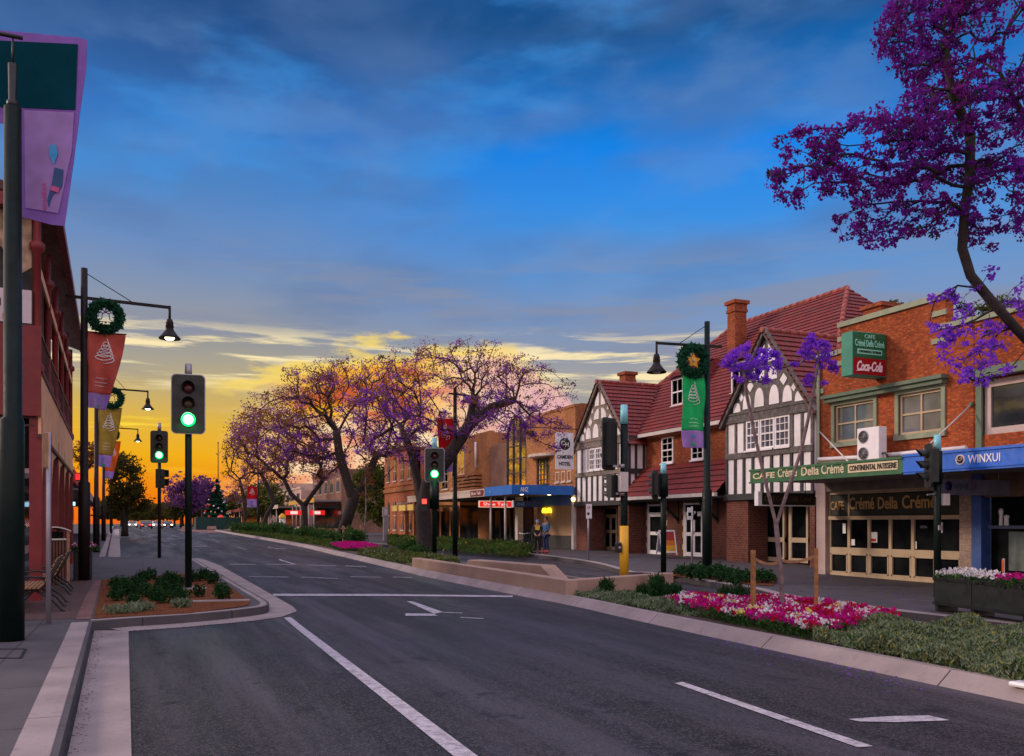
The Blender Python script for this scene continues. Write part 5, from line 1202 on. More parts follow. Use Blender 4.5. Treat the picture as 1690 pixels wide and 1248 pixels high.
# right foreground signal
p = W(1547, 0, 19.0); p.z = gz(p.y)+.15; zt6 = lambda y: up_to(p, y)-p.z
t6 = sig_pole('traffic_light', 'traffic light with three hooded lamps seen side on in front of the blue fascia', p, zt6(745), .075, cap='blue_cap', cap_h=zt6(718)-zt6(745), rz=0)
head(t6, zt6(769), x=-.14, y=-.10, w=.50, h=.95, r=.085, on=False, edge=False, rz=R(-122), visL=.24)
m = B(); m.tube([(0, 0, zt6(745)), (0, 0, zt6(800))], .10, 12); m.build('collar', 'green_metal', t6)
m = B(); m.bar((-.3, 0, zt6(817)), (.1, 0, zt6(814)), .03, .03); m.build('clamp', 'grey_metal', t6); m = B(); m.box(.06, .26, -.1, .06, zt6(834), zt6(815)); m.build('detector_box', 'gutter_paint', t6)
m = B(); m.box(-.05, .05, -.09, -.06, zt6(875), zt6(867)); m.build('band', 'grey_metal', t6)

# ---- street lamps
def bell(o, x, z, lit=True, s=1.):
    m = B(); m.tube([(x, 0, z+.95*s), (x, 0, z+.45*s)], .035, 8); m.build('drop_rod', 'pole_brown', o)
    m = B(); m.lathe((x, 0, z), [(.30*s, -.02), (.31*s, 0), (.22*s, .10*s), (.13*s, .22*s), (.10*s, .30*s), (.12*s, .33*s), (.10*s, .42*s), (.11*s, .45*s), (.07*s, .56*s), (.001, .57*s)], 20); l = m.build('lantern', 'pole_brown', o)
    m = B(); m.lathe((x, 0, z+.01), [(.001, .04), (.11*s, .03), (.14*s, .0), (.10*s, -.05*s), (.001, -.07*s)], 16); m.build('bulb', glow('lamp_bulb', (1, .88, .55), 6.) if lit else 'gutter_paint', l)
def lamp(lab, p, H, armz, arm, back, s=1., lit=True, base=.16, r=.105, mat='pole_brown', group='street lamps along the street', wire=True):
    o = thing('street_lamp', lab, 'street lamp', p, 0, group); d = 1 if arm > 0 else -1
    m = B(); m.tube([(0, 0, -.05), (0, 0, 2.6), (0, 0, 2.65), (0, 0, H)], [base, base, r, r*.8], 14); m.build('pole', mat, o)
    m = B(); m.bar((-d*back, 0, armz+.05), (arm, 0, armz-.02), .07, .09, (0, 1, 0)); m.build('arm', mat, o)
    bell(o, arm, armz-.02-.9*s, lit, s)
    if wire: m = B(); m.tube([(0, 0, H-.1), (arm*.55, 0, armz+.04)], .012, 5); m.build('stay_wire', mat, o)
    return o
def ringw(lab, p, r, kind, group='christmas wreaths on the lamp poles'):
    o = thing('wreath', lab, 'wreath', p, 0, group); m = B(); m.ring((0, 0, 0), r*.80, r*.13, 'y', 24, 6)
    n = 1500; t = nr.rand(n)*2*np.pi; f = nr.rand(n)*2*np.pi; q = r*.24*nr.rand(n)**.5
    m.cards(np.stack([(r*.80+q*np.cos(f))*np.cos(t), q*np.sin(f), (r*.80+q*np.cos(f))*np.sin(t)], 1), r*.16, 0, 3.2); m.build('tinsel', 'wreath_green', o)
    if kind == 'bell':
        m = B(); a = r*.34; m.tube([(-a*.55, 0, a*.5), (-a*.65, 0, -a*.4), (-a*1.1, 0, -a*.95), (a*1.1, 0, -a*.95), (a*.65, 0, -a*.4), (a*.55, 0, a*.5)], r*.035, 6); m.sphere((0, 0, -a*1.05), r*.07, 8); m.build('bell_outline', P('brass', (.30, .15, .03), .4, .1, metal=.5), o)
        m = B()
        for s in (1, -1): m.tube([(0, 0, a*.8), (s*a*.6, 0, a*1.2), (s*a*.9, 0, a*.8), (s*a*.5, 0, a*.55), (0, 0, a*.8)], r*.035, 6)
        m.build('bow', 'maroon', o)
    else:
        m = B(); pts = []
        for i in range(10): a = math.pi/2+i*math.pi/5; q = r*(.52 if i % 2 == 0 else .26); pts.append((q*math.cos(a), -.03, q*math.sin(a)))
        m.prism(pts, (0, .06, 0)); m.build('star', P('star_gold', (.72, .36, .01), .5, .3, 8), o)
        m = B()
        for i in range(5): a = -math.pi/2+i*2*math.pi/5; m.sphere((r*.40*math.cos(a), .02, r*.40*math.sin(a)), r*.12, 6)
        m.build('red_leaf', 'maroon', o); m = B(); m.sphere((0, -.05, 0), r*.09, 8); m.build('star_centre', 'sign_pale', o)
    return o
leafy('wreath_green', (.008, .045, .025), (.015, .09, .05), 9, .15, (.06, .22, .12))
def cloth(o, nm, mat, x0, x1, z0, z1, f, off=0., nx=14, nz=26, thick=.006):
    m = B(); vs = []
    for k in range(nz+1):
        for i in range(nx+1):
            z = z0+(z1-z0)*k/nz; u = i/nx; x, y = f(x0+(x1-x0)*u, z); vs.append((x, y+off, z))
    n1 = nx+1; fs = [(k*n1+i, k*n1+i+1, (k+1)*n1+i+1, (k+1)*n1+i) for k in range(nz) for i in range(nx)]
    m.add(vs, fs, True); c = m.build(nm, mat, o); s = c.modifiers.new('thickness', 'SOLIDIFY'); s.thickness = thick; return c
def cloth_mat(name, c, tr=.45):
    if name in MATS: return
    m = _m(name); b = NB(m); col = b.mix(b.rng(b.noise(3, 3), .35, .7), tuple(q*.8 for q in c), c); d = b.n('ShaderNodeBsdfDiffuse'); t = b.n('ShaderNodeBsdfTranslucent'); x = b.n('ShaderNodeMixShader')
    b.l(col, d.inputs[0]); b.l(col, t.inputs[0]); x.inputs[0].default_value = tr; b.l(d.outputs[0], x.inputs[1]); b.l(t.outputs[0], x.inputs[2]); o = b.n('ShaderNodeOutputMaterial'); b.l(x.outputs[0], o.inputs[0]); MATS[name] = m
for nm, c in (('cloth_green', (.05, .72, .26)), ('cloth_red', (.85, .22, .17)), ('cloth_olive', (.55, .42, .10)), ('cloth_orange', (.85, .25, .05)), ('cloth_lilac', (.62, .42, .86)), ('cloth_teal', (.008, .09, .13)), ('cloth_scarlet', (.80, .03, .04)), ('cloth_violet', (.42, .24, .70))): cloth_mat(nm, c)
def squiggle(o, w, z0, z1, f, mat, r=.014):
    m = B(); n = 90; pts = []
    for i in range(n+1):
        t = i/n; z = z0+(z1-z0)*t; a = w*(.15+.85*t); ph = t*2*math.pi*5.5
        x, y = f(w*0+a*math.sin(ph)*.5, z+.06*math.cos(ph)*1.2*w*2); pts.append((x, y-.018, z+.09*math.cos(ph)))
    m.tube(pts, r, 5); m.build('tree_scroll', mat, o)
def banner(lab, p, w, h, low, top, s, foldx=.0, twist=0., group='banners on the lamp poles', z_s=.28):
    """hangs from z=0 down to -h; x from 0 (pole side) to s*w; twist pulls the free bottom corner in and back"""
    o = thing('banner', lab, 'banner', p, 0, group)
    def f(x, z):
        t = -z/h; k = 1-twist*t**1.3; return (x*k, twist*.9*abs(x)*t + .06*math.sin(x*9+z*2.6)*(.3+t) + .035*math.sin(z*4+x*4))
    cloth(o, 'upper_cloth', top, 0, s*w, 0, -h*(1-low), f); cloth(o, 'lower_cloth', 'cloth_lilac', 0, s*w, -h*(1-low), -h, lambda x, z: f(x, z-(h*low)*.35*(abs(x)/w if foldx < 0 else -(1-abs(x)/w)*foldx*0)*0))
    g = lambda x, z: f(s*w*.5+x, z)
    squiggle(o, w*.62, -h*.12, -h*.36, g, 'cloth_white_print', .012*w/.8)
    m = B()
    for i, (z, ww) in enumerate(((.60, .42), (.655, .5), (.70, .46))):
        pts = [Vector((*g((t-.5)*w*ww, -h*z), -h*z+.012*math.sin(t*40+i))) for t in np.linspace(0, 1, 24)]; m.tube([(q.x, q.y-.016, q.z) for q in pts], .007, 4)
    m.build('small_print', 'cloth_white_print', o)
    q = g(0, -h*(1-low*.5)); m = B(); m.box(q[0]-.11*w, q[0]+.02*w, q[1]-.03, q[1]-.015, -h*(1-low*.78), -h*(1-low*.62)); m.build('crest_blue', P('crest_blue', (.03, .35, .75), .6), o)
    m = B(); m.box(q[0]-.16*w, q[0]+.05*w, q[1]-.03, q[1]-.015, -h*(1-low*.22), -h*(1-low*.10)); m.prism([(q[0]-.16*w, q[1]-.03, -h*(1-low*.22)), (q[0]-.07*w, q[1]-.03, -h*(1-low*.22)), (q[0]-.16*w, q[1]-.03, -h*(1-low*.5))], (0, .015, 0)); m.build('crest_green', P('crest_green', (.02, .30, .12), .6), o)
    m = B(); m.tube([(-.06*s, 0, .0), (s*w*1.02, 0, .0)], .016, 8); m.build('banner_rod', 'black_metal', o); return o
P('cloth_white_print', (.85, .82, .86), .7)
p = G(1167, 944, .15); pr_ = p; zq = lambda y: up_to(pr_, y); mp = 1/FPX*depth(p)
lamp('dark lamp post on the right pavement before the hotel, arm reaching left over the kerb', p, zq(531)-p.z, zq(573)-p.z, -90*mp*1.08, .55, 1.0, lit=False, base=.155, mat='green_metal')
ringw('tinsel wreath with a gold star on the right hand lamp post', (p.x-26*mp*1.08, p.y-.02, zq(598)), .52, 'star')
banner('green banner with white scroll tree on the right hand lamp post', (p.x-.10, p.y, zq(623)), .82, 117*mp, .24, 'cloth_green', -1)
P('bulb', (1, 1, 1))
# left lamps
def lft(px, D, ybase=None):
    q = W(px, 864, D); q.z = gz(q.y)+.15; return q
def lrow(px, D, top, armp, xl, wy, wr, bpx, by0, by1, col, labs, low=.2):
    q = lft(px, D); mq = D/FPX; z = lambda y: up_to(q, y)
    l = lamp(labs[0], q, z(top)-q.z, z(armp)-q.z, (xl-px)*mq*1.06, .45, .95, base=.15)
    ringw(labs[1], (q.x+(wy[0]-px)*mq*1.04, q.y-.02, z(wy[1])), wr*mq, 'bell')
    banner(labs[2], (q.x+.08, q.y, z(by0)), bpx*mq, (by1-by0)*mq, low, col, 1, twist=.55)
lrow(139, 23.5, 443, 494, 263, (170, 520), 27, 58, 547, 672, 'cloth_red', ('tall brown lamp post beside the pub with a lit bell lantern', 'largest tinsel wreath with a bell, on the lamp post beside the pub', 'faded red banner on the lamp post beside the pub'))
lrow(159, 42., 585, 641, 233, (182, 656), 17, 36, 672, 770, 'cloth_olive', ('lit lamp post of the left row carrying the olive banner', 'medium wreath with a bell above the olive banner', 'olive green banner on the second left lamp post'))
lrow(171, 62., 668, 706, 220, (184, 716), 10, 24, 728, 790, 'cloth_orange', ('third lamp post of the left row, above the orange banner', 'small wreath with a bell above the orange banner', 'orange banner on the third left lamp post'))
q = lft(183, 90); mq = 90/FPX; lamp('farthest lamp post of the left row, behind the street tree', q, up_to(q, 730)-q.z, up_to(q, 758)-q.z, 34*mq, .4, 1.2, base=.12)
# lamp in the median behind the signal
q = W(751, 864, 40.); q.z = gz(q.y)+.15; z = lambda y: up_to(q, y); mq = 40/FPX
lamp('dark lamp post standing in the hedge behind the large jacaranda', q, z(640)-q.z, z(652)-q.z, 40*mq, .3, .9, lit=False, base=.12, r=.10, mat='green_metal')
banner('scarlet and lilac banner on the lamp post behind the jacaranda', (q.x-.1, q.y, z(692)), .75, 2.4, .25, 'cloth_scarlet', -1, twist=.3)
q = W(426, 864, 92.); q.z = gz(q.y)+.15; z = lambda y: up_to(q, y)
lamp('thin far lamp post between the median trunks', q, z(745)-q.z, z(765)-q.z, 2.2, .3, .9, lit=False, base=.12, r=.09, mat='green_metal'); banner('small far scarlet banner between the median trunks', (q.x-.1, q.y, z(803)), 1., 2.2, .4, 'cloth_scarlet', -1)
# nearest pole on the left
q = W(21, 864, 12.0); q.z = .15; z = lambda y: up_to(q, y)-q.z
np_ = thing('street_lamp', 'thick dark pole at the left edge carrying a large teal and lilac banner', 'street lamp', q, 0, 'street lamps along the street')
m = B(); m.tube([(-.02, 0, -.05), (-.02, 0, 3.0), (0, 0, 3.05), (0.0, 0, z(178))], [.165, .165, .118, .108], 20); m.build('pole', 'green_metal', np_)
m = B(); m.tube([(0, 0, z(178)), (0, 0, z(168)), (0, 0, z(166)), (0, 0, z(106))], [.075, .075, .05, .058], 14); m.tube([(0, 0, z(106)), (0, 0, z(60))], .014, 8); m.build('spigot', 'black_metal', np_)
m = B(); m.tube([(-.9, 0, z(58)), (.12, 0, z(60))], .03, 8); m.build('top_bracket', 'black_metal', np_)
nb_ = thing('banner', 'large teal and lilac banner behind the nearest pole, top left corner', 'banner', W(60, 60, 12.35), -TH, 'banners on the lamp poles')
def flat(pts, D, t, nm, mat, par):
    m = B(); q = [W(x, y, D) for x, y in pts]; f = Vector((math.sin(TH), math.cos(TH), 0))*t; m.prism(q, f); return m.build(nm, mat, par, True)
flat([(-60,44),(0,50),(130,62),(143,66),(142,110),(131,190),(122,262),(106,373),(85,371),(36,358),(30,300),(30,206),(-60,198)], 12.35, .012, 'cloth', 'cloth_violet', nb_)
flat([(-60,64),(128,73),(124,181),(30,177),(-60,175)], 12.335, .008, 'teal_panel', 'cloth_teal', nb_)
flat([(40,182),(122,186),(118,250),(96,352),(42,343)], 12.335, .008, 'pale_panel', 'cloth_lilac', nb_)
flat([(82,240),(92,238),(95,254),(89,272),(81,256)], 12.32, .006, 'print_blue', 'crest_blue', nb_)
flat([(90,276),(104,280),(102,308),(86,322),(80,342),(78,330),(86,300)], 12.32, .006, 'print_navy', P('print_navy', (.01, .07, .22), .6), nb_)
flat([(85,306),(98,310),(96,318),(83,314)], 12.31, .006, 'print_rose', P('print_rose', (.55, .08, .28), .6), nb_)
a = W(76, 348, 12.31); text('camden', 'print_rose', nb_, a, UP, (-math.cos(TH), math.sin(TH), 0), .38, .065, world=True)

# ---- small signs
def post_sign(lab, p, H, r, panels, rz=0., mat='grey_metal', group=None, nm='sign_post'):
    o = thing(nm, lab, 'sign post', p, rz, group); m = B(); m.tube([(0, 0, -.03), (0, 0, H)], r, 10); m.build('post', mat, o)
    for (nm_, mt, x0, x1, z0, z1) in panels: m = B(); m.box(x0, x1, -r-.02, -r-.002, z0, z1); m.build(nm_, mt, o)
    return o
p = G(80, 1030, .15); z = lambda y: up_to(p, y)-p.z
post_sign('pale grey sign post seen edge on between the pole and the bench', p, z(714), .038, [('plate', P('plate_back', (.50, .30, .18), .4, metal=.4), -.10, .12, z(772), z(716))], rz=R(-62))
P('sign_blue', (.10, .35, .75), .5); 
p = G(971, 925, .15); z = lambda y: up_to(p, y)-p.z
o = post_sign('parking sign on a thin grey post in front of the far hotel gable', p, z(834), .035, [('plate', 'sign_white', -.12, .13, z(856), z(832)), ('blue_patch', 'sign_blue', -.08, .02, z(850), z(846))])
text('1P', 'sign_red', o, (-.07, -.06, z(840)), SX, UP, .12, .1)
p = G(1142, 943, .15); z = lambda y: up_to(p, y)-p.z
o = post_sign('red and blue parking sign on a thin grey post by the lamp before the hotel', p, z(836), .035, [('plate', 'sign_white', -.20, .16, z(858), z(838)), ('red_patch', 'sign_red', .0, .16, z(858), z(838)), ('blue_patch', 'sign_blue', -.18, -.06, z(852), z(846))])
text('P', 'sign_white', o, (.03, -.062, z(850)), SX, UP, .07, .12)
p = G(404, 876, .1); z = lambda y: up_to(p, y)-p.z
o = post_sign('small far sign with a dark triangular plate in front of the green fence', p, z(838), .05, [], mat='grey_metal')
m = B(); m.prism([(-.45, -.06, z(838)), (.45, -.06, z(838)), (0, -.06, z(849))], (0, .04, 0)); m.build('plate', 'dark_brick', o)
p = G(636, 893, .15); o = thing('utility_cabinet', 'slim pale grey service pillar beside the green tree', 'cabinet', p); m = B(); m.box(-.16, .16, -.12, .12, 0, 2.4); m.box(-.2, .2, -.15, .15, 1.75, 2.45); m.build('body', 'grey_metal', o, bevel=.02); m = B(); m.box(-.12, .12, -.155, -.15, 1.85, 2.35); m.build('door', 'gutter_paint', o)
p = G(466, 879, .15); o = thing('bollard', 'short far bollard with a yellow top in the median', 'bollard', p); m = B(); m.tube([(0, 0, 0), (0, 0, 1.6)], .35, 10); m.build('body', 'gutter_paint', o); m = B(); m.lathe((0, 0, 1.6), [(.4, 0), (.4, .2), (.1, .5), (.001, .52)], 10); m.build('top', 'yellow_paint', o)
# A-frame board
p = G(1100, 916, .3); ab = thing('sandwich_board', 'white framed sandwich board with an orange and red poster outside the hotel door', 'sandwich board', p, R(-8))
def tilt(m, x, side): 
    m.v = [(v[0], v[1]+side*(.30-v[2]*.27), v[2]) for v in m.v]
for s in (-1, 1):
    m = B(); m.box(-.36, -.31, -.015, .015, 0, 1.05); m.box(.31, .36, -.015, .015, 0, 1.05); m.box(-.31, .31, -.014, .014, .99, 1.05); m.box(-.31, .31, -.014, .014, .1, .16); tilt(m, 0, s); m.build('frame', 'sign_white', ab)
m = B(); m.box(-.31, .31, -.008, .008, .62, .99); tilt(m, 0, -1); m.build('poster_top', P('poster_red', (.42, .05, .04), .5), ab)
m = B(); m.box(-.31, .31, -.008, .008, .40, .62); tilt(m, 0, -1); m.build('poster_middle', P('poster_orange', (.75, .22, .03), .5), ab)
m = B(); m.box(-.31, .31, -.008, .008, .16, .40); tilt(m, 0, -1); m.build('poster_bottom', P('poster_yellow', (.85, .48, .03), .5), ab)
m = B(); m.box(-.31, .31, -.006, .006, .16, .99); tilt(m, 0, 1); m.build('back_panel', P('poster_blue', (.25, .35, .55), .5), ab)
# hotel banner sign
hb = thing('hotel_sign', 'white hanging banner with a round logo on a bracket at the far hotel corner', 'sign', (20.12, 41.9, 4.62))
m = B(); m.box(0, 1.06, 0, .03, 0, 1.95); m.build('panel', 'sign_white', hb)
m = B(); m.tube([(-2.2, .015, 2.16), (1.7, .015, 2.16)], .025, 6); m.build('bracket_rod', 'black_metal', hb)
for x in (.1, .96): m = B(); m.tube([(x, .015, 1.95), (x, .015, 2.16)], .012, 5); m.build('hook', 'black_metal', hb)
m = B(); m.lathe((.53, -.012, 1.35), [(.001, 0), (.32, 0), (.32, .012)], 28, 'y'); m.build('logo_disc', 'sign_dark', hb)
text('C', 'sign_white', hb, (.30, -.02, 1.27), SX, UP, .21, .24, bold=.03); text('H', 'sign_white', hb, (.55, -.02, 1.20), SX, UP, .20, .24, bold=.03)
m = B(); m.box(.522, .538, -.02, -.012, 1.04, 1.18); m.box(.522, .538, -.02, -.012, 1.53, 1.67); m.build('logo_line', 'sign_white', hb)
text('CAMDEN', 'sign_dark', hb, (.07, -.01, .56), SX, UP, .92, .20, bold=.03); text('HOTEL', 'sign_dark', hb, (.19, -.01, .20), SX, UP, .68, .20, bold=.03)

# ---- benches
def bench(lab, loc, rz):
    o = thing('park_bench', lab, 'bench', loc, rz, 'benches beside the pub'); Ln = 2.1   # bench runs along local y, faces -x
    for i in range(7): pass
    m = B()
    for i in range(7): x = -.42+i*.07; m.box(x, x+.05, 0, Ln, .44, .465)
    m.build('seat', 'bare_timber', o)
    m = B()
    for i in range(6): t = i/5; x = .10+.20*t; z = .52+.42*t; m.bar((x, 0, z), (x, Ln, z), .06, .022, (.42, 0, -.2))
    m.build('backrest', 'bare_timber', o)
    for y in (.12, Ln/2, Ln-.12):
        m = B(); m.tube([(-.42, y, .43), (0.05, y, .42), (.12, y, .55), (.33, y, .98)], [.022, .022, .022, .018], 8); m.build('side_frame', 'black_metal', o)
        m = B(); m.tube([(-.05, y, .42), (-.30, y, .16), (-.44, y, .02), (-.5, y, .0)], .022, 8); m.build('leg', 'black_metal', o)
        m = B(); m.tube([(-.05, y, .42), (.25, y, .22), (.38, y, .05), (.44, y, .0)], .022, 8); m.build('leg', 'black_metal', o)
    for y in (.06, Ln-.06):
        m = B(); m.tube([(.14, y, .62), (-.15, y, .66), (-.42, y, .64), (-.48, y, .55), (-.42, y, .44)], .02, 8); m.build('armrest', 'black_metal', o)
    return o
p = G(99, 1010, .155); b1 = bench('nearer slatted timber bench with black iron legs on the brick paving', (p.x-.36, p.y-.05, .155), RZL)
p2 = G(114, 983, .155); b2 = copy_tree(b1, loc=(p2.x-.36, p2.y, .155), label='farther slatted bench with pale top rail beside the timber bin surround')
# litter bin enclosure
p = G(65, 967, .15); q = G(112, 965, .15); bn = thing('bin_enclosure', 'tall brown timber slatted bin enclosure with a curved metal lid beside the bench', 'litter bin', (p.x, p.y, .155), math.atan2(q.y-p.y, q.x-p.x)); w = (q-p).length
m = B(); n = 9
for i in range(n): m.box(i*w/n+.008, (i+1)*w/n-.008, 0, .03, .08, 1.18)
for i in range(7): m.box(w-.03, w, i*.13+.035, (i+1)*.13+.02, .08, 1.18)
m.build('slats', P('bin_timber', (.13, .045, .03), .6, .25, 4), bn)
for x, y in ((0, 0), (w, 0), (0, .95), (w, .95)): m = B(); m.box(x-.035, x+.035, y-.035, y+.035, 0, 1.42); m.build('corner_post', P('post_copper', (.38, .20, .12), .5, .15) if x else 'black_metal', bn)
m = B(); m.box(.035, w-.035, -.02, .03, 1.18, 1.22); m.build('top_rail', 'steel', bn)
m = B(); m.box(.04, w-.04, .3, .9, .1, 1.38); m.build('bin_body', 'interior', bn)
m = B(); pts = [(-.06+(w+.12)*t, -.08, 1.42+.10*math.sin(math.pi*t)) for t in np.linspace(0, 1, 12)]; m.prism(pts+[(x, y, z-.03) for x, y, z in pts[::-1]], (0, 1.1, 0)); m.build('lid', 'steel', bn)
# planters
def planter_flowers(o, x0, x1, y0, y1, z, mats, n):
    ps = []
    for mt, a, b in mats:
        m = B(); xx = x0+(x1-x0)*(a+(b-a)*nr.rand(n)); yy = y0+(y1-y0)*nr.rand(n); hh = .16*nr.rand(n)*(1-((xx-(x0+(x1-x0)*(a+b)/2))/((x1-x0)*(b-a)/2+1e-3))**2*.6)
        m.cards(np.stack([xx, yy, z+.04+hh], 1), .055, .6, 1.1); ps.append((m, mt))
    multi('flowers', ps, o)['kind'] = 'stuff'
    m = B(); n2 = n*2; m.cards(np.stack([x0-.03+(x1-x0+.06)*nr.rand(n2), y0-.03+(y1-y0+.06)*nr.rand(n2), z-.06+.14*nr.rand(n2)], 1), .06, .3, 1.6); m.build('foliage', 'leaf_mid', o)['kind'] = 'stuff'
leafy('leaf_mid', (.02, .06, .02), (.05, .11, .03), 3, .3); leafy('leaf_dark', (.008, .03, .012), (.02, .06, .022), 4, .2, (.05, .13, .04)); leafy('leaf_grey', (.09, .14, .09), (.17, .23, .15), 2.5, .25, (.33, .36, .20))
leafy('petal_white', (.62, .58, .62), (.85, .80, .82), 9, .3, (.9, .88, .85)); leafy('petal_magenta', (.42, .008, .22), (.58, .014, .16), 5, .3, (.70, .04, .42)); leafy('petal_red', (.36, .006, .02), (.50, .016, .04), 6, .3, (.6, .03, .12)); leafy('petal_yellow', (.70, .55, .12), (.8, .7, .3), 8, .3, (.8, .5, .05))
p = G(137, 957, .155); pt = thing('flower_tub', 'tall dark square tub of white and pink flowers beside the timber bin', 'planter', (p.x, p.y, .155)); m = B()
m.prism([(-.22, -.22, 0), (.22, -.22, 0), (.22, .22, 0), (-.22, .22, 0)], (0, 0, .85)); m.build('tub', 'black_metal', pt, bevel=.02)
m = B(); m.box(-.24, .24, -.24, .24, .85, .9); m.build('rim', 'board_black', pt); planter_flowers(pt, -.28, .34, -.25, .25, .92, [('petal_white', 0, 1), ('petal_magenta', 0, 1)], 110)
pa, pb = G(1541, 1008, .155), G(1700, 1032, .155); dd = (pb-pa); pl = thing('planter_box', 'long black planter box of white and pink flowers on the pavement at the right edge', 'planter', (pa.x, pa.y, .155), math.atan2(dd.y, dd.x)); Lp = dd.length+1.2
m = B(); m.box(0, Lp*.28, 0, .45, .12, .62); m.box(Lp*.285, Lp, 0, .45, .12, .62); m.build('box', 'board_black', pl, bevel=.015)
for x in (.05, Lp*.28, Lp*.62, Lp-.1): m = B(); m.box(x-.04, x+.04, .02, .43, 0, .13); m.build('foot', 'board_black', pl)
m = B(); m.box(-.015, Lp+.01, -.015, .0, .56, .62); m.box(-.015, Lp+.01, -.012, .0, .12, .17); m.build('trim', 'black_metal', pl)
planter_flowers(pl, .0, Lp, .0, .45, .62, [('petal_white', 0, .42), ('petal_magenta', .38, 1)], 420)
# orange cafe chair behind the planter
p = W(1676, 0, 17.2); p.z = gz(p.y)+.16; ch = thing('cafe_chair', 'orange cafe chair behind the flower planter at the right edge', 'chair', p, R(40))
m = B(); m.box(-.22, .22, -.22, .22, .43, .46); m.build('seat', P('chair_orange', (.75, .12, .02), .4), ch, bevel=.01); m = B(); m.box(-.21, .21, .2, .23, .62, .88); m.build('backrest', 'chair_orange', ch, bevel=.01)
for x in (-.2, .2):
    for y in (-.2, .2): m = B(); m.tube([(x, y, 0), (x*.95, y, .9 if y > 0 else .44)], .013, 6); m.build('leg', 'steel', ch)
# ================================================================== TREES
leafy('petal_tree', (.17, .055, .32), (.36, .12, .55), .6, .5, (.50, .24, .62))
leafy('petal_purple', (.16, .03, .36), (.26, .05, .55), 1.2, .45, (.34, .10, .66))
leafy('petal_far', (.08, .03, .14), (.16, .06, .24), .6, .5, (.25, .12, .25))
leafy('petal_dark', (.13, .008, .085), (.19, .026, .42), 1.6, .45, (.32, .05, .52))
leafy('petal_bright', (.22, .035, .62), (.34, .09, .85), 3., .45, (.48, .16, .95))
leafy('leaf_bronze_lit', (.12, .055, .03), (.24, .10, .035), .4, .65, (.50, .21, .04))  # brown leaf colour with the orange sunset light put into it
leafy('leaf_street', (.025, .05, .018), (.06, .07, .02), .8, .45, (.16, .09, .02))
leafy('leaf_olive', (.05, .08, .02), (.10, .13, .03), .5, .4, (.18, .18, .04))
leafy('leaf_xmas', (.004, .022, .014), (.01, .05, .03), 1.2, .1, (.03, .12, .07))
def ell(c, D, rx, ry, n, dz=None, sh=.35, lo=-1.):
    """n points inside an ellipsoid centred on photo position c at depth D (radii given in photo px)"""
    out = []; mp = D/FPX; rz_ = (dz if dz else rx*mp*.75)
    while len(out) < n:
        v = nr.normal(size=3); v /= np.linalg.norm(v); v *= (sh+(1-sh)*nr.rand())**.5
        if v[2] < lo: continue
        p = W(c[0], c[1], D); out.append((p.x+(v[0]*rx*mp)*math.cos(TH)+v[1]*rz_*math.sin(TH), p.y-(v[0]*rx*mp)*math.sin(TH)+v[1]*rz_*math.cos(TH), p.z+v[2]*ry*mp))
    return np.array(out)
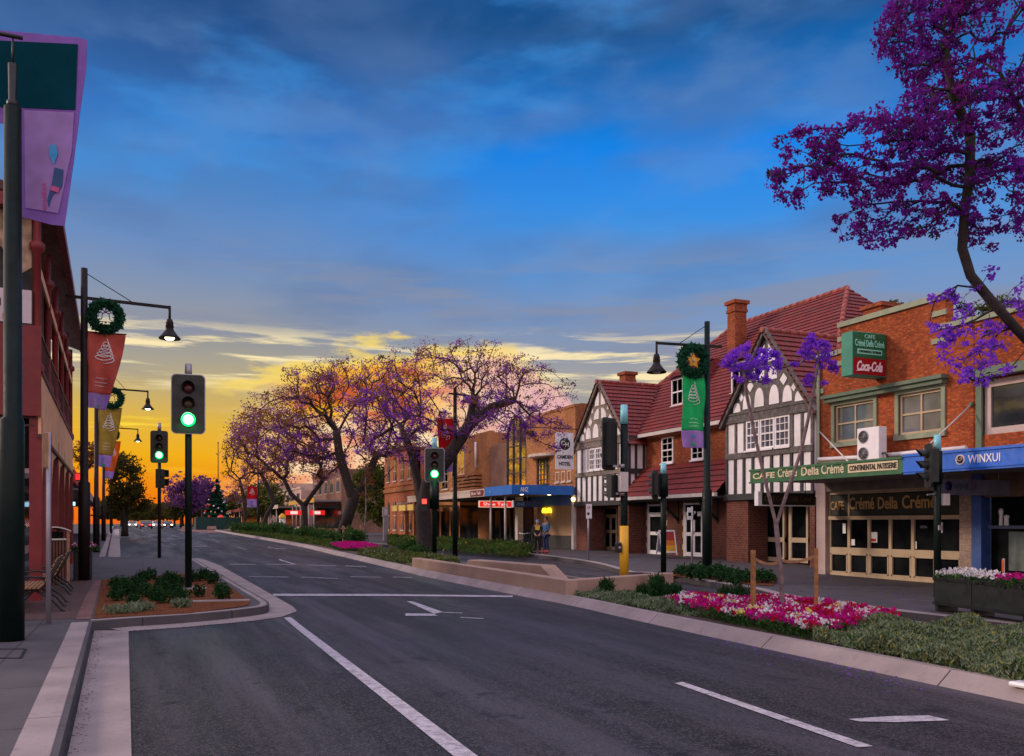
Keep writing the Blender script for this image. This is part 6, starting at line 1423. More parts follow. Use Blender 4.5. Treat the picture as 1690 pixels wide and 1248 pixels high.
def tree(nm, label, trunks, targets, leaves, tip=.012, rmax=.3, step=.45, cat='tree', group=None, bark='bark', wig=.10, expo=.5, pen=.35, tf=1.0):
    base = Vector(trunks[0][0]); root = thing(nm, label, cat, base, 0, group)
    N = []; par = []; pl = []
    for t in trunks:
        pts = resample([Vector(p) for p in t], step*.7)
        if N:
            d = [(Vector(q)-pts[0]).length for q in N]; prev = int(np.argmin(d))
        else: prev = -1
        for p in pts:
            if prev >= 0 and (Vector(N[prev])-p).length < 1e-3: continue
            N.append(tuple(p)); par.append(prev); pl.append(0 if prev < 0 else pl[prev]+(Vector(N[prev])-p).length*.3); prev = len(N)-1
    zc = N[0][2]+(max(n[2] for n in N)-N[0][2])*.42
    T = np.asarray(targets); top = np.array(N[-1]); order = np.argsort(np.linalg.norm(T-top, axis=1))
    arr = np.zeros((len(N)+len(T)*40, 3)); arr[:len(N)] = N; plen = np.zeros(len(arr)); plen[:len(N)] = pl; ok = np.zeros(len(arr)); k = len(N)
    ok[:k] = [0 if n[2] >= zc else 50 for n in N]; chains = []; tips = []
    for ti in order:
        t = T[ti]; d = np.linalg.norm(arr[:k]-t, axis=1)+pen*plen[:k]+ok[:k]; j = int(np.argmin(d)); a = arr[j]; L = np.linalg.norm(t-a); n = max(2, int(L/step)); n = min(n, 30)
        mid = (a+t)/2+np.array([nr.normal()*wig*L, nr.normal()*wig*L, .10*L+nr.normal()*wig*L*.6]); ch = [j]
        for i in range(1, n+1):
            s = i/n; p = a*(1-s)**2+2*mid*s*(1-s)+t*s*s + nr.normal(size=3)*step*.07*(i < n)
            if k >= len(arr): break
            arr[k] = p; plen[k] = plen[ch[-1]]+L/n; par.append(ch[-1]); ch.append(k); k += 1
        chains.append(ch); tips.append(ch[-1])
    cnt = np.zeros(k)
    for t in tips:
        j = t
        while j >= 0: cnt[j] += 1; j = par[j]
    rad = np.minimum(tip*np.maximum(cnt, 1)**expo, rmax)
    mt = B(); used = set(); nt0 = len(N)
    # trunks
    st = 0
    seq = []; cur = [0]
    for i in range(1, nt0):
        if par[i] == i-1: cur.append(i)
        else: seq.append(cur); cur = [par[i], i]
    seq.append(cur)
    for i, c in enumerate(seq):
        rr_ = [max(rad[j]*tf, tip*2) for j in c]
        if i == 0 and len(rr_) > 2: rr_[0] *= 1.35; rr_[1] *= 1.12
        mt.tube([arr[j] for j in c], rr_, 12)
    mt.build('trunk', bark, root, True)
    mb = B()
    for ch in chains:
        rr_ = [min(rad[j], rad[ch[1]]*1.0) for j in ch]; mb.tube([arr[j] for j in ch], rr_, 5 if rr_[0] < .06 else 8, cap=False)
    mb.build('limbs', bark, root, True)
    tp = arr[tips]
    for (lname, mat, frac, n, r, size, asp, up) in leaves:
        sel = tp[nr.rand(len(tp)) < frac] if not callable(frac) else tp[[frac(p) for p in tp]]
        if not len(sel): continue
        c = np.repeat(sel, n, 0); v = nr.normal(size=c.shape); v /= np.linalg.norm(v, axis=1)[:, None]; c = c+v*(nr.rand(len(c))**.5)[:, None]*r*np.array([1, 1, .7])*(.6+.8*np.repeat(nr.rand(len(sel)), n))[:, None]
        m = B(); m.cards(c, size, up, asp); o = m.build(lname, mat, root, True)
    return root
def gp(x, y, z=.13): return G(x, y, z)
# big jacaranda by the signal
b = gp(702, 918); D = depth(b); Wd = lambda x, y, d=0: W(x, y, D+d)
tg = np.concatenate([ell((735, 655), D, 165, 88, 260, lo=-.8), ell((640, 690), D, 85, 75, 90), ell((850, 650), D, 100, 58, 110), ell((905, 715), D, 40, 28, 22), ell((760, 600), D, 130, 38, 90), ell((700, 735), D, 80, 30, 40)])
J1 = tree('jacaranda_tree', 'largest jacaranda of the median, spreading behind the outlined green traffic light', [[b, Wd(700, 880), Wd(697, 840), Wd(705, 800), Wd(740, 755, -.5), Wd(772, 705, -.3), Wd(783, 655)], [Wd(697, 845), Wd(690, 800, .5), Wd(680, 750, .7), Wd(660, 700, .8)], [Wd(770, 707, -.3), Wd(810, 672, .4), Wd(850, 660, .6)]], tg,
     [('blossom', 'petal_tree', .56, 28, .31, .058, 1.3, 0), ('foliage', 'leaf_bronze_lit', .85, 13, .38, .05, 2.6, 0), ('low_blossom', 'petal_purple', lambda p: p[2] < W(700, 655, D).z and nr.rand() < .42, 40, .34, .07, 1.2, 0), ('low_leaves', 'leaf_olive', .06, 12, .3, .08, 2., 0)], tip=.0105, rmax=.34, step=.5, expo=.46, tf=1.7, group='jacaranda trees along the median')
# second
b = gp(560, 893); D = depth(b)*.96; Wd = lambda x, y, d=0: W(x, y, D+d)
tg = np.concatenate([ell((570, 690), D, 120, 85, 240), ell((600, 635), D, 120, 42, 150), ell((475, 700), D, 85, 70, 130), ell((640, 720), D, 50, 40, 40), ell((505, 630), D, 50, 30, 30)])
tree('jacaranda_tree', 'tall jacaranda with a forked dark trunk standing in the median above the magenta bed', [[b, Wd(572, 860), Wd(583, 825), Wd(605, 790), Wd(622, 750)], [Wd(583, 828), Wd(572, 790), Wd(560, 750), Wd(555, 710)], [Wd(590, 815), Wd(628, 795), Wd(650, 770)]], tg,
     [('blossom', 'petal_tree', .48, 26, .50, .085, 1.3, 0), ('foliage', 'leaf_bronze_lit', .9, 18, .58, .078, 2.6, 0), ('low_blossom', 'petal_purple', lambda p: p[2] < W(600, 700, D).z and nr.rand() < .35, 34, .5, .11, 1.2, 0)], tip=.017, rmax=.42, step=.7, expo=.46, tf=1.25, group='jacaranda trees along the median')
for (bx, by, lab, tr, el_, k) in (
    (503, 884, 'jacaranda with a Y shaped trunk in front of the red lit signs', [[(503, 860), (502, 835), (480, 815), (468, 790)], [(502, 835), (518, 812), (535, 790)]], [((470, 725), 85, 62, 170), ((530, 770), 40, 25, 35)], .9),
    (432, 880, 'jacaranda leaning right between the far median trunks', [[(440, 850), (452, 830), (440, 800), (430, 780)]], [((430, 730), 60, 62, 130), ((455, 790), 30, 20, 20)], .95),
    (402, 877, 'leafy far jacaranda with thin trunk beside the decorated tree', [[(405, 850), (402, 820), (395, 790)]], [((400, 760), 38, 50, 90), ((395, 815), 25, 18, 30)], 1.)):
    b = gp(bx, by); D = depth(b)*k; D = min(D, 112); b = W(bx, 864, D); b.z = gz(b.y)+.1
    tg = np.concatenate([ell(c, D, rx, ry, n) for c, rx, ry, n in el_])
    tree('jacaranda_tree', lab, [([b] if i == 0 else [])+[W(x, y, D) for x, y in t] for i, t in enumerate(tr)], tg, [('blossom', 'petal_tree', .48, 22, .78, .12, 1.3, 0), ('foliage', 'leaf_bronze_lit', .95, 17, .9, .115, 2.4, 0)], tip=.024, rmax=.42, step=1.0, expo=.44, group='jacaranda trees along the median')
# green tree behind and street tree on the left
def simple_tree(nm, lab, bx, D, z0, el_, leaf, n, r, size, rmax=.25, group=None, tip=.02, lean=None):
    b = W(bx, 864, D); b.z = gz(b.y)+.1; topx = lean or bx
    tg = np.concatenate([ell(c, D, rx, ry, k) for c, rx, ry, k in el_])
    return tree(nm, lab, [[b, W((bx+topx)/2, z0+12, D), W(topx, z0, D)]], tg, [('foliage', leaf, .97, n, r, size, 2., 0)], tip=tip, rmax=rmax, step=.9, group=group)
simple_tree('green_tree', 'dense olive green tree behind the slim grey service pillar', 640, 84, 850, [((625, 815), 42, 50, 120), ((650, 800), 20, 30, 30)], 'leaf_olive', 60, .95, .17)
simple_tree('green_tree', 'low green tree behind the far jacaranda trunks', 440, 125, 850, [((440, 825), 32, 30, 50)], 'leaf_olive', 50, 1.5, .28)
simple_tree('street_tree', 'green street tree growing in the left gutter beyond the lamp posts', 206, 78, 815, [((204, 790), 28, 40, 90), ((225, 825), 20, 22, 40), ((190, 830), 16, 20, 25)], 'leaf_street', 34, .62, .15, rmax=.24, lean=205)
simple_tree('street_tree', 'brownish tree rising above the left shop awnings', 142, 60, 790, [((140, 752), 22, 20, 30)], 'leaf_bronze_lit', 26, .45, .12)
for i, (bx, D, c, rx, ry, lf) in enumerate(((312, 150, (308, 815), 30, 28, 'petal_far'), (335, 165, (338, 812), 22, 24, 'petal_far'), (300, 170, (300, 838), 30, 14, 'leaf_street'))):
    simple_tree('jacaranda_tree' if lf == 'petal_far' else 'street_tree', ('purple topped far tree just right of the nearest signal pole', 'purple topped far tree directly left of the decorated tree', 'low dark far tree left of the green fence')[i], bx, D, 850, [(c, rx, ry, 70)], lf, 24, 1.5, .34, rmax=.5, tip=.04)
# trees closing the street far away
proto = None
for i, (px, D, s) in enumerate(((212, 330, 1.), (225, 300, .8), (236, 360, .9), (250, 340, .95), (262, 300, 1.05), (276, 280, 1.), (288, 260, .9), (200, 280, .9), (184, 250, 1.1), (245, 420, 1.5), (270, 420, 1.5), (222, 420, 1.4), (320, 240, 1.1), (345, 260, 1.2), (370, 260, 1.2), (172, 240, 1.), (395, 250, 1.3), (420, 240, 1.3))):
    q = W(px, 864, D); q.z = .7
    if proto is None:
        P0 = np.array([q.x, q.y, 5.2]); v = nr.normal(size=(46, 3)); v /= np.linalg.norm(v, axis=1)[:, None]
        proto = tree('far_tree', 'small dark tree closing the far end of the street', [[q, q+Vector((0, 0, 2.6))]], P0+v*np.array([3.4, 3.0, 2.6])*(.5+.5*nr.rand(46))[:, None], [('foliage', 'leaf_street', 1., 40, 1.1, .42, 1.6, 0)], tip=.05, rmax=.3, step=1.3, group='dark trees closing the far end of the street')
    else: copy_tree(proto, loc=q, rz=i*1.3, scale=s)
# tree behind the cafe roof
simple_tree('green_tree', 'green tree top showing above the cafe parapet', 1480, 52, 620, [((1480, 522), 30, 22, 40), ((1655, 520), 60, 22, 70)], 'leaf_olive', 40, .5, .12)
# overhanging jacaranda at the right
D = 12.5; Wd = lambda x, y, d=0: W(x, y, D+d)
b = Wd(1880, 1030, 0); b.z = .13+gz(b.y)
tr = [[b, Wd(1860, 850), Wd(1800, 680), Wd(1730, 598), Wd(1675, 540), Wd(1632, 492), Wd(1602, 455), Wd(1588, 410), Wd(1592, 350), Wd(1600, 290), Wd(1602, 220)],
      [Wd(1800, 680), Wd(1790, 500, .6), Wd(1740, 330, .6), Wd(1700, 210, .5), Wd(1650, 120, .4)], [Wd(1602, 225), Wd(1570, 150, -.3), Wd(1560, 80, -.3)]]
tg = np.concatenate([ell((1650, 70), D, 165, 125, 480, 1.5), ell((1525, 40), D, 78, 75, 170, .8), ell((1590, 215), D, 140, 80, 270, 1.3), ell((1455, 255), D, 115, 62, 210, 1.), ell((1330, 275), D, 66, 66, 90, .6), ell((1470, 355), D, 95, 55, 120, .8), ell((1650, 330), D, 70, 75, 130, 1.)])
tgl = np.concatenate([ell((1560, 520), D, 42, 42, 28, .4), ell((1600, 575), D, 52, 45, 46, .5), ell((1650, 500), D, 50, 60, 20, .5), ell((1625, 615), D, 45, 20, 14, .4)])
zz = W(1600, 430, D).z
tree('jacaranda_tree', 'large dark purple jacaranda overhanging the street from the upper right corner', tr, np.concatenate([tg, tgl]),
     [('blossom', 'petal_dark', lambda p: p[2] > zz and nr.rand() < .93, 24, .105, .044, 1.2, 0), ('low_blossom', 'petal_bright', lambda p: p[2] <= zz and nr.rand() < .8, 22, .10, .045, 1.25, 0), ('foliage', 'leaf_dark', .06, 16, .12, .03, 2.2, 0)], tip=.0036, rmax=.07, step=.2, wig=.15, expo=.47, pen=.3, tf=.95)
# young jacaranda with stakes
b = gp(1292, 1022); D = depth(b); Wd = lambda x, y, d=0: W(x, y, D+d)
tg = np.concatenate([ell((1228, 592), D, 38, 24, 46, .25), ell((1268, 606), D, 24, 28, 26, .2), ell((1347, 575), D, 26, 24, 28, .2), ell((1366, 600), D, 20, 14, 16, .15), ell((1312, 600), D, 10, 7, 4, .1), ell((1232, 625), D, 30, 8, 6, .1), ell((1352, 628), D, 24, 12, 6, .1)])
tree('young_jacaranda', 'young staked jacaranda with two bright purple tufts in front of the hotel gable', [[b, Wd(1290, 960), Wd(1284, 900), Wd(1281, 866), Wd(1262, 790), Wd(1246, 720), Wd(1232, 650), Wd(1228, 615)], [Wd(1281, 866), Wd(1300, 810), Wd(1322, 745), Wd(1334, 690), Wd(1345, 630), Wd(1350, 600)]], tg,
     [('blossom', 'petal_bright', .97, 34, .085, .038, 1.2, 0)], tip=.0042, rmax=.05, step=.12, bark='bark_pale', expo=.46)
def stake(lab, px, y0, y1, D, w=.06, mat='stake_timber'):
    q = W(px, 864, D); q.z = gz(q.y)+.13; o = thing('timber_stake', lab, 'stake', q, rnd.random()); h = up_to(q, y0)-q.z; m = B(); m.box(-w/2, w/2, -w/2, w/2, -.05, h); m.build('post', mat, o); return q, h
q1, h1 = stake('left timber stake holding the young jacaranda', 1243, 908, 1000, D-.1); q2, h2 = stake('right timber stake holding the young jacaranda', 1347, 905, 1015, D+.1, .065)
for q, y, lab in ((q1, 921, 'sagging hessian tie from the left stake to the young trunk'), (q2, 917, 'hessian tie from the right stake to the young trunk')):
    a = Vector((q.x, q.y, up_to(q, y))); c = W(1288, 928 if q is q1 else 925, D); o = thing('tree_tie', lab, 'tree tie', c); m = B(); n = 8
    pts = [a.lerp(c, i/n)-Vector((0, 0, .06*math.sin(math.pi*i/n))) for i in range(n+1)]
    for p, r in zip(pts, pts[1:]): m.bar(p, r, .012, .05)
    m.build('strap', 'bare_timber', o, True)
q = gp(600, 896); Df = depth(q)
for px, y0, lab in ((567, 868, 'left post of the small timber tree guard by the magenta bed'), (596, 866, 'right post of the small timber tree guard by the magenta bed')): stake(lab, px, y0, 897, Df, .12, 'bare_timber')
a = W(563, 872, Df); c = W(600, 873, Df); o = thing('guard_rail', 'cross rail joining the two posts of the timber tree guard', 'rail', a); m = B(); m.bar(a, c, .1, .1); m.build('rail', 'bare_timber', o, True)
tree('young_jacaranda', 'thin young tree with bare stem inside the timber tree guard', [[W(600, 893, Df+.4), W(604, 840, Df+.4), W(603, 790, Df+.4)]], ell((605, 800), Df+.4, 16, 28, 18, .8), [('foliage', 'leaf_bronze_lit', .8, 14, .35, .1, 2., 0)], tip=.012, rmax=.07, step=.5, bark='bark_pale')

# ================================================================== SHRUBS, FLOWERS, COVER
def shrub(nm, lab, cat, p, h, w, mat, n, size, up=.2, asp=1.6, group=None, rz=0.):
    o = thing(nm, lab, cat, p, rz, group); v = nr.normal(size=(n, 3)); v /= np.linalg.norm(v, axis=1)[:, None]; v *= (.25+.75*nr.rand(n))[:, None]**.6
    l = 1+.30*np.sin(v[:, 0]*5+v[:, 1]*7+p[0]*3); m = B(); m.cards(np.stack([v[:, 0]*w/2*l, v[:, 1]*w/2*l, h*.5+v[:, 2]*h*.5*l], 1), size, up, asp); m.build('foliage', mat, o)
    m = B()
    for k in range(4): a = k*1.6+rz; m.tube([(0, 0, -.02), (.2*w*math.cos(a), .2*w*math.sin(a), h*.6)], .008, 4)
    m.build('stem', 'bark', o); return o
protos = [shrub('shrub', 'small glossy dark green shrub in the corner island bed', 'shrub', (0, 0, 0), .38, .42, 'leaf_dark', 420, .052, .1, 1.5, 'shrubs in the corner island bed') for _ in range(3)]
first = {0, 1, 2}
for i, (x, y) in enumerate(((120,1028),(128,1078),(150,1038),(200,1018),(240,1000),(270,992),(192,1056),(250,1062),(200,1098),(312,1020),(332,1042),(292,1076),(314,1088),(388,1018),(382,1058),(388,1086),(467,1062),(492,996),(530,1008),(560,1050),(568,1072),(444,1000),(160,1052),(225,1040),(345,1000),(360,1020))):
    q = G(140+x/2.497, 560+y/2.497, .162); o = protos[i] if i < 3 else copy_tree(protos[i % 3])
    o.location = q; o.rotation_euler = (0, 0, i*1.7); sc_ = .62+.3*rnd.random(); o.scale = (sc_*1.05, sc_*1.05, sc_)
for i, (x, y, w_) in enumerate(((205, 1012, .6), (235, 1008, .4), (300, 1002, .35))):
    q = G(x, y, .162); shrub('grass_tuft', ('pale grey grass tuft at the front left of the island bed', 'small grey tuft in the middle front of the island bed', 'faint grey tuft toward the island nose')[i], 'tuft', q, .16, w_, 'leaf_grey', 240, .035, .9, 3.)
q = G(365, 993, .162); o = thing('stone_plaque', 'flat concrete slab lying in the mulch near the island nose', 'slab', q, -.15); m = B(); m.box(-.55, .55, -.09, .09, 0, .035); m.build('slab', 'kerb_concrete', o, bevel=.01)
proto = None
for i, (x, y, s) in enumerate(((1000, 985, 1.), (1062, 993, .95), (1083, 990, 1.05), (1085, 978, 1.), (1113, 992, .95), (1197, 1003, 1.), (1222, 1001, 1.05), (1100, 985, .7))):
    q = gp(x, y)
    if proto is None:
        proto = shrub('rosemary_shrub', 'spiky upright dark green shrub behind the grey ground cover near the low wall', 'shrub', q, .40, .34, 'leaf_dark', 620, .026, .9, 5., 'spiky shrubs on the median')
    else: copy_tree(proto, loc=q, rz=i*1.1, scale=s*(.95+.15*rnd.random()))
proto = None
for i, (x, y) in enumerate(((1125, 950), (1140, 954), (1156, 957), (1172, 955), (1190, 960), (1205, 957), (1222, 960), (1238, 962), (1252, 959), (1150, 950), (1185, 951), (1215, 966), (1265, 962))):
    q = G(x, y, .163)
    if proto is None: proto = shrub('shrub', 'low dark shrub in the mulch bed at the foot of the right lamp post', 'shrub', q, .32, .45, 'leaf_dark', 300, .06, .1, 1.5, 'shrubs at the foot of the right lamp post')
    else: copy_tree(proto, loc=q, rz=i*1.3, scale=.8+.4*rnd.random())
proto = None
for i, (x, y, s) in enumerate(((475, 887, 1.1), (500, 890, 1.), (528, 894, 1.), (545, 897, .9), (580, 899, 1.1), (592, 897, .8), (450, 884, 1.2), (430, 882, 1.2), (408, 880, 1.2), (388, 878, 1.1), (680, 917, .75), (690, 921, .6), (512, 887, 1.), (462, 881, 1.2), (420, 877, 1.2))):
    q = gp(x, y)
    if proto is None: proto = shrub('shrub', 'rounded dark green shrub under the median jacarandas', 'shrub', q, 1.0, 1.5, 'leaf_mid', 600, .12, .1, 1.6, 'rounded shrubs under the median jacarandas')
    else: copy_tree(proto, loc=q, rz=i*1.3, scale=s)
def inpoly(pts, n):
    P_ = np.array([[p[0], p[1]] for p in pts]); mn, mx = P_.min(0), P_.max(0); out = []; tot = 0
    while tot < n:
        q = mn+(mx-mn)*nr.rand(n*2, 2); ins = np.zeros(len(q), bool); j = len(P_)-1
        for i in range(len(P_)):
            a, b_ = P_[i], P_[j]; c = ((a[1] > q[:, 1]) != (b_[1] > q[:, 1])) & (q[:, 0] < (b_[0]-a[0])*(q[:, 1]-a[1])/(b_[1]-a[1]+1e-12)+a[0]); ins ^= c; j = i
        out.append(q[ins]); tot += ins.sum()
    return np.concatenate(out)[:n]
def lump(q, f=1.): return .5+.25*np.sin(q[:, 0]*3.1*f+1.2*np.sin(q[:, 1]*2.3*f))+.25*np.sin(q[:, 1]*4.3*f+q[:, 0]*1.7*f)
def cover(nm, lab, px, h, n, size, parts, z=.13, up=.7, asp=3., f=1., cat='ground cover', pts=None):
    pts = pts or [G(x, y, z) for x, y in px]; ps = []
    for mat, frac in parts:
        q = inpoly(pts, int(n*frac)); l = lump(q, f); keep = nr.rand(len(q)) < .25+.9*l; q = q[keep]; l = l[keep]; zz_ = z+np.array([gz(y) for y in q[:, 1]])+h*l*nr.rand(len(q))**.6
        m = B(); m.cards(np.column_stack([q, zz_]), size, up, asp); ps.append((m, mat))
    o = multi(nm, ps); tag(o, lab, cat, None, 'stuff'); return o
leafy('leaf_ylw', (.16, .20, .07), (.30, .30, .10), 6, .3, (.5, .42, .12))
cover('ground_cover', 'silvery grey green ground cover filling the right foreground of the median', [(1340, 1058),(1420, 1045),(1500, 1040),(1600, 1044),(1720, 1062),(1850, 1085),(1850, 1175),(1700, 1135),(1560, 1105),(1430, 1078)], .30, 86000, .025, [('leaf_grey', .72), ('leaf_mid', .16), ('leaf_ylw', .12)], f=1.3)
cover('ground_cover', 'pale grey green ground cover along the kerb in front of the low wall', [(950, 984),(1000, 983),(1060, 990),(1120, 1000),(1180, 1012),(1180, 1022),(1100, 1012),(1010, 996)], .20, 14000, .035, [('leaf_grey', .9), ('leaf_mid', .1)], f=2)
cover('ground_cover', 'thin grey green growth between the spiky shrubs', [(1110, 984),(1190, 994),(1240, 1002),(1180, 1006),(1120, 996)], .14, 5000, .035, [('leaf_grey', .8), ('leaf_mid', .2)], f=2)
cover('ground_cover', 'olive ground cover under the largest jacaranda', [(600, 909),(660, 914),(740, 924),(760, 930),(690, 934),(640, 928),(590, 916)], .28, 9000, .07, [('leaf_olive', .7), ('leaf_grey', .3)], f=1.)
cover('ground_cover', 'olive strip of ground cover along the far median kerb', [(380, 878),(450, 885),(545, 896),(560, 906),(480, 893),(400, 881)], .3, 7000, .11, [('leaf_olive', .6), ('leaf_mid', .4)], f=.6)
cover('hedge', 'green hedge and mixed planting on the far side of the right carriageway', [(640, 901),(700, 906),(760, 911),(868, 919),(884, 909),(800, 902),(700, 895),(640, 892)], .55, 24000, .09, [('leaf_mid', .5), ('leaf_olive', .45), ('leaf_ylw', .05)], z=.15, f=.5, cat='hedge', asp=2.)
# flower bed: patches of colour
def flowerbed(nm, lab, px, h, n, size, cols, z=.13, f=1.):
    pts = [G(x, y, z) for x, y in px]; q = inpoly(pts, n); cen = inpoly(pts, 700); pr = np.array([c[1] for c in cols]); ci = nr.choice(len(cols), len(cen), p=pr/pr.sum())
    d = ((q[:, None, :]-cen[None])**2).sum(2); k = d.argmin(1); near = np.sqrt(d.min(1)); c = ci[k]; l = lump(q, 1.5); zz_ = z+np.array([gz(y) for y in q[:, 1]])+h*(.45+.3*l)+.10*nr.rand(n)
    ps = []
    for i, (mat, _) in enumerate(cols):
        s = (c == i) & (near < .125)
        if s.any(): m = B(); m.cards(np.column_stack([q[s], zz_[s]]), size, 1.0, 1.05); ps.append((m, mat))
    g_ = inpoly(pts, n); zg = z+np.array([gz(y) for y in g_[:, 1]])+h*.75*nr.rand(n); m = B(); m.cards(np.column_stack([g_, zg]), size*.8, .2, 1.8); ps.append((m, 'leaf_mid'))
    o = multi(nm, ps); return tag(o, lab, 'flower bed', None, 'stuff')
flowerbed('flower_bed', 'bright magenta, red and white flowers around the staked young jacaranda', [(1098, 1003),(1140, 997),(1200, 1001),(1300, 1004),(1400, 1018),(1490, 1034),(1480, 1043),(1400, 1050),(1340, 1058),(1250, 1040),(1150, 1018)], .26, 11000, .055, [('petal_magenta', .52), ('petal_red', .20), ('petal_white', .22), ('petal_yellow', .06)])
flowerbed('flower_bed', 'small far bed of magenta flowers in the median', [(545, 903),(575, 899),(610, 902),(628, 908),(600, 911),(560, 909)], .25, 3500, .10, [('petal_magenta', 1.)])
o = thing('sprinkler_plate', 'pale flat stone between the spiky shrubs', 'stone', gp(1098, 1003)+Vector((0, 0, 0))); m = B(); m.box(-.22, .22, -.1, .1, 0, .05); m.build('stone', 'sign_pale', o, bevel=.015)
q = gp(1716, 1132); o = thing('garden_stone', 'pale flat stone at the kerb by the right edge', 'stone', q); m = B(); m.box(-.3, .3, -.12, .12, 0, .05); m.build('stone', 'sign_white', o, bevel=.02)
# fallen petals on the road by the kerb
m = B(); n = 260; t = nr.rand(n); A_, B_ = np.array(G(1180, 1056)), np.array(G(1560, 1140)); q = A_+(B_-A_)*t[:, None]+nr.normal(size=(n, 3))*np.array([.25, .25, 0]); q[:, 2] = .012; q = q[q[:, 0] < 1e9]
o = thing('fallen_petals', 'scattered purple petals lying on the asphalt along the median kerb', 'petals', Vector(A_)); tag(o, kind='stuff')
m.cards(q, .028, 0, 1.2); m.v = [(v[0], v[1], .006+(v[2]-.012)*.25+.006) for v in m.v]; m.build('petals', 'petal_bright', o, True)

# ================================================================== CHRISTMAS TREE
D = 128.; q = W(358, 864, D); q.z = gz(q.y)+.1; xt = thing('christmas_tree', 'tall conical decorated christmas tree with coloured baubles behind the green fence', 'christmas tree', q)
n = 9000; hh = nr.rand(n)**1.35; rr_ = (1-hh)*2.5*(.72+.28*np.sin(hh*60))*(.55+.45*nr.rand(n)); a = nr.rand(n)*6.283; m = B(); m.cards(np.stack([rr_*np.cos(a), rr_*np.sin(a), .7+hh*6.4], 1), .26, 0, 1.8); m.build('branches', 'leaf_xmas', xt)
m = B(); m.tube([(0, 0, 0), (0, 0, 6.9)], [.14, .03], 8); m.build('trunk', 'bark', xt)
for k in range(60):
    h = rnd.random()**1.3; r_ = (1-h)*2.5*.97+.05; a = -rnd.random()*math.pi; c = ('glow_red', 'glow_white', 'glow_green', 'glow_gold')[k % 4]
    m = B(); m.sphere((r_*math.cos(a), r_*math.sin(a), .7+h*6.3), .13 if k % 4 else .19, 8)
    m.build('bauble', {'glow_red': P('bauble_red', (.55, .01, .015), .25), 'glow_white': P('bauble_white', (.75, .72, .75), .3), 'glow_green': P('bauble_green', (.02, .45, .18), .3), 'glow_gold': P('bauble_gold', (.8, .5, .12), .25)}[c], xt)
m = B(); m.sphere((.25, -3.1, 1.6), .45, 12); m.build('large_bauble', glow('bauble_glow', (.9, .01, .01), .9), xt)
fn = thing('green_fence', 'dark green mesh fence enclosing the foot of the decorated tree', 'fence', q)
m = B()
for a, b_ in (((-3.0, -3.6), (3.0, -3.6)), ((-3.0, -3.6), (-3.0, 3.)), ((3.0, -3.6), (3.0, 3.))): m.bar((a[0], a[1], .85), (b_[0], b_[1], .85), .05, 1.75)
m.build('mesh_panel', P('fence_green', (.006, .045, .038), .8, .2), fn)
for x, y in ((-3, -3.65), (-1, -3.65), (1, -3.65), (3, -3.65)): m = B(); m.box(x-.06, x+.06, y-.05, y+.05, 0, 1.9); m.build('fence_post', 'black_metal', fn)
for x in (-4.3, -1.0, 1.9): b_ = thing('concrete_block', ('pale block at the left foot of the green fence', 'pale block before the middle of the green fence', 'pale block at the right foot of the green fence')[int((x+4.3)//2.6)], 'block', (q.x+x, q.y-4.3, q.z)); m = B(); m.prism([(-.7, 0, 0), (.7, 0, 0), (.55, 0, .45), (-.55, 0, .45)], (0, .5, 0)); m.build('block', 'wall_concrete', b_, bevel=.03)
fp_ = W(360, 864, 150); fp_.z = .9; o = thing('flagpole', 'thin bare flagpole rising behind the decorated tree', 'flagpole', fp_); m = B(); m.tube([(0, 0, 0), (0, 0, 14.5)], [.12, .06], 8); m.build('pole', 'pole_brown', o); m = B(); m.sphere((0, 0, 14.6), .14, 8); m.build('finial', 'pole_brown', o)
sheet('red_paving', [G(x, y, .1)[:2] for x, y in ((290, 873.2), (330, 872.5), (420, 873), (440, 876), (380, 877.5), (345, 878.8), (300, 876))], .02, 'red_path')

# ================================================================== CARS
def car(lab, px, D, rz, body, lights='front', group='cars far along the street'):
    q = W(px, 864, D); q.z = gz(q.y); o = thing('car', lab, 'car', q, rz, group)
    prof = [(-2.15, .32), (-2.2, .75), (-1.95, .92), (-1.35, .98), (-.75, 1.42), (.65, 1.46), (1.35, 1.02), (2.05, .92), (2.2, .7), (2.15, .32)]
    m = B(); m.prism([(-.88, y, z) for y, z in prof], (1.76, 0, 0)); m.build('body', body, o, bevel=.08)
    m = B(); m.prism([(-.90, y, z) for y, z in ((-1.2, 1.0), (-.72, 1.36), (.6, 1.39), (1.15, 1.03))], (1.8, 0, 0)); m.build('side_windows', 'glass', o)
    m = B(); m.prism([(-.72, -1.40, 1.0), (.72, -1.40, 1.0), (.62, -.83, 1.40), (-.62, -.83, 1.40)], (0, -.03, .02)); m.build('windscreen', 'glass', o)
    for x in (-.86, .86):
        for y in (-1.35, 1.35):
            m = B(); m.lathe((x, y, .33), [(.001, -.1), (.33, -.1), (.33, .1), (.001, .1)], 16, 'x'); w_ = m.build('wheel', 'black_metal', o)
            m = B(); m.lathe((x, y, .33), [(.001, -.11), (.2, -.11), (.2, .11), (.001, .11)], 12, 'x'); m.build('rim', 'steel', w_)
    for x in (-.62, .62):
        m = B(); m.box(x-.16, x+.16, -2.22, -2.12, .62, .78); m.build('headlight' if lights == 'front' else 'tail_light', glow('headlamp', (1, .85, .6), 9) if lights == 'front' else glow('taillamp', (1, .03, .02), 5), o)
    m = B(); m.box(-.26, .26, -2.235, -2.19, .42, .54); m.build('number_plate', 'sign_white', o); return o
P('car_dark', (.02, .022, .03), .25, coat=.8); P('car_silver', (.40, .40, .43), .3, coat=.6); P('car_white', (.6, .6, .62), .3, coat=.6)
car('dark car in the middle lane at the far end of the street', 241, 150, 0, 'car_dark', 'back')
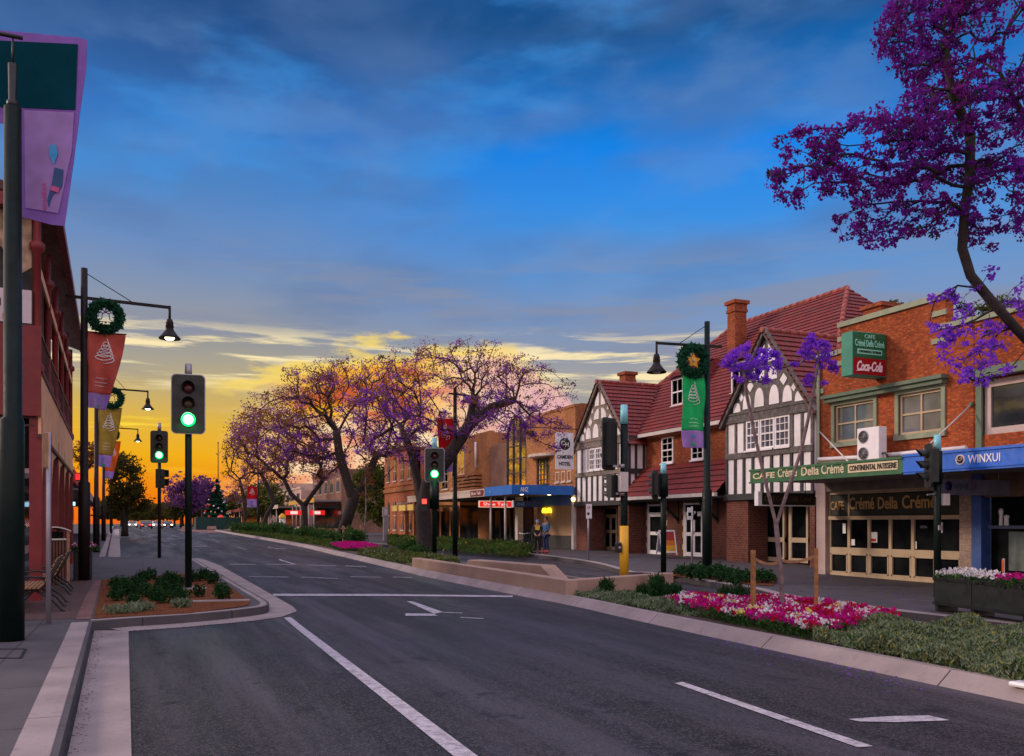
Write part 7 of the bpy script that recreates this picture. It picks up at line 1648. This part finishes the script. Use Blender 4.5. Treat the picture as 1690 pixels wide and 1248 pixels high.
car('oncoming silver car with lit headlights at the far left of the street', 219, 190, 0, 'car_silver'); car('white car with lit lamps right of the dark car far away', 259, 175, 0, 'car_white'); car('dark parked car beside the far lamp, partly hidden by the second signal pole', 275, 165, .1, 'car_dark')

# ================================================================== BICYCLE AND PEOPLE
def at_(px, D, z=.15): q = W(px, 864, D); q.z = gz(q.y)+z; return q
bq = at_(862, 41.5, .15); bk = thing('bicycle', 'bicycle parked at the end of the green hedge beside the two people', 'bicycle', bq, R(35))
for i, x in enumerate((0, 1.02)):
    m = B(); m.ring((x, 0, .34), .32, .022, 'y', 28, 6); w_ = m.build('wheel', 'board_black', bk); m = B(); m.ring((x, 0, .34), .295, .012, 'y', 28, 5); m.build('rim', 'steel', w_)
    m = B()
    for k in range(10): a = k*math.pi/5; m.tube([(x, 0, .34), (x+.29*math.cos(a), 0, .34+.29*math.sin(a))], .003, 3)
    m.build('spokes', 'steel', w_)
m = B()
for a, b_ in (((.0, 0, .34), (.18, 0, .86)), ((.18, 0, .80), (.72, 0, .84)), ((.2, 0, .72), (.48, 0, .32)), ((.48, 0, .32), (.72, 0, .84)), ((.48, 0, .32), (1.02, 0, .34)), ((1.02, 0, .34), (.70, 0, .78))): m.tube([a, b_], .018, 6)
m.build('frame', 'green_metal', bk); m = B(); m.tube([(.12, -.25, .98), (.18, 0, .95), (.12, .25, .98)], .014, 6); m.tube([(.18, 0, .86), (.17, 0, .96)], .016, 6); m.build('handlebar', 'steel', bk)
m = B(); m.prism([(.60, -.07, .93), (.88, -.09, .95), (.88, .09, .95), (.60, .07, .93)], (0, 0, .05)); m.tube([(.71, 0, .8), (.74, 0, .94)], .014, 6); m.build('saddle', 'board_black', bk)
P('skin', (.42, .22, .15), .6); P('hair_dark', (.02, .015, .012), .7)
def skin_obj(nm, J, E, rad, mat, par, sub=2, rootv=0):
    me = bpy.data.meshes.new(nm); me.from_pydata(J, E, []); o = bpy.data.objects.new(nm, me); COL.objects.link(o); o.parent = par; me.materials.append(MATS[mat])
    sk = o.modifiers.new('skin', 'SKIN'); sk.use_smooth_shade = True; lay = me.skin_vertices[0].data
    for i, r_ in enumerate(rad): lay[i].radius = (r_, r_) if not isinstance(r_, tuple) else r_; lay[i].use_root = (i == rootv)
    s = o.modifiers.new('subsurf', 'SUBSURF'); s.levels = sub; s.render_levels = sub; return o
def person(lab, loc, rz, H, jac, trou, shoe, hat=None, arm=(.25, .3), hold=None, bib=None):
    o = thing('person', lab, 'person', loc, rz); k = H/1.72
    hip = .92; J = [(0,0,hip),(0,.01,1.15),(0,.0,1.38),(0,-.01,1.47),(0,-.02,1.56),(0,-.03,1.63),(0,-.02,1.68)]; rad = [(.15,.11),(.14,.10),(.15,.10),(.055,.055),(.075,.09),(.078,.10),(.06,.07)]; E = [(i, i+1) for i in range(6)]
    for s in (1, -1):
        b0 = len(J); J += [(s*.17,0,1.40),(s*.22,-.03,1.14),(s*(.22-arm[0]*.4),-.08-arm[1]*.6,.98),(s*(.20-arm[0]*.5),-.12-arm[1]*.8,.96)]; rad += [.055,.042,.032,.028]; E += [(2, b0),(b0,b0+1),(b0+1,b0+2),(b0+2,b0+3)]
        hx, hy, hz_ = J[-1]
        for f in range(5):       # fingers
            c0 = len(J); dx = (f-2)*.014*s; J += [(hx+dx,hy-.045,hz_-.02),(hx+dx*1.2,hy-.075-.01*(f == 2),hz_-.05+(.03 if f == 0 else 0))]; rad += [.009,.007]; E += [(b0+3,c0),(c0,c0+1)]
        b1 = len(J); J += [(s*.09,0,.84),(s*.105,-.03*s,.49),(s*.11,.04,.09),(s*.12,-.12,.04)]; rad += [.085,.058,.04,.035]; E += [(0,b1),(b1,b1+1),(b1+1,b1+2),(b1+2,b1+3)]
    J = [(x*k, y*k, z*k) for x, y, z in J]; skin_obj('body', J, E, [(tuple(q*k for q in r_) if isinstance(r_, tuple) else r_*k) for r_ in rad], 'skin', o)
    g = 1.17; TJ = [(0,0,.88),(0,.01,1.15),(0,0,1.40)]; TR = [(.175,.135),(.165,.125),(.165,.115)]; TE = [(0,1),(1,2)]
    for s in (1, -1):
        b0 = len(TJ); TJ += [(s*.18,0,1.40),(s*.225,-.03,1.14),(s*(.22-arm[0]*.36),-.07-arm[1]*.52,.99)]; TR += [.070,.056,.045]; TE += [(2,b0),(b0,b0+1),(b0+1,b0+2)]
    skin_obj('jacket', [(x*k,y*k,z*k) for x,y,z in TJ], TE, [(tuple(q*k for q in r_) if isinstance(r_, tuple) else r_*k) for r_ in TR], jac, o)
    LJ = [(0,0,.90)]; LR = [(.16,.125)]; LE = []
    for s in (1, -1): b0 = len(LJ); LJ += [(s*.09,0,.82),(s*.105,-.03*s,.49),(s*.11,.04,.12)]; LR += [.098,.072,.058]; LE += [(0,b0),(b0,b0+1),(b0+1,b0+2)]
    skin_obj('trousers', [(x*k,y*k,z*k) for x,y,z in LJ], LE, [(tuple(q*k for q in r_) if isinstance(r_, tuple) else r_*k) for r_ in LR], trou, o)
    for s in (1, -1): m = B(); m.sphere((s*.115*k, -.06*k, .05*k), .15*k, 10, (.36, 1, .38)); m.build('shoe', shoe, o)
    m = B(); m.sphere((0, .012*k, 1.655*k), .098*k, 12, (.95, 1.05, .95)); m.v = [v for v in m.v]; m.build('hair' if not hat else 'cap', hat or 'hair_dark', o)
    for s in (1, -1): m = B(); m.sphere((s*.03*k, -.115*k, 1.635*k), .008*k, 6); m.build('eye', 'hair_dark', o)
    m = B(); m.sphere((0, -.125*k, 1.605*k), .014*k, 6, (.7, 1, 1.3)); m.build('nose', 'skin', o); m = B(); m.box(-.02*k, .02*k, -.118*k, -.108*k, 1.572*k, 1.578*k); m.build('mouth', 'maroon', o)
    if bib: m = B(); m.prism([(-.11*k, -.135*k, 1.2*k), (.11*k, -.135*k, 1.2*k), (.13*k, -.125*k, 1.42*k), (-.13*k, -.125*k, 1.42*k)], (0, -.02, 0)); m.build('bib', bib, o)
    return o
P('jac_black', (.02, .02, .025), .8); P('jac_blue', (.02, .10, .24), .7); P('trou_navy', (.012, .03, .12), .8); P('trou_black', (.015, .014, .014), .8); P('shoe_red', (.75, .05, .08), .5); P('cap_blue', (.08, .22, .60), .6); P('bib_yellow', (.75, .50, .04), .6)
person('person in a blue cap and dark clothes with a yellow bib, standing by the bicycle', at_(887, 42.2), R(-25), 1.60, 'jac_black', 'trou_black', 'board_black', 'cap_blue', bib='bib_yellow')
person('person in a blue jacket and navy trousers with red shoes, facing left', at_(901, 42.8), R(-70), 1.74, 'jac_blue', 'trou_navy', 'shoe_red')

# ------------------------------------------------------------------ leaf litter in the gutters and on the pavement
def litter(nm, lab, quad, n, size, mats, z):
    pts = [G(x, y, z) for x, y in quad]; ps = []
    for mt, fr in mats:
        q = inpoly(pts, int(n*fr)); m = B(); m.cards(np.column_stack([q, np.full(len(q), 0.)]), size, 0, 1.6); m.v = [(v[0], v[1], gz(v[1])+z+.010+v[2]*.18+.002) for v in m.v]; ps.append((m, mt))
    tag(multi(nm, ps), lab, 'litter', None, 'stuff')
P('dry_leaf', (.11, .06, .03), .9, .4, 20)
litter('leaf_litter', 'dry leaves and grit gathered in the left gutter against the kerb', [(108, 1246), (155, 1042), (170, 1042), (142, 1246)], 300, .020, [('dry_leaf', 1.)], .0)
litter('leaf_litter', 'scattered dry leaves along the kerb apron of the island', [(160, 1040), (320, 1033), (420, 1024), (424, 1030), (320, 1042), (170, 1050)], 160, .024, [('dry_leaf', 1.)], .0)
litter('leaf_litter', 'bark chips and leaves spilled on the pavement beside the island bed', [(100, 1020), (150, 1020), (166, 958), (140, 958)], 200, .024, [('dry_leaf', 1.)], .157)
litter('leaf_litter', 'fallen purple petals on the pavement before the cafe', [(1120, 948), (1400, 990), (1560, 1000), (1500, 962), (1300, 945)], 380, .04, [('petal_bright', .6), ('dry_leaf', .4)], .155)
